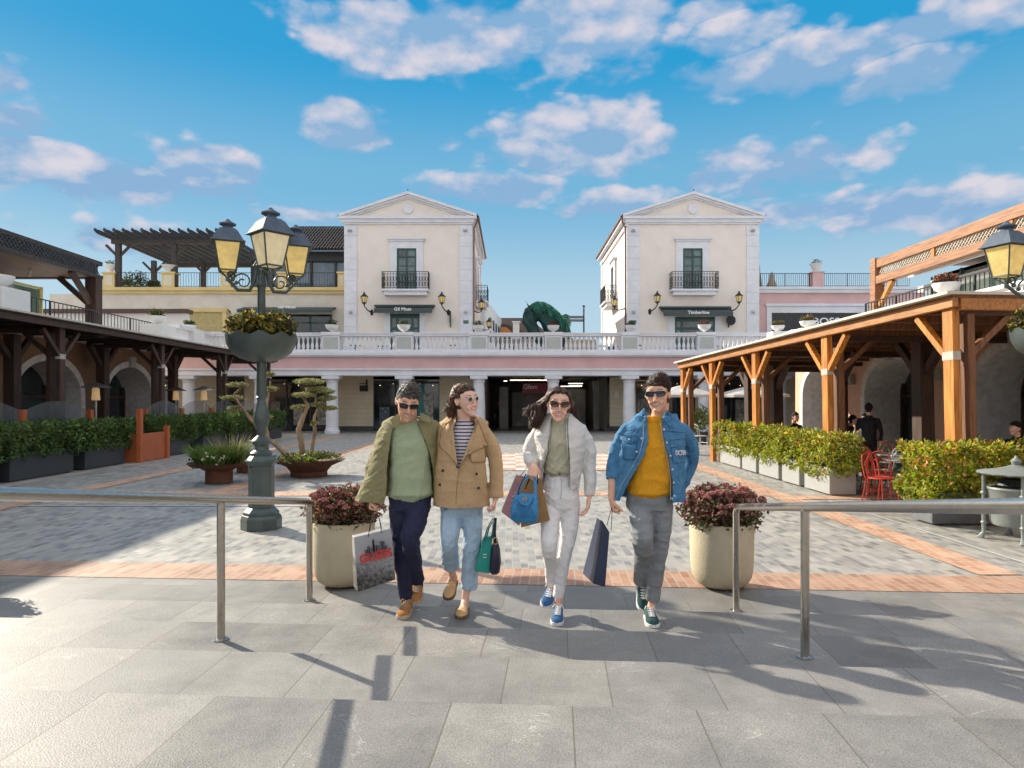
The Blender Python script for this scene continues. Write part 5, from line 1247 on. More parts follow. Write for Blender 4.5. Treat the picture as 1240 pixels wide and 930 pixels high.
# ---------------------------------------------------------------- parasols
clm = mat('parasol_cloth', (.62,.60,.56), .85, transl=.25)
for x_,y_,lab_ in ((9.85,28,'open white parasol seen between the orange posts'),(7.0,28,'open white parasol behind the head of the man in denim')):
    t = thing('open_parasol', lab_, 'parasol', (x_,y_,0), 'open parasols at the back of the cafe')
    m = MB(); n = 8; rim = [(x_+1.55*math.cos(2*PI*k/n),y_+1.55*math.sin(2*PI*k/n),2.0) for k in range(n)]; m.add(rim+[(x_,y_,2.42)]+[(p[0],p[1],1.9) for p in rim],[(k,(k+1)%n,8) for k in range(n)]+[(k,9+k,9+(k+1)%n,(k+1)%n) for k in range(n)]); m.build('canopy', clm, t)
    m = MB(); m.tube([(x_,y_,0),(x_,y_,2.5)],.03,8); m.box(x_-.3,x_+.3,y_-.3,y_+.3,0,.08); m.sphere((x_,y_,2.5),.05,8); m.build('pole', steel, t)

# ---------------------------------------------------------------- litter bin
bx_, by_ = 0.0, 0.0
t = thing('litter_bin', 'grey cast metal litter bin with pagoda lid at the right edge', 'bin', (bx_,by_,0))
binm = mat('bin_paint', (.25,.275,.26), .5, .2, var=.08, scale=6, dirt=.2)
m = MB(); m.lathe([(.21,.22),(.235,.24),(.25,.30),(.275,.78),(.29,.80),(.285,.83),(.25,.82),(.24,.6)],(bx_,by_,0),32); m.build('drum', binm, t, smooth=True, ang=.6)
m = MB(); m.lathe([(.37,1.03),(.38,1.05),(.36,1.07),(.22,1.10),(.09,1.15),(.04,1.18),(.05,1.21),(.055,1.24),(.02,1.29),(.01,1.32)],(bx_,by_,0),32,rfun=lambda a,z: 1+(.03*math.cos(a*16) if z<1.08 else 0)); m.build('lid', binm, t, smooth=True, ang=.6)
m = MB()
for k in range(4):
    a = PI/4+PI/2*k+.35; q = V((bx_+.31*math.cos(a),by_+.31*math.sin(a),0)); o_ = V((math.cos(a),math.sin(a),0))*.04
    m.tube([q+o_+V((0,0,.0)),q+o_*.6+V((0,0,.03)),q+V((0,0,.10)),q+V((0,0,.18)),q+V((0,0,1.03))],[.045,.035,.018,.022,.02],8); m.sphere(q+V((0,0,.72)),.04,8); m.sphere(q+V((0,0,.25)),.035,8)
m.build('frame', binm, t, smooth=True)
m = MB(); m.lathe([(.19,.84),(.21,.86),(.17,.95)],(bx_,by_,0),20); m.build('liner', mat('black_liner',(.015,.015,.015),.5), t)
t.location = (6.46,8.75,0); t.scale = (1.12,1.12,.82)

# ---------------------------------------------------------------- cafe furniture
redp = mat('red_chair_paint', (.50,.045,.025), .4, var=.08); grnp = mat('green_chair_paint', (.03,.22,.08), .4); whtp = mat('white_chair_paint', (.62,.62,.58), .4)
def chair_proto(pm, label, loc, rz):
    t = thing('cafe_chair', label, 'chair', (0,0,0), 'metal cafe chairs under the right pergola')
    m = MB(); m.lathe([(.20,.445),(.21,.45),(.20,.462)],(0,0,0),20)
    for k in range(-3,4): m.box(-.17,.17,k*.055-.02,k*.055+.02,.462,.468)
    m.build('seat', pm, t)
    for sx in (-1,1):
        m = MB(); m.tube([(sx*.17,-.15,.45),(sx*.20,-.20,0)],.011,7); m.build('leg', pm, t)
        m = MB(); m.tube([(sx*.17,.15,.45),(sx*.20,.22,0)],.011,7); m.build('leg', pm, t)
    m = MB(); m.tube([(-.18,.17,.45),(-.19,.22,.70),(-.15,.25,.84),(0,.26,.89),(.15,.25,.84),(.19,.22,.70),(.18,.17,.45)],.012,7)
    m.tube([(-.10,.18,.46),(-.11,.235,.70),(0,.25,.80),(.11,.235,.70),(.10,.18,.46)],.008,6)
    m.build('backrest', pm, t, smooth=True)
    m = MB(); m.tube([(-.19,-.18,.2),(.19,-.18,.2)],.008,6); m.tube([(-.19,.19,.2),(.19,.19,.2)],.008,6); m.build('stretcher', pm, t)
    t.location = loc; t.rotation_euler = (0,0,rz); return t
def table_proto(tm, label, loc):
    t = thing('cafe_table', label, 'table', (0,0,0), 'metal cafe tables under the right pergola')
    m = MB(); m.lathe([(.34,.71),(.35,.72),(.35,.735),(.33,.74)],(0,0,0),28); m.build('tabletop', tm, t)
    m = MB()
    for k in range(3):
        a = 2*PI*k/3; m.tube([(0,0,.70),(.05*math.cos(a),.05*math.sin(a),.35),(.28*math.cos(a),.28*math.sin(a),0)],.014,7)
    m.build('base', tm, t); t.location = loc; return t
protos = {'r': chair_proto(redp,'red metal cafe chair nearest, in the gap between two hedge planters',(6.35,11.75,0),.4)}
protos['g'] = chair_proto(grnp,'green metal cafe chair behind the seated woman',(8.2,17.1,0),2.2)
protos['w'] = chair_proto(whtp,'white metal cafe chair with round back behind the large near hedge',(8.05,13.0,0),PI)
cs = [('r',7.9,13.05,.2,'red cafe chair behind the round grey table near the nearest red chair'),('g',6.75,13.3,2.9,'green cafe chair between the nearest row planter and the grey table'),('r',6.65,12.35,2.6,'red metal cafe chair just behind the nearest red one'),('r',6.9,12.75,1.4,'red cafe chair at the end of the nearest row planter'),('r',7.9,11.6,-.7,'red cafe chair half hidden by the large near hedge'),
      ('r',8.5,14.1,.3,'red cafe chair beside the dark inner post'),('r',9.3,14.6,2.8,'red cafe chair behind the dark inner post, near the arch'),('r',7.25,13.6,.6,'red cafe chair behind the nearest row planter'),
      ('r',8.2,15.3,3.4,'red cafe chair in front of the man in black'),('r',7.1,16.2,1.0,'red cafe chair at the left of the seated woman'),('g',7.5,13.4,.4,'green cafe chair behind the nearest row planter'),
      ('g',9.1,13.1,2.1,'green cafe chair near the white round back chair'),('w',6.95,12.9,4.0,'white cafe chair just behind the nearest row planter'),('r',9.5,11.1,.5,'red cafe chair behind the litter bin'),
      ('r',8.7,10.3,2.8,'red cafe chair right of the nearest orange post'),('w',8.3,9.9,1.6,'white cafe chair left of the litter bin'),('r',9.1,12.4,3.6,'red cafe chair between the near hedge and the arch'),
      ('w',7.6,22.6,1.2,'white cafe chair far back behind the man in denim'),('r',7.0,22.9,3.0,'red cafe chair far back behind the man in denim'),('w',7.0,25.4,2.0,'white cafe chair below the far parasol')]
for k_,x_,y_,rz,lab_ in cs: dup(protos[k_],(x_,y_,0),rz,lab_)
tp0 = table_proto(mat('grey_table_top',(.40,.42,.40),.35),'round grey cafe table beside the nearest red chair',(7.0,12.2,0))
for x_,y_,lab_ in ((7.45,13.3,'round cafe table behind the nearest row planter'),(8.8,13.6,'round cafe table beside the dark inner post'),(7.8,15.9,'round cafe table in front of the seated woman'),(8.75,11.2,'round cafe table behind the large near hedge'),(9.2,10.4,'round cafe table behind the litter bin'),(7.3,22.2,'round cafe table far back behind the man in denim')): dup(tp0,(x_,y_,0),0,lab_)
wt = thing('side_table','white ornate metal table between the near hedge and the litter bin','table',(6.95,9.9,0)) if False else None
# plants behind the man in denim
t = thing('potted_shrub','green shrub in a pot beside the back column right of the man in denim','shrub',(7.6,27.5,0)); m = MB(); m.lathe([(.2,0),(.3,.5),(.27,.5)],(7.6,27.5,0),14); m.build('pot', boxd, t); leaves('foliage', pts_ellipsoid((7.6,27.5,1.0),(.45,.4,.6),900,.2), .1, [green1,green2], t, mi=RNG.choice(2,900))

# ---------------------------------------------------------------- horse sculpture
def remesh(mb, voxel, name, mats, parent, smooth_it=2, disp=None, colf=None, shade=True):
    off = worigin(parent) if parent else V((0,0,0))
    me = bpy.data.meshes.new(name); me.from_pydata([tuple(V(p)-off) for p in mb.v], [], mb.f)
    o = bpy.data.objects.new(name, me); COL.objects.link(o)
    r = o.modifiers.new('r','REMESH'); r.mode = 'VOXEL'; r.voxel_size = voxel; r.adaptivity = 0
    if smooth_it: s_ = o.modifiers.new('s','SMOOTH'); s_.factor = .5; s_.iterations = smooth_it
    dg = bpy.context.evaluated_depsgraph_get(); dg.update()
    nm = bpy.data.meshes.new_from_object(o.evaluated_get(dg)); bpy.data.objects.remove(o)
    nm.name = name
    if disp:
        n = len(nm.vertices); co = np.empty(n*3); nm.vertices.foreach_get('co', co); no = np.empty(n*3); nm.vertices.foreach_get('normal', no)
        co = co.reshape(-1,3); no = no.reshape(-1,3); co = co + disp(co + np.array(off), no); nm.vertices.foreach_set('co', co.reshape(-1)); nm.update()
    nm.materials.clear()
    if colf:
        n = len(nm.vertices); co = np.empty(n*3); nm.vertices.foreach_get('co', co); co = co.reshape(-1,3) + np.array(off)
        ca = nm.color_attributes.new('Col','FLOAT_COLOR','POINT'); ca.data.foreach_set('color', colf(co).astype(np.float32).reshape(-1))
    return link(name, nm, mats, parent, smooth=shade, ang=4)
def loft(m, rings, n=18, pw=2.2, cap=True):
    """rings: (centre, vector a, vector b) superellipses joined in order"""
    vs = []; fs = []
    full = list(rings)
    if cap:
        c0, a0, b0 = rings[0]; c1, a1, b1 = rings[-1]
        d0 = (V(rings[0][0])-V(rings[1][0])).normalized(); d1 = (V(rings[-1][0])-V(rings[-2][0])).normalized()
        r0 = min(V(a0).length,V(b0).length); r1 = min(V(a1).length,V(b1).length)
        full = [(V(c0)+d0*r0*.45,V(a0)*.6,V(b0)*.6)]+full+[(V(c1)+d1*r1*.45,V(a1)*.6,V(b1)*.6)]
    for c, a, b in full:
        c, a, b = V(c), V(a), V(b)
        for k in range(n):
            t_ = 2*PI*k/n; ct, s_ = math.cos(t_), math.sin(t_); q = (abs(ct)**pw+abs(s_)**pw)**(-1/pw)
            vs.append(c+a*ct*q+b*s_*q)
    L_ = len(full)
    for i in range(L_-1):
        for k in range(n): k2 = (k+1)%n; fs.append((i*n+k,i*n+k2,(i+1)*n+k2,(i+1)*n+k))
    fs.append(tuple(range(n-1,-1,-1))); fs.append(tuple((L_-1)*n+k for k in range(n)))
    m.add(vs,fs); return m
HD = 50.0
def hp(px, py, dy=0): return P(px,py,HD+dy)
hs = thing('horse_head_sculpture', 'green bronze horse head sculpture bowed to the left in the gap', 'sculpture', (hp(660,400).x,HD,TZ))
m = MB(); K = HD/F
def hr(px,py,r1,r2,ang):
    a = math.radians(ang); return (hp(px,py), V((math.cos(a)*r1*K,0,math.sin(a)*r1*K)), V((0,r2*K,0)))
# neck sweeping up and over, then the head hanging down at the left
loft(m,[hr(683,440,18,13,0),hr(680,418,16,12,5),hr(674,402,14,11,20),hr(666,390,12.5,10,45),hr(657,381,10.5,8.5,70),hr(649,377,9,7.5,95)],20)
loft(m,[hr(648,375,8.5,7.5,100),hr(642,380,9,8,150),hr(641.5,390,9,7.5,178),hr(645,400,7.2,6,195),hr(651,409,5.6,5,205),hr(656,415,5.4,4.8,205),hr(658,419,3.6,3.8,205)],20)
loft(m,[(hp(636,387,-5*K),V((3.4*K,0,0)),V((0,2.5*K,0))),(hp(640,392,-5*K),V((5*K,0,0)),V((0,2*K,0)))],10)
for sy in (-3,3): loft(m,[(hp(641,373,sy*K*1.2),V((2.4*K,0,0)),V((0,1.2*K,0))),(hp(638,366.5,sy*K*1.4),V((1.4*K,0,0)),V((0,.8*K,0))),(hp(636.5,363.5,sy*K*1.5),V((.5*K,0,0)),V((0,.3*K,0)))],8)
def mane(co,no):
    k = np.sin(co[:,0]*9+co[:,2]*5+np.sin(co[:,2]*6)*1.2)*.04; return no*k[:,None]
remesh(m,.07,'head',bronzeg,hs,2,mane)
m = MB()
crest = [(643,369),(650,365.5),(658,366),(666,370),(673,376),(679,382),(684,387)]
for k in range(150):
    u = random.random()*5.99; i = int(u); f_ = u-i; px = crest[i][0]*(1-f_)+crest[i+1][0]*f_; py = crest[i][1]*(1-f_)+crest[i+1][1]*f_
    q = hp(px,py+1,random.uniform(-.55,-.1) if k%3 else random.uniform(.1,.5)); ln = random.uniform(8,17)*(.8 if i<2 else 1); back = random.uniform(3,9); yy = -.72 if k%3 else .7
    m.tube([q,hp(px+back*.5,py+ln*.45,yy),hp(px+back,py+ln*1.1,yy*1.0+.1)],[.12,.12,.02],6)
for k in range(16): q = hp(680+k*.4,384+k*.3,random.uniform(-.4,.3)); e = hp(689+random.uniform(-3,4),383+k*.9,random.uniform(-.3,.2)); m.tube([q,(q+e)/2+V((0,0,.12)),e],[.12,.10,.02],6)
m.build('mane', mat('verdigris_mane',(.025,.18,.14),.6,.2,var=.3,scale=3,island=.5), hs, smooth=True)
m = MB(); q = hp(668,430); m.box(q.x-1.6,q.x+1.6,HD-.9,HD+.9,TZ,TZ+1.2); m.build('pedestal', plinthm, hs)
# ---------------------------------------------------------------- people
def wr(amp, fq, seed, zs=.6):
    r = np.random.default_rng(seed); ks = r.normal(size=(5,3)); ks /= np.linalg.norm(ks,axis=1)[:,None]; ks[:,2] = ks[:,2]*zs+np.sign(ks[:,2])*.5; ph = r.uniform(0,6,5); fs = fq*np.array([.5,.8,1.1,1.6,2.3]); am = np.array([1,.8,.6,.4,.25])
    def f(co, no):
        t = np.zeros(len(co)); w_ = 0
        for i in range(5):
            q = co@ks[i]*fs[i]+ph[i]; w2 = np.sin(co@ks[(i+2)%5]*fs[i]*.6+ph[(i+1)%5]); s_ = np.sin(q+1.7*w2); t += am[i]*(1-2*np.abs(s_)**.8)
        return no*(t*amp*.5)[:,None]
    return f
def colmat(name, rough=.5, sss=0.0, bump=0.0, bs=300, spec=.4):
    m = bpy.data.materials.new(name); m.use_nodes = True; nt = m.node_tree; b = nt.nodes['Principled BSDF']
    a = nt.nodes.new('ShaderNodeAttribute'); a.attribute_name = 'Col'
    nz = nt.nodes.new('ShaderNodeTexNoise'); nz.inputs['Scale'].default_value = 25; nz.inputs['Detail'].default_value = 4
    mr = nt.nodes.new('ShaderNodeMapRange'); mr.inputs[1].default_value = .3; mr.inputs[2].default_value = .7; mr.inputs[3].default_value = .90; mr.inputs[4].default_value = 1.08
    tc = nt.nodes.new('ShaderNodeTexCoord'); nt.links.new(tc.outputs['Object'], nz.inputs['Vector']); nt.links.new(nz.outputs['Fac'], mr.inputs[0])
    vm = nt.nodes.new('ShaderNodeVectorMath'); vm.operation = 'SCALE'; nt.links.new(a.outputs['Color'], vm.inputs[0]); nt.links.new(mr.outputs[0], vm.inputs['Scale'])
    nt.links.new(vm.outputs[0], b.inputs['Base Color']); b.inputs['Roughness'].default_value = rough; b.inputs['Specular IOR Level'].default_value = spec
    if sss: b.inputs['Subsurface Weight'].default_value = sss; b.inputs['Subsurface Radius'].default_value = (.01,.004,.002); b.inputs['Subsurface Scale'].default_value = .6
    return m
skinm = colmat('skin', .55, .15, spec=.3)
hairm = {k: mat('hair_'+k, c, .42, var=.3, scale=30, island=.35, spec=.5) for k, c in {'grey': (.075,.062,.052), 'brown': (.10,.045,.02), 'dark': (.045,.022,.013), 'blond': (.30,.16,.07)}.items()}

def ball(m, c, r, n=14): m.sphere(c, r, n)
def limb(m, pts, rad, n=14, ec=True):
    # rounded tube with dense in-betweens so bends stay smooth
    P_ = [V(p) for p in pts]; Q = []; R_ = []
    for i in range(len(P_)-1):
        p0 = P_[max(0,i-1)]; p1 = P_[i]; p2 = P_[i+1]; p3 = P_[min(len(P_)-1,i+2)]
        for s_ in range(5):
            t = s_/5; q = .5*((2*p1)+(p2-p0)*t+(2*p0-5*p1+4*p2-p3)*t*t+(3*p1-p0-3*p2+p3)*t**3); Q.append(q); R_.append(rad[i]*(1-t)+rad[i+1]*t)
    Q.append(P_[-1]); R_.append(rad[-1]); m.tube(Q,R_,n); ball(m,Q[0],R_[0]*.98); (ball(m,Q[-1],R_[-1]*.98) if ec else None)

def head_mesh(m, M, male, neck_to=None, neck_r=.055, jaw=1.0):
    h = MB(); nw = 1 if male else .82
    ball(h,(0,.05,.13),(.325,.405,.365),26)
    rg = [(.24,.29,-.35,.2),(.1,.298,-.385,.2),(0,.292,-.385,.18),(-.12,.275*(.5+.5*jaw),-.39,.12),(-.24,.245*jaw,-.385,.08),(-.34,.205*jaw**1.5,-.38,.02),(-.42,.15*jaw**1.7,-.375,-.06),(-.475,.095*jaw**2,-.36,-.16)]
    loft(h,[(V((0,(a+b)/2,z)),V((w_,0,0)),V((0,(b-a)/2,0))) for z,w_,a,b in rg],24,2.3)
    for s_ in (-1,1):
        ball(h,(s_*.155,-.285,-.06),(.12,.10,.11)); ball(h,(s_*.14,-.335,.125),(.13,.05,.04)); ball(h,(s_*.13,-.31,-.20),(.10,.08,.10))
        ball(h,(s_*.315,.05,-.03),(.045,.085,.125),12); ball(h,(s_*.345,.08,.01),(.022,.06,.09),10); ball(h,(s_*.045,-.425,-.155),(.034,.045,.03),10)
    limb(h,[(0,-.375,.10),(0,-.415,.02),(0,-.455,-.07),(0,-.465,-.135)],[.034*nw,.036*nw,.042*nw,.050*nw],10)
    ball(h,(0,-.375,-.235),(.115,.048,.026)); ball(h,(0,-.378,-.285),(.095,.045,.026)); ball(h,(0,-.355,-.43),(.095,.07,.07) if male else (.075,.06,.06))
    h.xf(M); m.merge(h)
def head_col(M, skin, hair, lips, stub=0.0, smile=1.0, hairline=.27, part=False, eyebrow=None):
    Mi = np.array(M.inverted()); skin = np.array(skin); hair = np.array(hair); lips = np.array(lips)
    def f(co):
        n = len(co); q = (np.c_[co,np.ones(n)]@Mi.T)[:,:3]; x, y, z = q.T; ax = np.abs(x); inh = (ax<.42)&(np.abs(y)<.6)&(z>-.62)&(z<.62)
        c = np.tile(skin,(n,1)).astype(float)
        # ruddy cheeks, nose and ears are flesh colour of their own
        ch = np.exp(-(((ax-.17)/.09)**2+((z+.09)/.09)**2))*(y<-.1)*inh; c = c*(1-.20*ch[:,None])+np.array([.66,.24,.17])*.20*ch[:,None]
        if stub: 
            k = np.clip((-.08-z)/.1,0,1)*np.clip((.15-y)/.1,0,1)*inh*stub; k *= 1-np.exp(-((ax-.14)/.08)**2-((z+.10)/.08)**2); c = c*(1-k[:,None])+np.array([.17,.12,.10])*k[:,None]
        zc = -.268 + 3.4*np.minimum(ax,.14)**2*smile
        li = np.exp(-(np.maximum(0,ax-.100)/.028)**2-((z-zc)/(.040-.10*np.minimum(ax,.13)))**4)*(y<-.25)*inh; c = c*(1-li[:,None])+lips*li[:,None]
        if smile>0:
            te = np.exp(-(ax/.088)**6-((z-zc-.004)/.015)**4)*(y<-.25)*inh; c = c*(1-te[:,None])+np.array([.85,.82,.78])*te[:,None]
        hl = hairline-.10*np.clip((ax-.16)/.14,0,1)
        sc = ((z>hl)|((y>-.10)&(z>.06))|((y>.13)&(z>-.28)))&inh&~((ax>.30)&(y<.15)&(z<.10)); c[sc] = hair
        if eyebrow is not None:
            e = np.exp(-((ax-.135)/.085)**4-((z-.155-.1*(ax-.05)+.35*np.maximum(0,ax-.17))/.020)**2)*(y<-.2)*inh; c = c*(1-.85*e[:,None])+np.array(eyebrow)*.85*e[:,None]
        return np.c_[c,np.ones(n)]
    return f
def sunglasses(par, M, kind, lens, frame):
    t = MB(); L_ = MB()
    W_, H_ = {'square':(.118,.068),'round':(.075,.078),'cat':(.118,.080),'shield':(.13,.068)}[kind]; zc = .045; xc = {'round':.135}.get(kind,.15)
    for s_ in (-1,1):
        n = 20; pw = {'square':4.0,'round':2,'cat':2.6,'shield':3.4}[kind]; ring = []
        for k in range(n):
            a = 2*PI*k/n; ct, st_ = math.cos(a), math.sin(a); q = (abs(ct)**pw+abs(st_)**pw)**(-1/pw); x = ct*q*W_; z = st_*q*H_
            if kind=='cat' and x*s_>0 and z>0: z += .03*(x*s_/W_)
            ring.append(V((s_*xc+x,-.425+.55*(abs(s_*xc+x)**2)*1.4,zc+z)))
        L_.prism(ring,(0,.018,0)); t.tube(ring+[ring[0]],.011 if kind!='square' else .014,6,cap=False)
        xe = s_*(xc+W_); t.tube([V((xe,-.425+.77*xe*xe,zc+.03)),V((s_*.325,-.2,zc+.03)),V((s_*.335,.08,zc+.02)),V((s_*.33,.14,zc-.04))],.012,6)
    t.tube([(-(xc-W_),-.428,zc+.02),(0,-.435,zc+.035),(xc-W_,-.428,zc+.02)],.012,6)
    if kind=='shield': L_.prism([(-.06,-.43,zc+.06),(.06,-.43,zc+.06),(.05,-.43,zc+.02),(-.05,-.43,zc+.02)],(0,.015,0)); t.tube([(-.27,-.37,zc+.065),(-.12,-.42,zc+.07),(.12,-.42,zc+.07),(.27,-.37,zc+.065)],.012,6)
    t.xf(M); L_.xf(M); o = t.build('sunglasses', frame, par, smooth=True); L_.build('lens', lens, o)
def hand(m, wrist, f, n, s, curl=(60,75,60), spread=.0, L=1.0, thumb=1.0):
    """f: towards the fingers, n: the side the palm faces, s: towards the thumb"""
    w_ = V(wrist); f = V(f).normalized(); n = V(n); n = (n-f*n.dot(f)).normalized(); s = V(s); s = (s-f*s.dot(f)-n*s.dot(n)).normalized()
    loft(m,[(w_,s*.024*L,n*.017*L),(w_+f*.03*L,s*.033*L,n*.017*L),(w_+f*.065*L,s*.040*L,n*.015*L),(w_+f*.088*L,s*.040*L,n*.012*L)],14,2.5)
    for k in range(4):
        p = w_+f*(.086-.004*abs(k-1))*L+s*(.030-.0205*k)*L; ln = [.043,.047,.044,.035][k]*L; d = f+s*(.10-.07*k)*spread; d.normalize(); a = 0; pts = [p-f*.01,p]; r = [.0098,.0095,.0088,.0080,.0070]
        for j,(c,l) in enumerate(zip(curl,(1,.62,.5))):
            a += math.radians(c*(1+.06*k)); dd = d*math.cos(a)+n*math.sin(a); p = p+dd*ln*l; pts.append(p)
        m.tube(pts,[x*L for x in r[:len(pts)]],8)
        for q,rr in zip(pts,r): ball(m,q,rr*L,8)
    p = w_+f*.022*L+s*.026*L; d1 = (f*.65+s*.65+n*.45*thumb).normalized(); p1 = p+d1*.045*L; d2 = (f*.75+s*.15+n*.75*thumb).normalized(); p2 = p1+d2*.032*L; p3 = p2+(d2+n*.2).normalized()*.022*L
    m.tube([p,p1,p2,p3],[.014*L,.0115*L,.0100*L,.0080*L],8)
    for q,rr in ((p,.014),(p1,.0115),(p2,.01),(p3,.008)): ball(m,q,rr*L,8)
def shell(m, rings, th=.02, n=48):
    """open coat body. rings: (centre, rx, ry, left edge x, right edge x) edges as x positions of the place; goes round the back"""
    vs = []; N_ = 2*(n+1)
    for c, rx, ry, xl, xr in rings:
        c = V(c); aL = math.asin(max(-.999,min(.999,(xl-c.x)/rx))); aR = math.asin(max(-.999,min(.999,(xr-c.x)/rx)))
        a0, a1 = aR, 2*PI+aL; o_ = []; i_ = []
        for k in range(n+1):
            a = a0+(a1-a0)*k/n
            o_.append(V((c.x+rx*math.sin(a),c.y-ry*math.cos(a),c.z))); i_.append(V((c.x+(rx-th)*math.sin(a),c.y-(ry-th)*math.cos(a),c.z)))
        vs += o_+i_[::-1]
    fs = []
    for i in range(len(rings)-1):
        for k in range(N_): k2 = (k+1)%N_; fs.append((i*N_+k,i*N_+k2,(i+1)*N_+k2,(i+1)*N_+k))
    # end caps as quads between outer and inner wall
    for b in (0,(len(rings)-1)*N_):
        for k in range(n): fs.append((b+k,b+k+1,b+N_-2-k,b+N_-1-k) if b==0 else (b+N_-1-k,b+N_-2-k,b+k+1,b+k))
    m.add(vs,fs)
def shoe(par, heel, toe, up, mu, ms, ml=None, L_=None, wid=1.0, low=False):
    heel, toe = V(heel), V(toe); f = (toe-heel); L_ = f.length; f.normalize(); u = V(up); u = (u-f*u.dot(f)).normalized(); s = f.cross(u)
    prof = [(.0,.026,.070),(.06,.034,.082),(.18,.036,.085 if not low else .062),(.34,.037,.080 if not low else .050),(.50,.043,.064 if not low else .046),(.66,.049,.052 if not low else .042),(.82,.048,.044 if not low else .038),(.94,.036,.035),(1.0,.018,.022)]
    m = MB(); rings = []
    for t,w_,h_ in prof: c = heel+f*(t*L_)+u*(h_/2+.012); rings.append((c,s*w_*wid,u*(h_/2)))
    loft(m,rings,16,2.4); o = m.build('shoe', mu, par, smooth=True, ang=4)
    m = MB(); n = len(prof); out = [heel+f*(t*L_)*1.0+s*(w_+.006)*wid for t,w_,h_ in prof]+[heel+f*L_*1.03]+[heel+f*(t*L_)-s*(w_+.006)*wid for t,w_,h_ in prof[::-1]]+[heel-f*.008]
    m.prism(out,u*.028); m.build('sole', ms, o, smooth=True, ang=.8, bevel=.004)
    if ml:
        m = MB()
        for k in range(5):
            t = .34+.085*k; h_ = float(np.interp(t,[p_[0] for p_ in prof],[p_[2] for p_ in prof])); c = heel+f*(t*L_)+u*(h_+.014); m.tube([c-s*.022,c+u*.004+f*.012,c+s*.022],.0050,5); m.tube([c+s*.022,c+u*.008+f*.004,c-s*.022-f*.01],.0045,5)
        c = heel+f*.34*L_+u*.10; m.tube([c,c+s*.03+u*.012-f*.01,c+s*.045-u*.005+f*.01],.0035,5); m.tube([c,c-s*.03+u*.012,c-s*.04-u*.01+f*.01],.0035,5); m.build('laces', ml, o)
    return o
def footm(m, ankle, heel, toe, up, r=.026):
    heel, toe = V(heel), V(toe); f = toe-heel; L_ = f.length; f.normalize(); u = V(up); u = (u-f*u.dot(f)).normalized(); a = V(ankle)
    limb(m,[a,a.lerp(heel+f*.06+u*.05,.7),heel+f*.07+u*.045,heel+f*.14+u*.036],[r+.004,r+.003,r,r*.8],10)
def strands(name, M, par, mts, roots, r=.006, n=5):
    m = MB()
    for pts in roots:
        Q = [V(p) for p in pts]; P2 = []
        for i in range(len(Q)-1):
            p0 = Q[max(0,i-1)]; p1 = Q[i]; p2 = Q[i+1]; p3 = Q[min(len(Q)-1,i+2)]
            for s_ in range(3):
                t = s_/3; P2.append(.5*((2*p1)+(p2-p0)*t+(2*p0-5*p1+4*p2-p3)*t*t+(3*p1-p0-3*p2+p3)*t**3))
        P2.append(Q[-1]); k = len(P2)
        m.tube(P2,[r*(1-.78*(i/(k-1))**2)*random.uniform(.85,1.15) for i in range(k)],n,m=random.randrange(len(mts)))
    return m.build(name, mts, par, smooth=True, ang=4)
def short_hair(M, H_, par, mts, n=1100, ln=.16, sweep=(.3,-.4,.5), hairline=.27, r=.0045):
    roots = []; sw = V(sweep)
    while len(roots) < n:
        d = V((random.gauss(0,1),random.gauss(0,1),random.gauss(0,1))).normalized(); p = V((d.x*.328,.05+d.y*.41,.13+d.z*.372)); ax = abs(p.x)
        hl = hairline-.10*min(1,max(0,(ax-.16)/.14))
        if not ((p.z>hl) or (p.y>-.08 and p.z>.08) or (p.y>.14 and p.z>-.24)): continue
        top = max(0,d.z); l = ln*(.25+.75*top)*random.uniform(.7,1.2)
        dirn = (d*.22+sw*(.3+top)*(1.1)+V((0,.1,-.9*(1-top)))+V([random.gauss(0,.18) for _ in range(3)])).normalized()
        a = p; b = p+(d*.30+dirn*.8).normalized()*l*.5; c = b+(dirn-d*.15+V([random.gauss(0,.12) for _ in range(3)])).normalized()*l*.6
        roots.append([M@a, M@b, M@c])
    strands('hair', M, par, mts, roots, r, 4)
def person_thing(label, g): return thing('person', label, 'person', g)
def mk(D):
    k = D/F
    def pp(px,py,dy=0.0): return P(px,py,D+dy)
    def rg(l,r,py,dy,ry):   # ring from silhouette
        c = pp((l+r)/2,py,dy); return (c,V(((r-l)/2*k,0,0)),V((0,ry,0)))
    def sg(l,r,py,dy,ry,xl,xr):
        c = pp((l+r)/2,py,dy); kk = (D+dy)/F; return (c,(r-l)/2*kk,ry,(xl-620)*kk,(xr-620)*kk)
    return pp, rg, sg
def headM(c, yaw, pitch, roll, H_):
    r = math.radians; return Matrix.Translation(c)@Matrix.Rotation(r(yaw),4,'Z')@Matrix.Rotation(r(pitch),4,'X')@Matrix.Rotation(r(roll),4,'Y')@Matrix.Scale(H_,4)
def patch(par, name, pts, m_, th=.006, sub=None, **k):
    """small cloth piece: polygon laid on the garment with thickness"""
    m = MB(); m.prism(pts,(0,th,0)); return m.build(name, m_, par, bevel=.002, **k)
SK1 = (.76,.44,.30); SK2 = (.82,.52,.40); SK3 = (.82,.50,.37)
lensk = mat('dark_lens', (.008,.008,.01), .08, spec=.8); lensb = mat('blue_lens', (.01,.03,.07), .08, spec=.9); lensbr = mat('brown_lens', (.05,.02,.012), .1, spec=.8)
blackp = mat('black_plastic', (.01,.01,.01), .25); whitep = mat('clear_plastic', (.62,.58,.56), .2); tort = mat('tortoise_plastic', (.18,.08,.02), .25, var=.5, scale=80); goldm = mat('gold_metal', (.65,.42,.15), .3, .9)
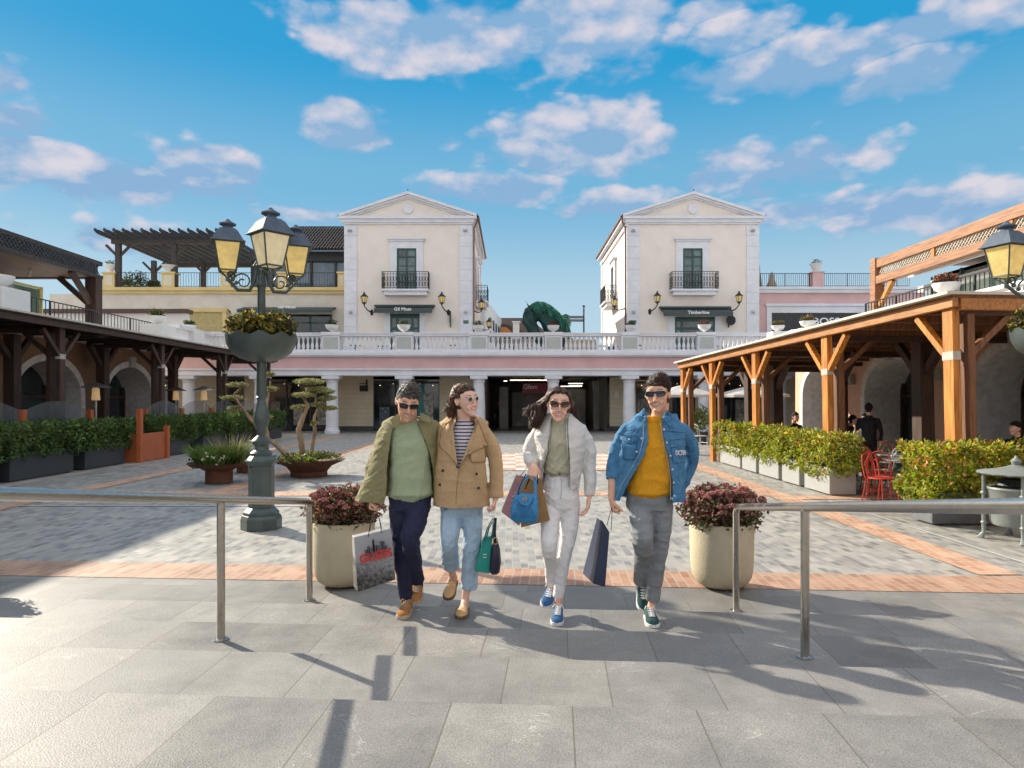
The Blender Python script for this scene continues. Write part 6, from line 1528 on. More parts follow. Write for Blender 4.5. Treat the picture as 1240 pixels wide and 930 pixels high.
def cloth(name, c, rough=.85, var=.07, bump=.25, bs=260, scale=9, fold=.30, **k):
    new = name not in MATS; m = mat(name, c, rough, var=var, scale=scale, bump=bump, bscale=bs, **k)
    if new:
        nt = m.node_tree; N = nt.nodes; L = nt.links; old = N['Bump']; tc = N['Texture Coordinate']
        mp = N.new('ShaderNodeMapping'); mp.inputs['Scale'].default_value = (1,1,.5); mp.inputs['Rotation'].default_value = (.3,.5,0); L.new(tc.outputs['Object'],mp.inputs[0])
        nz = N.new('ShaderNodeTexNoise'); nz.inputs['Scale'].default_value = 10; nz.inputs['Detail'].default_value = 3; nz.inputs['Distortion'].default_value = 1.6; L.new(mp.outputs[0],nz.inputs['Vector'])
        s1 = N.new('ShaderNodeMath'); s1.operation='SUBTRACT'; s1.inputs[1].default_value=.5; L.new(nz.outputs['Fac'],s1.inputs[0]); s2 = N.new('ShaderNodeMath'); s2.operation='ABSOLUTE'; L.new(s1.outputs[0],s2.inputs[0]); s3 = N.new('ShaderNodeMath'); s3.operation='POWER'; s3.inputs[1].default_value=.6; L.new(s2.outputs[0],s3.inputs[0])
        bp = N.new('ShaderNodeBump'); bp.inputs['Strength'].default_value = fold; bp.inputs['Distance'].default_value = .035; L.new(s3.outputs[0],bp.inputs['Height']); L.new(bp.outputs[0],old.inputs['Normal'])
    return m
FT = [MB]

# ======== man in the green jacket
D1 = 5.42; pp, rg, sg = mk(D1)
g1 = G(487,748,.11)
m1 = person_thing('man in olive jacket, green t-shirt and navy trousers, looking down, leftmost of the four', g1)
HM = headM(pp(493.5,487,-.12), 14, 24, 6, .262)
m = MB(); head_mesh(m, HM, True, jaw=1.05)
limb(m,[pp(495,500,-.04),pp(494,512,.0),pp(495,522,.03)],[.066,.064,.075])
loft(m,[rg(480,514,522,.03,.07),rg(480,515,545,.03,.08),rg(482,514,575,.03,.08),rg(480,514,602,.03,.08)],16)
limb(m,[pp(474,523,.04),pp(460,547,.05),pp(451,572,.03),pp(450,602,-.02)],[.034,.036,.033,.028]); limb(m,[pp(524,518,.03),pp(545,545,.16)],[.045,.04])
for a in ([pp(485,612,.02),pp(486,640,.0),pp(487,668,-.02),pp(489,698,.03),pp(492,722,.06)],[pp(508,610,.0),pp(503,632,-.10),pp(497,652,-.17),pp(501,678,.0),pp(505,700,.14)]): limb(m,a,[.06,.055,.045,.038,.032])
footm(m,pp(492,722,.06),G(495,739,.11),G(486,750.5,.11),(0,0,1)); footm(m,pp(505,700,.14),pp(507,709,.27),pp(503,732,.02),(0,-.4,1))
hand(m,pp(450,603,-.02),(.02,-.25,-1),(.75,-.1,0),(0,-1,-.1),(70,85,60))
remesh(m,.0042,'body',skinm,m1,1,colf=head_col(HM,SK1,(.07,.06,.05),(.40,.15,.12),stub=.22,eyebrow=(.05,.04,.03)))
short_hair(HM,.262,m1,[hairm['grey'],mat('hair_silver',(.20,.18,.16),.45,island=.3),hairm['grey'],hairm['dark']],3200,.14,(.55,.25,.25),.27,.0030)
sunglasses(m1,HM,'square',lensk,blackp)
nvy = cloth('navy_chino',(.014,.018,.055),.8)
m = MB(); loft(m,[rg(471,523,590,.02,.125),rg(470,523,602,.02,.13),rg(472,521,616,.02,.13)],20,2.3)
limb(m,[pp(485,612,.02),pp(486,640,.0),pp(487,668,-.02),pp(489,698,.03),pp(492,724,.06)],[.098,.086,.072,.064,.060],ec=False)
limb(m,[pp(508,610,.0),pp(503,632,-.10),pp(497,652,-.17),pp(501,678,.0),pp(505,703,.14)],[.098,.090,.078,.068,.064],ec=False)
remesh(m,.0075,'trousers',nvy,m1,3,wr(.006,34,3))
tee1 = cloth('sage_tshirt',(.36,.43,.27),.9,var=.03)
m = MB(); loft(m,[rg(483,508,511,.0,.07),rg(474,517,514,.02,.10),rg(468,522,520,.02,.115),rg(471,522,540,.0,.132),rg(472,522,562,.0,.138),rg(471,523,585,.0,.14),rg(469,525,598,.0,.145)],24,2.4)
limb(m,[pp(472,522,.03),pp(463,540,.05)],[.065,.07]); remesh(m,.0075,'t_shirt',tee1,m1,2,wr(.007,20,5,.8))
m = MB(); c = pp(495,510.5,-.03); m.tube([c+V((.085*math.sin(a),-.062*math.cos(a)+.02,.012*math.cos(a)*-1.2)) for a in [2*PI*k/24 for k in range(25)]],.0065,6,cap=False); m.build('t_shirt_collar', tee1, m1, smooth=True)
olv = cloth('olive_jacket',(.26,.235,.115),.85,bump=.3,fold=.3)
m = MB()
shell(m,[sg(474,518,504,.06,.10,483,510),sg(463,530,511,.04,.135,482,509),sg(457,532,524,.03,.165,478,515),sg(451,532,545,.03,.18,475,522),sg(445,532,565,.04,.19,473,526),sg(437,531,588,.05,.20,473,528),sg(430,530,606,.06,.205,471,528)],.014)
limb(m,[pp(471,521,.03),pp(459,545,.05),pp(450,572,.03),pp(449,601,-.03)],[.056,.064,.058,.052],ec=False); limb(m,[pp(524,518,.04),pp(536,532,.14),pp(548,548,.2)],[.075,.07,.06])
remesh(m,.0055,'jacket',olv,m1,3,wr(.009,22,8,.5))
ja = lambda px,py,dy=-.155: pp(px,py,dy)
patch(m1,'collar',[ja(483,500,-.10),ja(472,508,-.12),ja(478,520,-.15),ja(485,511,-.14)],olv,.012); patch(m1,'collar',[ja(508,499,-.08),ja(520,504,-.10),ja(521,512,-.13),ja(510,509,-.13)],olv,.012)
tanl = cloth('tan_suede',(.46,.20,.06),.9,var=.12,bump=.4); gumm = mat('gum_sole',(.50,.42,.30),.8); whl = mat('white_lace',(.8,.8,.78),.8); navl = mat('navy_sock',(.015,.02,.05),.9)
shoe(m1,G(495,739,.11),G(486,750.5,.11),(0,0,1),tanl,gumm,mat('tan_lace',(.45,.28,.14),.8),wid=1.0)
shoe(m1,pp(507,709,.27),pp(503,732,.02),(0,-.4,1),tanl,gumm,mat('pale_lace',(.6,.5,.38),.8))

m = MB(); limb(m,[pp(492,718,.06),pp(493,730,.07)],[.046,.044]); limb(m,[pp(505,698,.13),pp(506,709,.20)],[.046,.044]); m.build('socks', navl, m1, smooth=True)
# ======== woman in the trench coat
D2 = 5.44; pp, rg, sg = mk(D2)
w1 = person_thing('woman in tan trench coat, striped top and pale jeans, looking aside, second from the left', G(560,748,.11))
HM = headM(pp(564,485,-.06), 42, 0, -4, .245)
m = MB(); head_mesh(m, HM, False, jaw=.94); limb(m,[pp(560,494,.0),pp(561,506,.01),pp(562,516,.02)],[.052,.050,.062])
loft(m,[rg(550,576,519,.03,.05),rg(547,578,530,.03,.07),rg(549,576,560,.03,.07),rg(545,576,602,.03,.07)],16)
limb(m,[pp(583,523,.03),pp(596,546,.03),pp(600,572,.03),pp(600,604,-.02)],[.032,.034,.030,.025]); limb(m,[pp(536,520,.04),pp(530,545,.14)],[.04,.035])
limb(m,[pp(547,614,.02),pp(546,636,-.05),pp(544,656,-.08),pp(545,672,.06),pp(547,690,.22),pp(549,700,.32)],[.06,.052,.042,.040,.034,.029])
limb(m,[pp(571,614,.02),pp(572,645,.0),pp(571,670,.0),pp(569,695,.04),pp(565,715,.05),pp(563,727,.05)],[.06,.052,.042,.040,.034,.029])
footm(m,pp(563,727,.05),G(563,739,.11),G(557.5,750.5,.11),(0,0,1),.023); footm(m,pp(549,700,.32),pp(550,705,.40),pp(542,727,.15),(0,-.4,1),.023)
hand(m,pp(599,605,-.02),(-.05,-.2,-1),(-.8,-.1,0),(0,-1,0),(60,75,60),L=.92)
remesh(m,.0042,'body',skinm,w1,1,colf=head_col(HM,SK2,(.10,.05,.025),(.58,.14,.13),hairline=.31,eyebrow=(.10,.05,.035)))
rts = []
for k in range(1500):
    u = random.random(); v = random.uniform(-1,1)
    a = V((.10-.45*u*0+random.uniform(-.30,.12), -.30+.62*u, .13+.372*math.sqrt(max(0,1-((.30*v)/.34)**2*.8))*1.0))
    d = V((random.gauss(0,1),random.gauss(.4,.8),abs(random.gauss(.5,.7)))).normalized(); a = V((d.x*.33,.05+d.y*.41,.13+d.z*.375))
    if a.y < -.12 and a.z < .30: continue
    c0 = HM@a; c1 = HM@(a+V((d.x*.06,.10,d.z*.05))); w_ = random.random()
    b1 = pp(random.uniform(550,557),random.uniform(467,480),random.uniform(-.04,.10))
    e1 = pp(random.uniform(544,554),random.uniform(480,492),random.uniform(-.04,.12)); e2 = pp(random.uniform(541,553),random.uniform(493,503),random.uniform(-.03,.13)); e3 = pp(random.uniform(542,557),random.uniform(503,513),random.uniform(-.02,.12))
    rts.append([c0,c1,b1,e1,e2,e3] if w_<.75 else [c0,c1,b1,e1,e2+V((random.uniform(-.05,.0),0,.01))])
strands('hair',HM,w1,[hairm['brown'],hairm['dark'],hairm['blond'],hairm['brown']],rts,.0048)
sunglasses(w1,HM,'round',lensk,whitep)
jean = cloth('pale_denim',(.44,.59,.74),.9,var=.07,bump=.3,scale=14)
m = MB(); loft(m,[rg(536,582,596,.02,.13),rg(535,584,608,.02,.14),rg(537,584,618,.02,.13)],20,2.3)
limb(m,[pp(547,614,.02),pp(546,636,-.05),pp(544,656,-.08),pp(545,672,.06),pp(546,684,.16)],[.098,.084,.074,.074,.078],ec=False)
limb(m,[pp(571,614,.02),pp(572,645,.0),pp(571,670,.0),pp(569,695,.04),pp(568,712,.06)],[.098,.082,.074,.070,.072],ec=False)
remesh(m,.0075,'jeans',jean,w1,3,wr(.005,34,13))
stripe = bpy.data.materials.new('striped_jersey'); stripe.use_nodes = True; nt = stripe.node_tree; b = nt.nodes['Principled BSDF']; b.inputs['Roughness'].default_value = .9
tc = nt.nodes.new('ShaderNodeNewGeometry'); sp = nt.nodes.new('ShaderNodeSeparateXYZ'); nt.links.new(tc.outputs['Position'],sp.inputs[0])
mm_ = nt.nodes.new('ShaderNodeMath'); mm_.operation='MULTIPLY'; mm_.inputs[1].default_value = 1/.027; nt.links.new(sp.outputs[2],mm_.inputs[0]); fr = nt.nodes.new('ShaderNodeMath'); fr.operation='FRACT'; nt.links.new(mm_.outputs[0],fr.inputs[0])
ra = nt.nodes.new('ShaderNodeValToRGB'); ra.color_ramp.interpolation='CONSTANT'; ra.color_ramp.elements[0].color=(.04,.03,.09,1); ra.color_ramp.elements[1].color=(.66,.60,.62,1); ra.color_ramp.elements[1].position=.36; nt.links.new(fr.outputs[0],ra.inputs[0]); nt.links.new(ra.outputs[0],b.inputs['Base Color'])
m = MB(); loft(m,[rg(549,575,513,.0,.07),rg(541,584,518,.0,.10),rg(541,584,535,.0,.125),rg(543,582,560,.0,.12),rg(541,583,590,.0,.12)],22,2.3); remesh(m,.0075,'striped_top',stripe,w1,2,wr(.006,30,15))
m = MB(); c = pp(562,512.5,-.03); m.tube([c+V((.080*math.sin(a),-.060*math.cos(a)+.01,-.020*math.cos(a))) for a in [2*PI*k/24 for k in range(25)]],.006,6,cap=False); m.build('neckband', mat('navy_band',(.02,.015,.05),.9), w1, smooth=True)
trm = cloth('tan_trench',(.52,.345,.185),.85,var=.05,bump=.25)
m = MB()
CO = [sg(541,582,504,.06,.10,548,577),sg(532,592,511,.03,.135,549,577),sg(529,592,524,.02,.155,549,575),sg(528,588,542,.01,.165,551,570),sg(528,588,556,.0,.17,553,562),sg(527,589,568,.0,.175,557,555),sg(526,591,590,.0,.185,560,550),sg(524,594,612,.0,.195,561,549)]
shell(m,CO,.014)
limb(m,[pp(586,521,.02),pp(597,545,.03),pp(601,572,.03),pp(601,603,-.01)],[.056,.064,.060,.060],ec=False); limb(m,[pp(538,520,.04),pp(531,545,.12),pp(524,560,.18)],[.075,.07,.06])
remesh(m,.0055,'trench_coat',trm,w1,3,wr(.006,20,18,.5))
def onc(px,py,off=.012):
    best = min(CO,key=lambda r: abs(r[0].z-pp(px,py).z)); c, rx, ry = best[0], best[1], best[2]; p = pp(px,py); s_ = max(-.98,min(.98,(p.x-c.x)/rx)); y = c.y-ry*math.sqrt(1-s_*s_)-off; return P(px,py,y)
def cpatch(par, name, pts, m_, off=.012, th=.010, n=None):
    # polygon divided so that it follows the body
    P_ = [V((x,y,0)) for x,y in pts]; cx = sum(p.x for p in P_)/len(P_); cy_ = sum(p.y for p in P_)/len(P_); m = MB(); vs = [onc(cx,cy_,off)]; rings = 3
    B = []
    for i in range(len(P_)):
        for s_ in range(4): q = P_[i].lerp(P_[(i+1)%len(P_)],s_/4); B.append(q)
    k = len(B)
    for r in range(1,rings+1):
        for q in B: vs.append(onc(cx+(q.x-cx)*r/rings,cy_+(q.y-cy_)*r/rings,off))
    nb_ = len(vs); vs += [v+V((0,th,0)) for v in vs]; fs = []
    for i in range(k):
        j = (i+1)%k; fs.append((0,1+i,1+j)); fs.append((nb_,nb_+1+j,nb_+1+i))
        for r in range(rings-1): a = 1+r*k; fs.append((a+i,a+k+i,a+k+j,a+j)); fs.append((nb_+a+i,nb_+a+j,nb_+a+k+j,nb_+a+k+i))
        a = 1+(rings-1)*k; fs.append((a+i,nb_+a+i,nb_+a+j,a+j))
    m.add(vs,fs); return m.build(name,m_,par,smooth=True,ang=.7)
cpatch(w1,'lapel',[(576,504),(582,517),(591,540),(577,545),(565,552),(555,570),(566,540),(574,520)],trm,.018); cpatch(w1,'lapel',[(553,504),(543,511),(534,522),(532,541),(543,550),(554,564),(551,540),(549,520)],trm,.018)
cpatch(w1,'pocket_flap',[(569,545),(588,543),(588,559),(571,560)],trm,.010)
bm_ = mat('horn_button',(.035,.018,.008),.35)
for px,py in ((536,570),(532.5,587),(577,574),(579.5,591)):
    q = onc(px,py,.016); m = MB(); m.prism([(q.x+.011*math.cos(a),q.y,q.z+.011*math.sin(a)) for a in [2*PI*k/14 for k in range(14)]],(0,.012,0)); m.build('button', bm_, w1)
loaf = cloth('tan_loafer',(.60,.38,.17),.6,var=.1,bump=.2,bs=80)
shoe(w1,G(563,739,.11),G(557.5,750.5,.11),(0,0,1),loaf,mat('loafer_sole',(.16,.09,.05),.7),None,low=True,wid=.95)
shoe(w1,pp(550,705,.40),pp(542,727,.15),(0,-.4,1),loaf,mat('loafer_sole',(.16,.09,.05),.7),None,low=True,wid=.95)

def seamline(par, pts, off, col, r=.0018, nm='stitching'):
    m = MB(); Q = []
    for i in range(len(pts)-1):
        for k in range(4): Q.append(onc(pts[i][0]+(pts[i+1][0]-pts[i][0])*k/4,pts[i][1]+(pts[i+1][1]-pts[i][1])*k/4,off))
    Q.append(onc(*pts[-1],off)); m.tube(Q,r,4); m.build(nm, col, par)
dks = mat('trench_edge_shadow_thread',(.20,.12,.055),.9)  # edge shadow of lapels and flap drawn in as dark thread
for L_ in ([(576,504),(582,517),(591,540),(577,545),(565,552),(555,570)],[(553,504),(543,511),(534,522),(532,541),(543,550),(554,564)],[(588,543),(588,559),(571,560),(569,545)],[(556,570),(553,590),(552,611)]): seamline(w1,L_,.021,dks,.0022)
# ======== woman in white
D3 = 5.27; pp, rg, sg = mk(D3)
w2 = person_thing('woman with long windblown hair in pale bomber jacket and white jeans, third from the left', G(675,757,.11))
HM = headM(pp(676.5,489,-.12), 0, 8, 3, .252)
m = MB(); head_mesh(m, HM, False, jaw=.94); limb(m,[pp(677,498,-.02),pp(677,508,.0),pp(677,518,.02)],[.050,.050,.062])
loft(m,[rg(662,692,519,.03,.05),rg(662,694,530,.03,.07),rg(664,692,558,.03,.07),rg(664,692,600,.03,.07)],16)
limb(m,[pp(658,521,.03),pp(646,537,.05),pp(642,551,.05),pp(643.5,559,-.06),pp(646,563,-.17)],[.030,.031,.029,.027,.024]); limb(m,[pp(701,522,.03),pp(711,541,.05),pp(713.5,565,.04),pp(714,600,-.02)],[.030,.031,.029,.024])
limb(m,[pp(668,612,.02),pp(667,640,-.08),pp(666,664,-.12),pp(667,688,.05),pp(667.5,712,.17)],[.055,.048,.038,.032,.028])
limb(m,[pp(689,612,.02),pp(688,640,.0),pp(684,666,-.01),pp(679,700,.03),pp(676,732,.06)],[.055,.048,.038,.032,.028])
footm(m,pp(676,732,.06),G(677,746.5,.11),G(674,758.5,.11),(0,0,1),.023); footm(m,pp(667.5,712,.17),pp(669,716,.26),pp(660,737,.05),(0,-.5,1),.023)
hand(m,pp(646.5,563,-.19),(-.12,-.25,-.7),(.1,1,-.4),(1,.0,-.0),(55,70,55),L=.95)
hand(m,pp(713.5,602,-.02),(-.15,-.25,-1),(-.9,-.1,0),(0,-1,0),(18,28,22),spread=1,L=.95,thumb=.3)
remesh(m,.0042,'body',skinm,w2,1,colf=head_col(HM,SK3,(.05,.028,.018),(.60,.13,.13),hairline=.36,eyebrow=(.07,.04,.03)))
rts = []
for k in range(1700):
    d = V((random.gauss(0,1),random.gauss(.3,.9),abs(random.gauss(.6,.7)))).normalized(); a = V((d.x*.33,.05+d.y*.41,.13+d.z*.378))
    if a.y < -.20 and a.z < .34 and abs(a.x)<.24: continue
    if a.y < -.05 and a.z < .22: continue
    left = a.x < .02 if a.y<.1 else random.random()<.6
    if left:
        w_ = random.random(); b = V((-.36+random.uniform(-.03,.02),max(-.12,a.y*.6)+.05,.12+random.uniform(-.08,.06)))
        if abs(a.x)<.15: b0 = V((-.22,a.y+.02,.40)); 
        else: b0 = (a+b)/2+V((-.03,0,.05))
        if w_ < .30: e1 = pp(random.uniform(653,661),random.uniform(486,496),random.uniform(-.05,.1)); e2 = pp(random.uniform(640,652),random.uniform(490,502),random.uniform(-.05,.1)); e3 = pp(random.uniform(632,646),random.uniform(494,505),random.uniform(-.06,.06))
        else: e1 = pp(random.uniform(650,662),random.uniform(486,500),random.uniform(-.06,.10)); e2 = pp(random.uniform(643,657),random.uniform(498,508),random.uniform(-.10,.08)); e3 = pp(random.uniform(639,654),random.uniform(506,520),random.uniform(-.14,.04))
    else:
        b = V((.355+random.uniform(-.02,.02),max(-.12,a.y*.6)+.05,.10+random.uniform(-.08,.06))); b0 = V((.20,a.y+.02,.41)) if abs(a.x)<.15 else (a+b)/2+V((.03,0,.05))
        e1 = pp(random.uniform(689,696),random.uniform(488,498),random.uniform(-.02,.1)); e2 = pp(random.uniform(690,699),random.uniform(497,506),random.uniform(.0,.14)); e3 = pp(random.uniform(691,701),random.uniform(503,512),random.uniform(.0,.16))
    rts.append([HM@a,HM@b0,HM@b,e1,e2,e3])
strands('hair',HM,w2,[hairm['dark'],hairm['dark'],hairm['brown'],mat('hair_chestnut',(.13,.07,.04),.4,island=.3)],rts,.0046)
sunglasses(w2,HM,'cat',lensbr,tort)
wj = cloth('white_denim',(.86,.84,.83),.9,var=.03,bump=.25)
m = MB(); loft(m,[rg(661,696,568,.02,.10),rg(657,700,584,.02,.115),rg(655,702,602,.02,.125),rg(657,701,614,.02,.11)],20,2.0)
limb(m,[pp(667,610,.02),pp(666,640,-.08),pp(665,664,-.12),pp(667,688,.05),pp(667,707,.15)],[.086,.072,.058,.050,.044],ec=False)
limb(m,[pp(690,610,.02),pp(689,640,.0),pp(685,666,-.01),pp(679,700,.03),pp(676,723,.06)],[.086,.072,.058,.050,.044],ec=False)
remesh(m,.007,'jeans',wj,w2,3,wr(.004,38,23))
m = MB(); m.tube([rg(661,696,569,.02,.105)[0]+V((.112*math.sin(a),-.104*math.cos(a),0)) for a in [2*PI*k/28 for k in range(29)]],.012,6,cap=False); wb = m.build('waistband', wj, w2, smooth=True)
m = MB(); q = pp(678,574,-.11); m.sphere(q,(.008,.005,.008),8); m.build('waist_button', bm_, w2)
sw_ = mat('white_seam_thread',(.55,.53,.56),.9)
for pts in ([(663,574,-.105),(665,580,-.113),(659,586,-.110)],[(691,575,-.105),(692,582,-.112),(699,587,-.10)],[(679,575,-.10),(680,590,-.118),(679,604,-.115)],[(661,579,-.10),(661,600,-.10)][:0]):
    if pts: m = MB(); m.tube([pp(*p) for p in pts],.0025,4); m.build('seam', sw_, w2)
swt = cloth('sage_knit',(.52,.49,.35),.95,var=.04,bump=.5,bs=180)
m = MB(); loft(m,[rg(666,688,504,.0,.062),rg(664,690,510,.0,.07),rg(653,701,517,.01,.10),rg(655,701,534,-.01,.125),rg(657,699,555,.0,.118),rg(657,699,571,.0,.118)],22,2.3); remesh(m,.0075,'knit_top',swt,w2,2,wr(.007,28,25,1.1))
bomb = bpy.data.materials.new('quilted_satin'); bomb.use_nodes = True; nt = bomb.node_tree; b = nt.nodes['Principled BSDF']; b.inputs['Roughness'].default_value = .55; b.inputs['Base Color'].default_value = (.70,.67,.63,1)
tc = nt.nodes.new('ShaderNodeTexCoord'); mp = nt.nodes.new('ShaderNodeMapping'); mp.inputs['Rotation'].default_value = (0,math.radians(45),0); mp.inputs['Scale'].default_value=(1/.075,0,1/.075); nt.links.new(tc.outputs['Object'],mp.inputs[0]); sp = nt.nodes.new('ShaderNodeSeparateXYZ'); nt.links.new(mp.outputs[0],sp.inputs[0]); hs_ = []
for i in (0,2):
    a = nt.nodes.new('ShaderNodeMath'); a.operation='FRACT'; nt.links.new(sp.outputs[i],a.inputs[0]); b2 = nt.nodes.new('ShaderNodeMath'); b2.operation='SUBTRACT'; b2.inputs[1].default_value=.5; nt.links.new(a.outputs[0],b2.inputs[0]); c3 = nt.nodes.new('ShaderNodeMath'); c3.operation='ABSOLUTE'; nt.links.new(b2.outputs[0],c3.inputs[0]); c4 = nt.nodes.new('ShaderNodeMath'); c4.operation='POWER'; c4.inputs[1].default_value=14; nt.links.new(c3.outputs[0],c4.inputs[0]); hs_.append(c4)
ad = nt.nodes.new('ShaderNodeMath'); nt.links.new(hs_[0].outputs[0],ad.inputs[0]); nt.links.new(hs_[1].outputs[0],ad.inputs[1]); ng = nt.nodes.new('ShaderNodeMath'); ng.operation='MULTIPLY'; ng.inputs[1].default_value=-9000; nt.links.new(ad.outputs[0],ng.inputs[0])
bp = nt.nodes.new('ShaderNodeBump'); bp.inputs['Strength'].default_value=.5; bp.inputs['Distance'].default_value=.006; nt.links.new(ng.outputs[0],bp.inputs['Height']); nt.links.new(bp.outputs[0],b.inputs['Normal'])
m = MB()
CO = [sg(661,694,500,.05,.09,668,688),sg(657,699,507,.04,.11,667,687),sg(651,707,514,.03,.13,667,686),sg(646,710,526,.02,.155,665,686),sg(647,709,545,.01,.165,661,687),sg(650,706,565,.01,.165,657,688),sg(652,703,582,.01,.155,655,689),sg(653,702,591,.01,.145,655,689)]
shell(m,CO,.014)
limb(m,[pp(655,519,.03),pp(645,535,.05),pp(641,551,.05),pp(643,559,-.06),pp(646,563,-.16)],[.050,.060,.056,.050,.038],ec=False); limb(m,[pp(704,520,.03),pp(712,540,.05),pp(714,565,.04),pp(714,590,.0),pp(714,601,-.02)],[.050,.061,.056,.050,.040],ec=False)
remesh(m,.0055,'bomber_jacket',bomb,w2,3,wr(.007,24,28,.6))
zipm = mat('zip_metal',(.5,.5,.48),.3,.8)
for s_,xs in ((0,(668,667,665,661,657,655)),(1,(687,686,686,687,688,689))):
    ys_2 = (507,514,526,545,565,590); m = MB(); m.tube([onc(x,y,.004) for x,y in zip(xs,ys_2)],.0045,5); m.build('zip', zipm, w2)
skn = mat('blue_canvas',(.03,.12,.30),.85,bump=.3,bscale=200); wsole = mat('white_rubber',(.75,.74,.72),.6)
shoe(w2,G(677,746.5,.11),G(674,758.5,.11),(0,0,1),skn,wsole,whl,wid=.95)
shoe(w2,pp(669,716,.26),pp(660,737,.05),(0,-.5,1),skn,wsole,whl,wid=.95)

# ======== man in denim
D4 = 5.22; pp, rg, sg = mk(D4)
m2 = person_thing('man in blue denim overshirt, mustard t-shirt and grey trousers at the right of the four', G(789,758,.11))
HM = headM(pp(796.5,478,-.06), -22, 4, -3, .258)
m = MB(); head_mesh(m, HM, True, jaw=1.0)
limb(m,[pp(800,488,.0),pp(799,502,.02),pp(797,514,.03)],[.064,.062,.074])
loft(m,[rg(776,814,518,.03,.06),rg(774,814,535,.03,.08),rg(774,810,570,.03,.08),rg(770,804,602,.03,.08)],16)
limb(m,[pp(762,522,.04),pp(749,543,.04),pp(744,562,.04),pp(742,582,.0),pp(741,604,-.03)],[.034,.036,.036,.036,.029]); limb(m,[pp(822,522,.04),pp(834,540,.09),pp(836,558,.14),pp(828,580,.14),pp(822,592,.12)],[.034,.034,.032,.030,.027])
for a in ([pp(774,612,.02),pp(777,636,-.08),pp(779,656,-.13),pp(779,680,.05),pp(777,704,.18)],[pp(800,612,.02),pp(800,640,.0),pp(797,668,.0),pp(793,700,.04),pp(790,727,.06)]): limb(m,a,[.06,.055,.045,.038,.032])
footm(m,pp(790,727,.06),G(785,748,.11),G(792,761,.11),(0,0,1)); footm(m,pp(777,704,.18),pp(776,712,.28),pp(780,741,.06),(0,-.5,1))
hand(m,pp(741,605,-.03),(.05,-.15,-1),(.8,.1,0),(0,-1,-.0),(62,80,60))
remesh(m,.0042,'body',skinm,m2,1,colf=head_col(HM,SK1,(.045,.028,.018),(.42,.15,.13),stub=.10,eyebrow=(.04,.025,.015)))
short_hair(HM,.258,m2,[hairm['dark'],hairm['dark'],hairm['brown']],3400,.18,(.5,.15,.45),.29,.0031)
sunglasses(m2,HM,'shield',lensb,blackp)
gry = cloth('grey_chino',(.25,.27,.285),.85,var=.05)
m = MB(); loft(m,[rg(760,812,588,.02,.125),rg(758,813,602,.02,.135),rg(758,813,616,.02,.13)],20,2.3)
limb(m,[pp(774,612,.02),pp(777,636,-.08),pp(779,656,-.13),pp(779,680,.05),pp(777,704,.18)],[.103,.092,.080,.072,.068],ec=False)
limb(m,[pp(800,612,.02),pp(800,640,.0),pp(797,668,.0),pp(793,700,.04),pp(790,727,.06)],[.100,.088,.075,.066,.060],ec=False)
remesh(m,.0075,'trousers',gry,m2,3,wr(.006,32,33))
mus = cloth('mustard_tshirt',(.72,.33,.010),.9,var=.03)
m = MB(); loft(m,[rg(780,806,508,.0,.075),rg(770,818,513,.02,.10),rg(760,824,520,.02,.11),rg(763,822,540,.0,.128),rg(762,820,565,.0,.135),rg(759,818,585,.0,.14),rg(759,816,596,.0,.14)],24,2.4); remesh(m,.0075,'t_shirt',mus,m2,2,wr(.008,20,35,.8))
m = MB(); c = pp(794,507,-.03); m.tube([c+V((.088*math.sin(a),-.068*math.cos(a)+.02,-.02*math.cos(a))) for a in [2*PI*k/24 for k in range(25)]],.0065,6,cap=False); m.build('t_shirt_collar', mus, m2, smooth=True)
den = cloth('blue_denim',(.07,.23,.42),.9,var=.16,bump=.4,bs=320,scale=16)
m = MB()
CO = [sg(772,820,500,.05,.10,780,808),sg(765,822,507,.04,.12,781,797),sg(755,829,516,.03,.145,780,797),sg(750,830,532,.02,.16,780,799),sg(748,830,550,.01,.17,775,804),sg(745,830,568,.0,.175,765,807),sg(742,830,585,.0,.185,756,809),sg(740,831,606,.0,.195,747,809),sg(760,832,613,.0,.19,764,812)][:-1]
shell(m,CO,.014)
limb(m,[pp(759,520,.03),pp(749,540,.05),pp(744,560,.04),pp(742,581,.0)],[.056,.064,.060,.054],ec=False); limb(m,[pp(825,520,.03),pp(835,538,.09),pp(837,558,.14),pp(828,580,.14),pp(822,592,.12)],[.056,.066,.062,.056,.050])
limb(m,[pp(815,585,-.14),pp(823,606,-.13)],[.03,.03]) if False else None
remesh(m,.0055,'denim_overshirt',den,m2,3,wr(.007,22,38,.5))
cpatch(m2,'collar',[(780,494),(768,507),(776,511),(783,503)],den,.05); cpatch(m2,'collar',[(808,496),(815,507),(811.5,516),(802,506)],den,.05)
cpatch(m2,'pocket_flap',[(751,527),(773,528),(772,534),(762,538),(751,532)],den,.012); cpatch(m2,'pocket_flap',[(811,533),(831,531),(831,540),(812,542)],den,.012)
stm = mat('orange_thread',(.45,.25,.10),.8)
cpatch(m2,'pocket',[(753,535),(771,535),(770,556),(755,556)],den,.006); cpatch(m2,'pocket',[(813,540),(830,539),(830,560),(815,561)],den,.006)
dsm = mat('dark_denim_thread',(.03,.08,.16),.9)
for L_ in ([(751,527),(773,528),(772,534),(762,538),(751,532)],[(811,533),(831,531),(831,540),(812,542),(811,533)],[(753,535),(755,556),(770,556),(771,535)],[(813,542),(815,561),(830,560),(830,541)],[(753,522),(775,520)],[(808,522),(830,524)]): seamline(m2,L_,.019,dsm,.0022)
snap = mat('pearl_snap',(.8,.82,.84),.25)
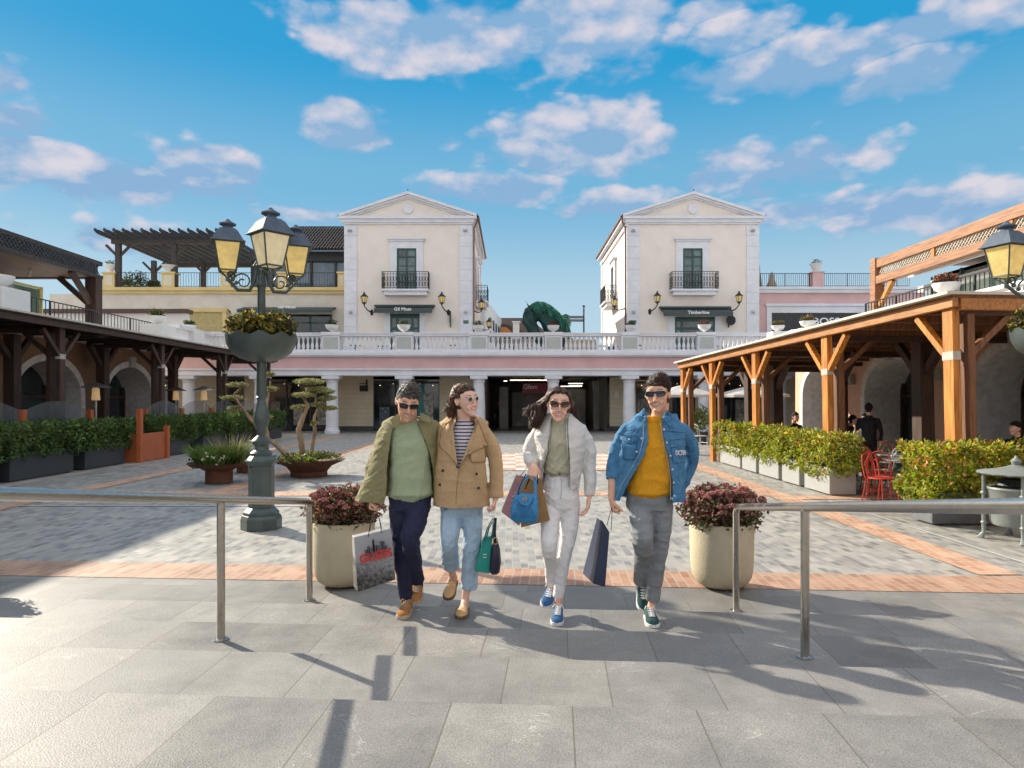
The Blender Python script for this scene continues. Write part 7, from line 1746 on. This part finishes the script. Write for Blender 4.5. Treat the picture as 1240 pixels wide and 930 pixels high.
for px,py in ((804,520),(807.5,536),(812,552),(814.5,568.5),(816,584.5),(817,600.5),(777,531),(771,547),(762,532)):
    q = onc(px,py,.016); m = MB(); m.sphere(q,(.0075,.005,.0075),10); m.build('snap', snap, m2, smooth=True)
q = onc(824,548.5,.040); text('lettering','DCTH',.050,snap,m2,(q.x,q.y,q.z),rot=(PI/2,0,.45),sx=.66,ext=.002,wt=.0015)
for xs in ((779,779,774,764,754,745),(800,802,807,810,812,812)):
    ys_2 = (512,532,550,568,585,606); m = MB(); m.tube([onc(x,y,.003) for x,y in zip(xs,ys_2)],.0028,4); m.build('edge_seam', mat('pale_seam',(.30,.36,.42),.9), m2)
grs = mat('green_suede',(.018,.075,.075),.9,var=.3,scale=20,bump=.3)
shoe(m2,G(785,748,.11),G(792,761,.11),(0,0,1),grs,wsole,whl)
shoe(m2,pp(776,712,.28),pp(780,741,.06),(0,-.5,1),grs,wsole,whl)

# ---------------------------------------------------------------- the bags they carry
def quadbag(name, label, q, depth, m_, hands=None, hm=None, d=5.25, hr=.003, side=(0,.0,0), rnd=.004, dys=(0,0,0,0)):
    c = [P(px,py,d+dy) for (px,py),dy in zip(q,dys)]; base = (c[2]+c[3])/2
    t = thing(name, label, 'bag', base)
    m = MB(); ext = V((side[0],depth,side[2])); bot = [0,0,1,1]
    # tapered towards the top
    top_in = .25
    vs = [c[0]+ext*top_in,c[1]+ext*top_in,c[2],c[3],c[0]+ext*(1-top_in),c[1]+ext*(1-top_in),c[2]+ext,c[3]+ext]
    m.add(vs,[(0,1,2,3),(7,6,5,4),(0,4,5,1),(1,5,6,2),(2,6,7,3),(3,7,4,0)]); o = m.build('bag_body', m_, t, bevel=rnd)
    for h_ in (hands or []):
        m = MB(); m.tube([P(px,py,d+dy) for px,py,dy in h_],hr,6); m.build('handle', hm, t, smooth=True)
    return t, c, ext, o
# grey printed paper bag
printm = bpy.data.materials.new('printed_city_paper'); printm.use_nodes = True; nt = printm.node_tree; b = nt.nodes['Principled BSDF']; b.inputs['Roughness'].default_value = .45
g_ = nt.nodes.new('ShaderNodeNewGeometry'); sp = nt.nodes.new('ShaderNodeSeparateXYZ'); nt.links.new(g_.outputs['Position'],sp.inputs[0])
nz = nt.nodes.new('ShaderNodeTexNoise'); nz.inputs['Scale'].default_value = 42; nz.inputs['Detail'].default_value = 8; nz.inputs['Roughness'].default_value = .75; nt.links.new(g_.outputs['Position'],nz.inputs['Vector'])
rz_ = nt.nodes.new('ShaderNodeMapRange'); rz_.inputs[1].default_value = .42; rz_.inputs[2].default_value = .68; rz_.inputs[3].default_value = -.10; rz_.inputs[4].default_value = .40; nt.links.new(sp.outputs[2],rz_.inputs[0])
s1 = nt.nodes.new('ShaderNodeMath'); s1.operation='ADD'; nt.links.new(nz.outputs['Fac'],s1.inputs[0]); nt.links.new(rz_.outputs[0],s1.inputs[1])
ra = nt.nodes.new('ShaderNodeValToRGB'); ra.color_ramp.elements[0].position=.34; ra.color_ramp.elements[0].color=(.012,.012,.012,1); ra.color_ramp.elements[1].position=.74; ra.color_ramp.elements[1].color=(.34,.34,.35,1); e = ra.color_ramp.elements.new(.5); e.color=(.12,.115,.11,1); nt.links.new(s1.outputs[0],ra.inputs[0]); nt.links.new(ra.outputs[0],b.inputs['Base Color'])
cordm = mat('grey_cord',(.12,.11,.11),.8)
t, c, ext, bo = quadbag('paper_bag','large grey paper bag printed with a city skyline and red letters',[(430,652),(475.5,641),(479,702),(433,717)],.16,printm,
   [[(446,650,.03),(448,635,-.02),(452,622,-.05),(457,620,-.05),(460,632,-.02),(462,645,.03)],[(447,650,.13),(449,634,.05),(453,621,.0),(457,620,.0),(461,634,.05),(463,646,.13)]],cordm,d=5.22,side=(-.07,0,0))
ux = (c[1]-c[0]).normalized(); uz = (c[0]-c[3]).normalized(); nn_ = ux.cross(uz).normalized(); uz2 = nn_.cross(ux)*-1 if False else uz
Rm = Matrix((ux,(nn_.cross(ux)),nn_)).transposed().to_4x4()
cen = (c[0]+c[1]+c[2]+c[3])/4
nrm = nn_ if nn_.y < 0 else -nn_
text('lettering','GUESS',.085,mat('red_print',(.62,.03,.03),.5),bo,cen+uz*.030+nrm*.012+ux*.008,rot=Rm,ext=.0015,sx=1.05,wt=.003)
m = MB(); pm_ = mat('skyline_print',(.10,.10,.11),.6)
for i,(u,h0,w_) in enumerate(((.30,.07,.022),(.36,.10,.016),(.42,.075,.02),(.50,.15,.016),(.505,.165,.006),(.56,.09,.022),(.62,.08,.018),(.72,.12,.020),(.78,.11,.018),(.84,.06,.02))):
    p = c[3].lerp(c[0],.62)+(c[1]-c[0])*u*.95+nrm*.004; q = [p-ux*w_*.6,p+ux*w_*.6,p+ux*w_*.6+uz*h0*.75,p-ux*w_*.6+uz*h0*.75]; m.prism(q,nrm*.002)
m.build('skyline_print', pm_, bo)
# teal bag and navy bag of the second
tealp = mat('teal_paper',(.0,.30,.24),.5)
t,c,ext,bo = quadbag('paper_bag','bright teal paper bag held by the woman in the trench coat',[(584,655),(596,652),(592.5,695),(575,692)],.16,tealp,[[(586,655,.03),(590,640,-.01),(597,627,-.05),(597,640,.0),(595,653,.03)],[(588,655,.12),(592,640,.04),(599,627,-.03),(598,640,.05),(597,652,.12)]],mat('teal_ribbon',(.0,.22,.18),.5),d=5.30,hr=.006)
m = MB(); q = (c[0]+c[1]+c[2]+c[3])/4
for z_ in (.0,.022): m.box(q.x-.012,q.x+.016,q.y-.012,q.y-.004,q.z-.01+z_,q.z-.004+z_)
m.build('emblem', mat('silver_print',(.7,.75,.72),.4), bo)
navb = mat('navy_leather',(.012,.014,.04),.35,var=.2)
t = thing('handbag','small dark navy handbag with gold ring beside the teal bag','bag',P(600,692,5.30))
m = MB(); loft(m,[(P(599,692,5.30),V((.040,0,0)),V((0,.055,0))),(P(600,680,5.30),V((.045,0,0)),V((0,.06,0))),(P(600,665,5.30),V((.036,0,0)),V((0,.05,0))),(P(600,657,5.30),V((.022,0,0)),V((0,.035,0)))],20,3); m.build('bag_body', navb, t, smooth=True)
m = MB(); m.tube([P(600,658,5.27),P(599,645,5.26),P(600,627,5.27)],.011,8); m.build('strap', navb, t, smooth=True)
m = MB(); c_q = P(600,655,5.24); m.tube([c_q+V((.018*math.cos(a),0,.026*math.sin(a))) for a in [2*PI*k/16 for k in range(17)]],.004,6,cap=False); m.build('ring', goldm, t, smooth=True)
# bags of the third
t,c,ext,bo = quadbag('paper_bag','dusty pink paper bag hanging outermost beside the blue handbag',[(625,576),(641,579),(629,637),(607,620)],.10,mat('pink_paper',(.46,.24,.26),.7),[[(630,577,.0),(638,566,-.06),(644,572,-.04),(640,579,.0)]],blackp,d=5.20,dys=(0,0,0,0))
ux = (c[1]-c[0]).normalized(); uz = (c[0]-c[3]).normalized(); q = c[3]*.55+c[0]*.25+c[2]*.2
m = MB()
for k in range(3): p = c[3]*.72+c[0]*.28+(c[2]-c[3])*(.28)+V((.006*k,-.006,.035*k)); m.tube([p,p+V((.035,0,.014)),p+V((.02,0,.03)),p+V((.05,0,.03))],.0035,5)
m.build('lettering', mat('pale_print',(.7,.62,.62),.6), bo)
t,c,ext,bo = quadbag('paper_bag','tan kraft paper bag behind the blue handbag',[(629,580),(655,580),(666,630),(631,639)],.10,mat('kraft_paper',(.36,.21,.085),.8),[[(636,592,-.01),(641,580,-.02),(646,568,-.06),(651,574,-.04),(651,586,-.01)]],blackp,d=5.13,hr=.005)
bluel = mat('blue_quilted_leather',(.035,.24,.50),.4,var=.1,scale=40,bump=.6,bscale=60)
t = thing('handbag','bright blue quilted leather handbag with round clasp, carried by the woman in the bomber jacket','bag',P(634,630,5.02))
m = MB(); loft(m,[(P(634.5,629.5,5.04),V((.098,0,-.008)),V((0,.045,0))),(P(635,620,5.04),V((.104,0,-.008)),V((0,.052,0))),(P(636.5,606,5.04),V((.094,0,-.004)),V((0,.045,0))),(P(637.5,600,5.04),V((.082,0,-.002)),V((0,.030,0)))],24,6)
bo = m.build('bag_body', bluel, t, smooth=True, ang=.8)
m = MB()
for k in range(-5,6):
    for s_ in (-1,1):
        a = P(634.5+k*3.0,628,4.985); b_ = P(634.5+k*3.0+s_*13,603,4.992)
        if 620.5 < 634.5+k*3.0+s_*13 < 650: m.tube([a,(a+b_)/2+V((0,-.0,0)),b_],.0022,4)
m.build('quilting', mat('blue_stitch',(.03,.18,.38),.5), bo)
m = MB(); m.prism([P(627,600,4.99),P(646,600,4.99),P(644,608,4.982),P(639,613,4.98),P(632,612,4.98),P(628,607,4.982)],(0,.012,0)); m.build('flap', bluel, t, bevel=.004)
m = MB(); cq = P(635.5,604.5,4.97); m.tube([cq+V((.016*math.cos(a),0,.009*math.sin(a))) for a in [2*PI*k/16 for k in range(17)]],.004,6,cap=False); m.build('clasp', goldm, t, smooth=True)
m = MB(); m.bar(P(648.5,602,5.03),P(648,573,5.06),.022,.006,up=(0,1,0)); m.bar(P(626,600,5.04),P(632,585,5.05),.020,.006,up=(0,1,0)); m.bar(P(632,585,5.05),P(644,571,5.06),.020,.006,up=(0,1,0)); m.build('strap', bluel, t)
m = MB(); m.tube([P(627,599,5.02),P(630,588,5.02),P(637,574,5.03)],.004,5); m.build('chain', blackp, t)
# navy paper bag of the fourth
navp = mat('navy_paper',(.010,.022,.065),.4,var=.15)
t,c,ext,bo = quadbag('paper_bag','dark navy paper bag seen edge on, held by the man in denim',[(733.5,633),(742,647),(733,711),(718.5,707)],.30,navp,[[(735,636,.04),(737,628,.0),(741,614,-.03),(741,625,.02),(740,642,.05)]],mat('navy_cord',(.1,.12,.16),.7),d=5.08,side=(-.05,0,0))
# ---------------------------------------------------------------- people farther off
def far_person(label, x, y, h, sit, top, legs, hairc, face=0.0, skin=SK3, zb=0.0, arm_fwd=.0, hairlong=False, seat=.45, prop=None):
    t = person_thing(label, (x,y,zb))
    R = Matrix.Translation((x,y,zb))@Matrix.Rotation(face,4,'Z')
    if sit: hip = seat+.08
    else: hip = h*.50
    sh = hip+h*.31; hc = hip+h*.43
    m = MB(); HMx = Matrix.Translation((0,-.03,hc))@Matrix.Scale(.235,4); head_mesh(m,HMx,True); limb(m,[(0,.02,hc-.05),(0,.02,sh)],[.055,.06],10)
    loft(m,[((0,.02,hip),(.13,0,0),(0,.09,0)),((0,.02,sh-.06),(.16,0,0),(0,.09,0)),((0,.02,sh),(.10,0,0),(0,.06,0))],12)
    def legs_(mm,e):
        for s_ in (-1,1):
            if sit: limb(mm,[(s_*.09,.0,hip),(s_*.10,-.40,hip-.02),(s_*.10,-.42,.08)],[.075+e,.06+e,.042+e],10)
            else: limb(mm,[(s_*.09,.0,hip),(s_*.10,-.02,hip*.52),(s_*.10,.0,.08)],[.085+e,.06+e,.045+e],10)
    def arms_(mm,e,full):
        for s_ in (-1,1):
            el = V((s_*.25,-.02-.08*arm_fwd,sh-.30)); w_ = V((s_*(.24-.12*arm_fwd),-.05-.27*arm_fwd,sh-.53+.26*arm_fwd)); limb(mm,[(s_*.19,.02,sh-.05),el,el.lerp(w_,full)],[.05+e,.042+e,.032+e],10)
            if full>=1: hand(mm,w_,(0,-.6*arm_fwd,-1+.7*arm_fwd),(-s_,0,0),(0,-1,0),(30,40,30),L=.95)
    legs_(m,-.012); arms_(m,-.010,1.0); 
    for s_ in (-1,1): yb_2 = -.42 if sit else 0; limb(m,[(s_*.10,yb_2+.02,.05),(s_*.10,yb_2-.15,.04)],[.035,.03],8)
    HW = R@HMx; m.xf(R); remesh(m,.008,'body',skinm,t,1,colf=head_col(HW,skin,hairc,(.4,.12,.1),stub=0,eyebrow=hairc))
    m = MB(); loft(m,[((0,.02,hip-.06),(.165,0,0),(0,.125,0)),((0,.02,hip+.2),(.165,0,0),(0,.125,0)),((0,.02,sh-.08),(.195,0,0),(0,.125,0)),((0,.02,sh+.0),(.15,0,0),(0,.09,0)),((0,.02,sh+.05),(.07,0,0),(0,.065,0))],16); arms_(m,.012,.85); m.xf(R); remesh(m,.012,'jacket',top,t,2,wr(.010,22,int(abs(x*10))+1,1))
    m = MB(); legs_(m,.006); loft(m,[((0,.02,hip-.10),(.15,0,0),(0,.11,0)),((0,.02,hip+.05),(.15,0,0),(0,.11,0))],14); m.xf(R); remesh(m,.012,'trousers',legs,t,2)
    m = MB()
    for s_ in (-1,1):
        yb_2 = -.42 if sit else 0; loft(m,[((s_*.10,yb_2+.06,.045),(.035,0,0),(0,0,.045)),((s_*.10,yb_2-.10,.04),(.042,0,0),(0,0,.038)),((s_*.10,yb_2-.20,.03),(.03,0,0),(0,0,.025))],10)
    m.xf(R); m.build('shoes', blackp, t, smooth=True)
    hm_ = mat('hair_far_%d' % int(hairc[0]*1000), hairc, .5, island=.3)
    if hairlong:
        rts = []
        for k in range(200):
            d = V((random.gauss(0,1),random.gauss(.4,.9),abs(random.gauss(.5,.7)))).normalized(); a = V((d.x*.34,.05+d.y*.42,.13+d.z*.39))
            if a.y < -.15 and a.z < .3: continue
            s_ = 1 if a.x>0 else -1; rts.append([HW@a,HW@V((s_*.37,.1+random.uniform(-.1,.1),.0)),HW@V((s_*random.uniform(.3,.42),.15,-.5)),HW@V((s_*random.uniform(.25,.45),.15,-1.1))])
        strands('hair',HW,t,[hm_],rts,.010,4)
    else: short_hair(HW,.235,t,[hm_],380,.16,(.2,-.2,.5),.27,.009)
    if prop == 'menu':
        q = R@V((0,-.45,sh-.24)); tm = thing('menu_card','white folded menu held by the seated woman','menu',q); m = MB(); m.prism([q+V((-.13,0,-.17)),q+V((.13,0,-.17)),q+V((.13,-.05,.17)),q+V((-.13,-.05,.17))],(0,.008,0)); m.build('card', white2, tm)
blk = cloth('black_jacket',(.012,.012,.015),.7); dnv = cloth('dark_trousers',(.02,.022,.03),.8)
q = P(1066,500,15.4); far_person('man in a black jacket standing with his back turned beside the seated woman', q.x, 15.9, 1.70, False, blk, dnv, (.02,.014,.01), PI*.8)
q = P(1051,505,16.2); far_person('seated woman with long dark hair reading a white menu under the pergola', q.x, 16.3, 1.68, True, cloth('beige_top',(.42,.30,.24),.9), cloth('pink_skirt',(.45,.22,.22),.9), (.035,.02,.014), -.7, arm_fwd=1, hairlong=True, prop='menu', seat=.55)
q = P(1034,520,17.5); far_person('man in dark clothes sitting left of the woman with the menu', q.x, 17.6, 1.7, True, blk, dnv, (.02,.014,.01), 1.2, arm_fwd=.6)
q = P(966,515,18); far_person('man in black seated behind the hedge below the farthest arch', q.x, 18.2, 1.75, True, blk, dnv, (.03,.02,.015), .3, arm_fwd=.8, seat=.5)
q = P(1226,525,13); far_person('man in a dark top seated at the right edge before the near arch', q.x, 12.9, 1.75, True, blk, dnv, (.03,.02,.015), -1.3, arm_fwd=.8, seat=.42)
q = P(682,400,40); far_person('person with dark hair standing on the terrace right of the horse sculpture', q.x, 40, 1.72, False, blk, dnv, (.02,.015,.012), -1.4, zb=TZ-.22)
q = P(604,500,44); far_person('dark figure standing inside the middle passage', q.x, 43.5, 1.72, False, blk, dnv, (.02,.015,.012), 0, zb=0.02)
